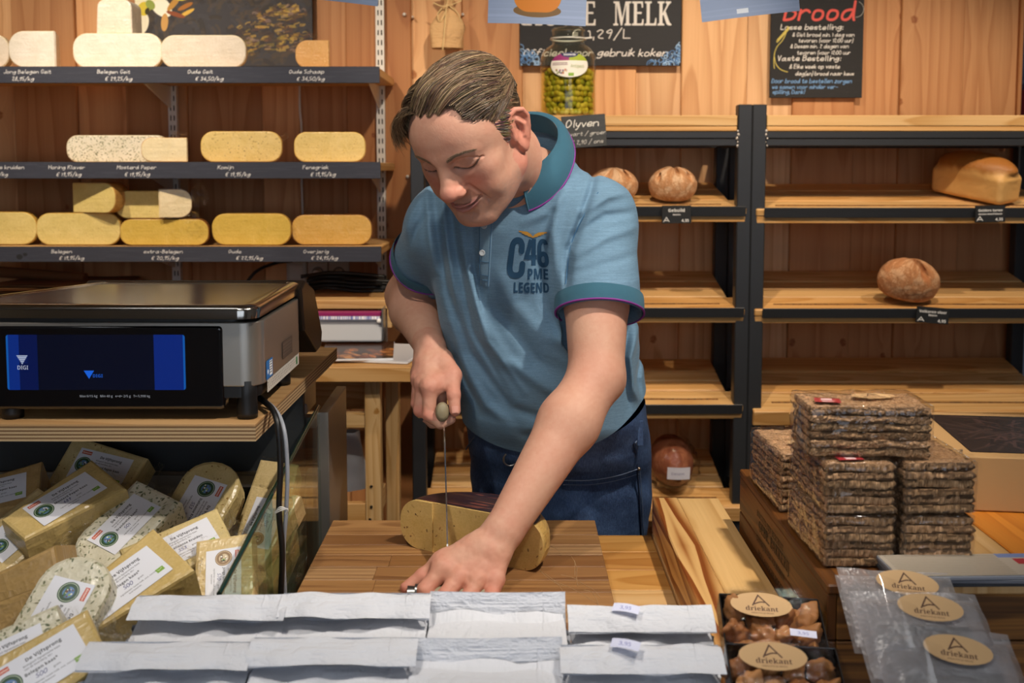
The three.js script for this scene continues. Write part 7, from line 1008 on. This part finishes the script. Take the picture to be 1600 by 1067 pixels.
function shirtKeep(x, y, z) {
  let k = y - hemY(x);
  const tD = torso(x, y, z, 0.004);
  for (const [o, ax, r] of [[slL, axL, 0.0765], [slR, axR, 0.07]]) { const dx = x - o[0], dy = y - o[1], dz = z - o[2], t = dx * ax.x + dy * ax.y + dz * ax.z, q = Math.sqrt(Math.max(0, dx * dx + dy * dy + dz * dz - t * t)) - r; if (t > -0.02 && t < 0.2 && q < 0.03 && tD > 0.019) k = Math.min(k, -t); }
  if (y > 1.68) return -1;
  const dx = x - COL.c.x, dy = y - COL.c.y, dz = z - COL.c.z, h = dx * COL.a.x + dy * COL.a.y + dz * COL.a.z, f = dx * COL.f.x + dy * COL.f.y + dz * COL.f.z, l = dx * COL.l.x + dy * COL.l.y + dz * COL.l.z; if (h > -0.08 && Math.hypot(f, l) < 0.16) k = Math.min(k, Math.max(Math.hypot(f / 1.1, l) - 0.079, -h - 0.012)); if (h > 0.0 && Math.hypot(f, l) < 0.2) k = Math.min(k, Math.max(0.004 - h, Math.hypot(f / 1.1, l) - 0.12));
  return k;
}
const knit = dataTex(256, 256, (u, v, x, y) => { const n = 208 + 9 * noise3(x / 40, y / 1.2, 3) + 8 * noise3(x / 9, y / 1.1, 8) + 9 * noise3(x / 1.5, y / 1.5, 4); return [n, n, n]; });
const knitBump = dataTex(128, 128, (u, v, x, y) => { const q = 120 + 60 * (((x >> 1) + (y >> 1)) % 2) + 40 * noise3(x / 2, y / 2); return [q, q, q]; }, false);
const uvBody = (g, k = 1) => { const p = g.attributes.position, uv = new Float32Array(p.count * 2); for (let i = 0; i < p.count; i++) { const [cx, d] = sect(p.getY(i)); uv[i * 2] = (Math.atan2(p.getX(i) - cx, p.getZ(i) + d) * 0.19) * k; uv[i * 2 + 1] = p.getY(i) * k; } g.setAttribute('uv', new THREE.BufferAttribute(uv, 2)); return g; };
const poloMat = phys(0x82aac7, 0.85, { map: rep(knit, 6), bumpMap: rep(knitBump, 40), bumpScale: 0.0004, sheen: 0.35, sheenRoughness: 0.6, sheenColor: new THREE.Color(0.7, 0.8, 0.9), side: THREE.DoubleSide }), tealMat = phys(0x447f98, 0.85, { map: rep(knit, 10), bumpMap: rep(knitBump, 30), bumpScale: 0.0006, side: THREE.DoubleSide, sheen: 0.3, sheenRoughness: 0.6, sheenColor: new THREE.Color(0.6, 0.8, 0.9) }), purple = std(0x7c2f86, 0.75);
const onShirt = (x, y, lift = 0.001) => { let z = -1.78; for (let k = 0; k < 60; k++) { const d = shirtF(x, y, z); if (d < 0.0004 || z < -2.2) break; z -= d * 0.8; } return [x, y, z + lift]; };
{
  const g = uvBody(clipMesh(meshField(shirtF, [-0.36, 0.98, -2.42], [0.34, 1.76, -1.84], 0.0048), shirtKeep)); const coreF = (x, y, z) => { const b = shirtCore(x, y, z); return Math.abs(b) > 0.035 ? b : b + 0.0012 - (z > -2.2 ? foldAt(x, y) * smooth(-2.2, -2.1, z) * 0.6 : 0); }, axis = (o, ax, x, y, z) => { const dx = x - o[0], dy = y - o[1], dz = z - o[2], t = dx * ax.x + dy * ax.y + dz * ax.z; return [t, Math.sqrt(Math.max(0, dx * dx + dy * dy + dz * dz - t * t))]; };
  const under = uvBody(clipMesh(meshField(coreF, [0.02, 1.1, -2.3], [0.3, 1.5, -1.86], 0.0052), (x, y, z) => { const [t, q] = axis(slL, axL, x, y, z); return Math.min(t + 0.03, 0.135 - q, 0.17 - t, y - hemY(x)); })); const polo = wpart('polo_shirt', g, poloMat, man);
  const add = (n, geo, m, lab) => { geo.translate(-man.position.x, -man.position.y, -man.position.z); return part(n, geo, m, polo, lab); };
  add('side_panel', under, poloMat);
  // ribbed cuffs with a purple edge
  const ring = (o0, ax, r, w) => { const e1 = V(0, 0, 1).addScaledVector(ax, -ax.z).normalize(), e2 = ax.clone().cross(e1), P = (a, t, dr = 0) => o0.clone().addScaledVector(ax, t).addScaledVector(e1, Math.cos(a) * (r + dr)).addScaledVector(e2, Math.sin(a) * (r + dr));
    add('cuff', grid(56, 4, (u, v) => arr(P(u * 6.2832, -w * (1 - v), 0.0052 + 0.0012 * Math.sin(v * 3.1416) + 0.0008 * Math.sin(u * 31)))), tealMat); const pts = []; for (let k = 0; k < 48; k++) pts.push(P(k / 48 * 6.2832, 0, 0.005)); add('cuff_piping', tube(pts, 0.0021, 120, 6, true), purple); };
  ring(V(slL[0] + 0.006, slL[1], slL[2] - 0.004), axL, 0.0762, 0.03); ring(V(...slR), axR, 0.0702, 0.03);
  // collar
  const C = (phi, r, h, lf = 1.12) => { const s = Math.sin(phi), c = -Math.cos(phi); return COL.c.clone().addScaledVector(COL.l, s * r).addScaledVector(COL.f, c * r * lf).addScaledVector(COL.a, h); };
  const a0 = -2.75, a1 = 2.62; const leaf = (phi, v) => { const k = Math.abs(phi) / Math.PI, drop = mix(0.03, 0.05, smooth(0.45, 0.85, k)), out = mix(0.02, 0.047, smooth(0.25, 0.75, k)), r = 0.077 + out * Math.pow(v, 0.8) + 0.004 * Math.sin(v * 3.1), h = 0.026 - 0.006 * smooth(0.5, 0.9, k) - drop * Math.pow(v, 1.3) + 0.004 * Math.sin(v * 3.1); return C(phi, r, h); };
  add('collar', grid(80, 14, (u, v) => arr(leaf(mix(a0, a1, u), v))), tealMat); add('collar_stand', grid(80, 4, (u, v) => arr(C(mix(a0, a1, u), mix(0.079, 0.0765, v), mix(-0.02, 0.0265 - 0.006 * smooth(0.5, 0.9, Math.abs(mix(a0, a1, u)) / Math.PI), v)))), tealMat);
  const pip = []; for (let k = 0; k <= 60; k++) pip.push(leaf(mix(a0, a1, k / 60), 1)); add('collar_piping', tube(pip, 0.0019, 120, 6), purple); 
  for (const e of [a0, a1]) { const q = []; for (let k = 0; k <= 8; k++) q.push(leaf(e, k / 8)); add('collar_edge', tube(q, 0.0016, 16, 6), tealMat); }
  // placket with buttons and stitching
  const pl = (x, y) => { const p = at(x, y, 1.955); return [p.x, p.y]; }, top = [[746, 335], [771, 338]], bot = [[747, 447], [764, 449]];
  const Pp = (u, v) => { const a = [mix(top[0][0], bot[0][0], v), mix(top[0][1], bot[0][1], v)], b = [mix(top[1][0], bot[1][0], v), mix(top[1][1], bot[1][1], v)], q = pl(mix(a[0], b[0], u), mix(a[1], b[1], u)); return onShirt(q[0], q[1], 0.0032 - 0.003 * Math.pow(Math.abs(2 * u - 1), 6)); };
  add('placket', grid(8, 36, Pp), phys(0x8bb1cb, 0.85, { bumpMap: rep(knitBump, 6), bumpScale: 0.0004, side: THREE.DoubleSide, map: rep(knit, 2) }));
  const th = std(0x3f6d92, 0.8); for (const u of [0.1, 0.9]) { const q = []; for (let k = 0; k <= 20; k++) q.push(V(...Pp(u, k / 20))); add('placket_stitch', tube(q.map((p) => p.add(V(0, 0, 0.0006))), 0.0005, 40, 4), th); }
  for (const v of [0.66, 0.85, 0.92]) add('placket_stitch', tube([0.1, 0.5, 0.9].map((u) => V(...Pp(u, v)).add(V(0, 0, 0.0006))), 0.0005, 12, 4), th);
  for (const [bx, by] of [[756, 353], [753, 396]]) { const q = pl(bx, by), p = onShirt(q[0], q[1], 0.005), b = new THREE.LatheGeometry([[0, 0.0008], [0.003, 0.0006], [0.0042, 0.002], [0.0058, 0.0016], [0.006, 0], [0.0058, -0.0016]].map((k) => new THREE.Vector2(...k)), 20); b.rotateX(Math.PI / 2 - 0.1); b.translate(...p); add('button', b, phys(0xa8aeb0, 0.3, { clearcoat: 0.5 })); }
  // print on the chest
  const tex = canvasTex(512, 640, (c, W, H) => {
    c.clearRect(0, 0, W, H); c.fillStyle = '#b9852c'; const wing = (s) => { c.save(); c.translate(286, 62); c.scale(s, 1); c.beginPath(); c.moveTo(0, 22); c.lineTo(18, 2); c.lineTo(60, -18); c.lineTo(150, -24); c.lineTo(140, -12); c.lineTo(110, -8); c.lineTo(116, 0); c.lineTo(84, 4); c.lineTo(88, 12); c.lineTo(54, 14); c.lineTo(50, 22); c.lineTo(20, 26); c.lineTo(0, 34); c.fill(); c.restore(); }; wing(1); wing(-1);
    c.fillStyle = c.strokeStyle = '#123e5c'; c.lineWidth = 54; c.lineCap = 'round'; c.lineJoin = 'round'; c.beginPath(); c.moveTo(172, 216); c.lineTo(176, 168); c.quadraticCurveTo(170, 118, 128, 124); c.quadraticCurveTo(84, 130, 78, 190); c.lineTo(58, 360); c.quadraticCurveTo(58, 434, 118, 432); c.quadraticCurveTo(176, 430, 178, 372); c.lineTo(182, 330); c.stroke();
    c.lineWidth = 42; c.lineJoin = 'miter'; c.lineCap = 'butt'; c.beginPath(); c.moveTo(296, 104); c.lineTo(290, 340); c.stroke(); c.beginPath(); c.moveTo(268, 112); c.lineTo(222, 268); c.lineTo(322, 268); c.stroke(); c.lineWidth = 40; c.lineJoin = 'round'; c.beginPath(); c.moveTo(416, 152); c.quadraticCurveTo(410, 118, 384, 122); c.quadraticCurveTo(352, 128, 350, 200); c.lineTo(348, 290); c.quadraticCurveTo(352, 338, 388, 334); c.quadraticCurveTo(424, 330, 420, 280); c.quadraticCurveTo(416, 232, 384, 234); c.quadraticCurveTo(360, 238, 354, 262); c.stroke();
    c.font = 'bold 128px sans-serif'; c.save(); c.translate(226, 460); c.scale(0.78, 1); c.fillText('PME', 0, 0); c.strokeStyle = '#123e5c'; c.lineWidth = 3; c.strokeText('PME', 0, 0); c.restore(); c.save(); c.translate(96, 580); c.scale(0.72, 1); c.font = 'bold 122px sans-serif'; c.lineWidth = 3; c.strokeStyle = '#123e5c'; c.fillText('LEGEND', 0, 0); c.strokeText('LEGEND', 0, 0); c.restore();
  });
  const q = (x, y) => { const p = at(x, y, 1.95); return [p.x, p.y]; }; add('chest_print', grid(30, 36, (u, v) => { const p = q(mix(mix(785, 790, v), mix(872, 866, v), u), mix(mix(468, 352, v), mix(468, 356, v), u)); return onShirt(p[0], p[1], 0.0008); }), new THREE.MeshStandardMaterial({ map: tex, transparent: true, roughness: 0.8 }), 'dark blue and gold chest lettering');
  // seams of shoulder and sleeve
  const seam = (P, d) => tube(P.map(([x, y]) => { const p = at(x, y, d); return V(...onShirt(p.x, p.y, 0.0006)); }).filter((p) => p.z > -2.15), 0.0009, 40, 5); add('seam', seam([[940, 272], [934, 300], [912, 335], [892, 380], [882, 440]], 1.95), th);
}
// ---- jeans, belt, shoes
{
  const legs = (x, y, z) => { let d = torso(x, y, z, -0.002); d = smax(d, 0.8 - y - 0.0, 0.05); const L = cap(x, y, z, [0.178, 0.86, -2.235], [0.2, 0.08, -2.26], 0.1, 0.062), R = cap(x, y, z, [0.018, 0.86, -2.245], [0.0, 0.08, -2.26], 0.1, 0.062); return smin(d, Math.min(L, R), 0.03); };
  const jf = (x, y, z) => { let d = legs(x, y, z); const fr = z > -2.24 ? 1 : 0; const w = 0.0035 * Math.sin(58 * (y + 0.35 * Math.abs(x - 0.1)) + 6 * x) * smooth(0.99, 0.9, y) * smooth(0.6, 0.8, y) * (0.5 + 0.5 * noise3(x * 9, y * 9, 3)); return d - w - 0.001 * fbm(x * 30, y * 30, z * 30, 2); };
  const g = uvBody(clipMesh(meshField(jf, [-0.15, 0.04, -2.42], [0.34, 1.1, -2.0], 0.006), (x, y, z) => Math.min(1.066 + 0.065 * Math.pow(Math.abs((x - 0.09) / 0.18), 2) - y, y - 0.06)));
  const denim = dataTex(256, 256, (u, v, x, y) => { const t = 26 * noise3(x / 1.2, y / 7, 2) + 16 * noise3(x / 1, y / 1, 6) + 40 * fbm(x / 60, y / 45, 3); return [clamp(118 + t), clamp(140 + t), clamp(175 + t)].map((q, i) => clamp([118, 142, 178][i] + t, 0, 255)); });
  paint(g, (x, y, z) => { const k = 1 + 0.35 * smooth(0.1, 0.5, fbm(x * 14, y * 14, z * 14, 3)); return [k, k, k]; });
  const dm = phys(0x8092a8, 0.8, { map: rep(denim, 6), vertexColors: true, bumpMap: rep(bumpNoise, 20), bumpScale: 0.0005, side: THREE.DoubleSide }), jeans = wpart('jeans', g, dm, man);
  const add = (n, geo, m) => { geo.translate(-man.position.x, -man.position.y, -man.position.z); return part(n, geo, m, jeans); };
  const onJ = (px, py, lift = 0.0015) => { const p = at(px, py, 2.1); let t = 0.93; for (let k = 0; k < 80; k++) { const q = V(p.x * t, EYE + (p.y - EYE) * t, p.z * t), d = jf(q.x, q.y, q.z); if (d < 0.0006 || t > 1.2) return q.multiplyScalar(1).add(V(0, 0, lift)); t += Math.max(0.0004, d * 0.35); } return p; };
  const pale = std(0x66758e, 0.85), dark = std(0x16243f, 0.85), line = (P, r, m, n = 'seam') => add(n, tube(P.map(([a, b]) => onJ(a, b)), r, 40, 5), m);
  line([[880, 750], [920, 750], [960, 744], [998, 732]], 0.0013, pale, 'pocket_edge'); line([[880, 757], [920, 757], [960, 751], [998, 740]], 0.0008, pale); line([[994, 690], [1000, 740], [1004, 800], [1006, 842]], 0.0009, pale); line([[990, 692], [996, 740], [1000, 800], [1002, 842]], 0.0022, dark); line([[742, 682], [733, 694], [728, 702]], 0.0018, pale, 'pocket_edge'); line([[992, 692], [1000, 682], [1005, 670]], 0.0018, pale, 'pocket_edge');
  const rv = new THREE.SphereGeometry(0.004, 12, 8); const p = onJ(998, 732, 0.002); rv.translate(p.x, p.y, p.z); add('rivet', rv, phys(0x9a8a78, 0.35, { metalness: 1 }));
  // belt under the hem
  const by = 1.035, belt = grid(64, 3, (u, v) => { const a = u * 6.2832, y = by + 0.034 * v + 0.06 * Math.pow(Math.abs(Math.sin(a)), 2), [cx, d, rx, rz] = sect(y); return [cx + Math.sin(a) * (rx - 0.003), y, -d + Math.cos(a) * (rz - 0.003) + 0.16 * Math.sin(a) * rx]; }); wpart('belt', belt, phys(0x1c1714, 0.4, { side: THREE.DoubleSide }), man);
  const bk = onJ(797, 716, 0.004); const bg = new THREE.TorusGeometry(0.013, 0.002, 8, 24, 3.4); bg.rotateZ(2.2); bg.translate(bk.x, bk.y, bk.z + 0.004); wpart('belt_buckle', bg, M.steel, man);
  for (const [px, py] of [[1000, 676]]) { const q = onJ(px, py, 0.004); wpart('belt_loop', cbox(0.012, 0.05, 0.004, 0.001).translate(q.x, q.y, q.z), dm, man); }
  for (const x of [0.0, 0.2]) { const g2 = meshField((X_, y, z) => smax(ell(X_, y, z, x, 0.045, -2.19, 0.05, 0.055, 0.14), -y, 0.01), [x - 0.07, -0.02, -2.36], [x + 0.07, 0.13, -2.02], 0.007); wpart('shoe', g2, std(0x1a1817, 0.5), man); }
}
// ---------------------------------------------------------------- the knife with two handles
{
  const t = thing('cheese_knife', 'long cheese knife with a handle at each end, its blade standing in the cheese', 'knife', at(697, 800, 1.8));
  const wood = phys(0x8f8468, 0.5), hA = at(691, 643, 1.962), hB = at(691, 640, 2.105);
  { const ax = hB.clone().sub(hA), L = ax.length(), g = new THREE.LatheGeometry([[0, 0], [0.6, 0.01], [0.9, 0.04], [1, 0.12], [0.92, 0.5], [1, 0.85], [0.8, 1], [0, 1]].map(([r, k]) => new THREE.Vector2(r * 0.0135, k * L)), 24); g.applyQuaternion(new THREE.Quaternion().setFromUnitVectors(V(0, 1, 0), ax.clone().normalize())); g.scale(1, 1.45, 1); g.translate(hA.x, hA.y, hA.z); wpart('handle', g, wood, t, 'wooden handle in the upper hand'); }
  const lA = at(641, 928, 1.612), lB = at(772, 928, 1.606); { const g = bar(lA, lB, 0.0115, 20); wpart('handle', g, wood, t, 'wooden handle in the lower hand'); wpart('handle_cap', join([bar(lA.clone().add(V(-0.004, 0, 0)), lA.clone().add(V(0.008, 0, 0)), 0.0128, 20), bar(lA.clone().add(V(0.008, 0.004, 0)), lA.clone().add(V(0.02, 0.004, 0.0)), 0.0122, 20)]), M.steel, t); }
  // blade: a curved steel plate that stands along the line of sight of the cut
  const S = [[2.0, 655, 693], [1.93, 690, 695], [1.86, 730, 696], [1.80, 765, 697], [1.755, 800, 698], [1.70, 850, 699], [1.655, 905, 699]], pos = [], idx = [], W = 0.045, th = 0.0012;
  S.forEach(([d, py, px], i) => { const p = at(px, py, d); for (const [dx, dy] of [[-th, 0], [th, 0], [th * 0.25, -W], [-th * 0.25, -W]]) pos.push(p.x + dx, Math.max(p.y + dy, 0.9312), p.z); if (i) { const a = (i - 1) * 4; for (let k = 0; k < 4; k++) { const b = (k + 1) % 4; idx.push(a + k, a + 4 + k, a + 4 + b, a + k, a + 4 + b, a + b); } } }); idx.push(0, 1, 2, 0, 2, 3); const e = (S.length - 1) * 4; idx.push(e, e + 2, e + 1, e, e + 3, e + 2);
  const g = new THREE.BufferGeometry(); g.setAttribute('position', new THREE.Float32BufferAttribute(pos, 3)); g.setIndex(idx); const g2 = g.toNonIndexed(); g2.computeVertexNormals(); wpart('blade', g2, phys(0xcfcfcf, 0.25, { metalness: 1 }), t);
  wpart('tang', join([bar(at(693, 655, 2.0), at(691, 645, 1.966), 0.003, 8), bar(at(699, 905, 1.655), at(697, 928, 1.618), 0.004, 8)]), M.steel, t);
}
scene.traverse((o) => { if (o.isMesh) o.castShadow = o.receiveShadow = true; });
renderer.render(scene, camera);
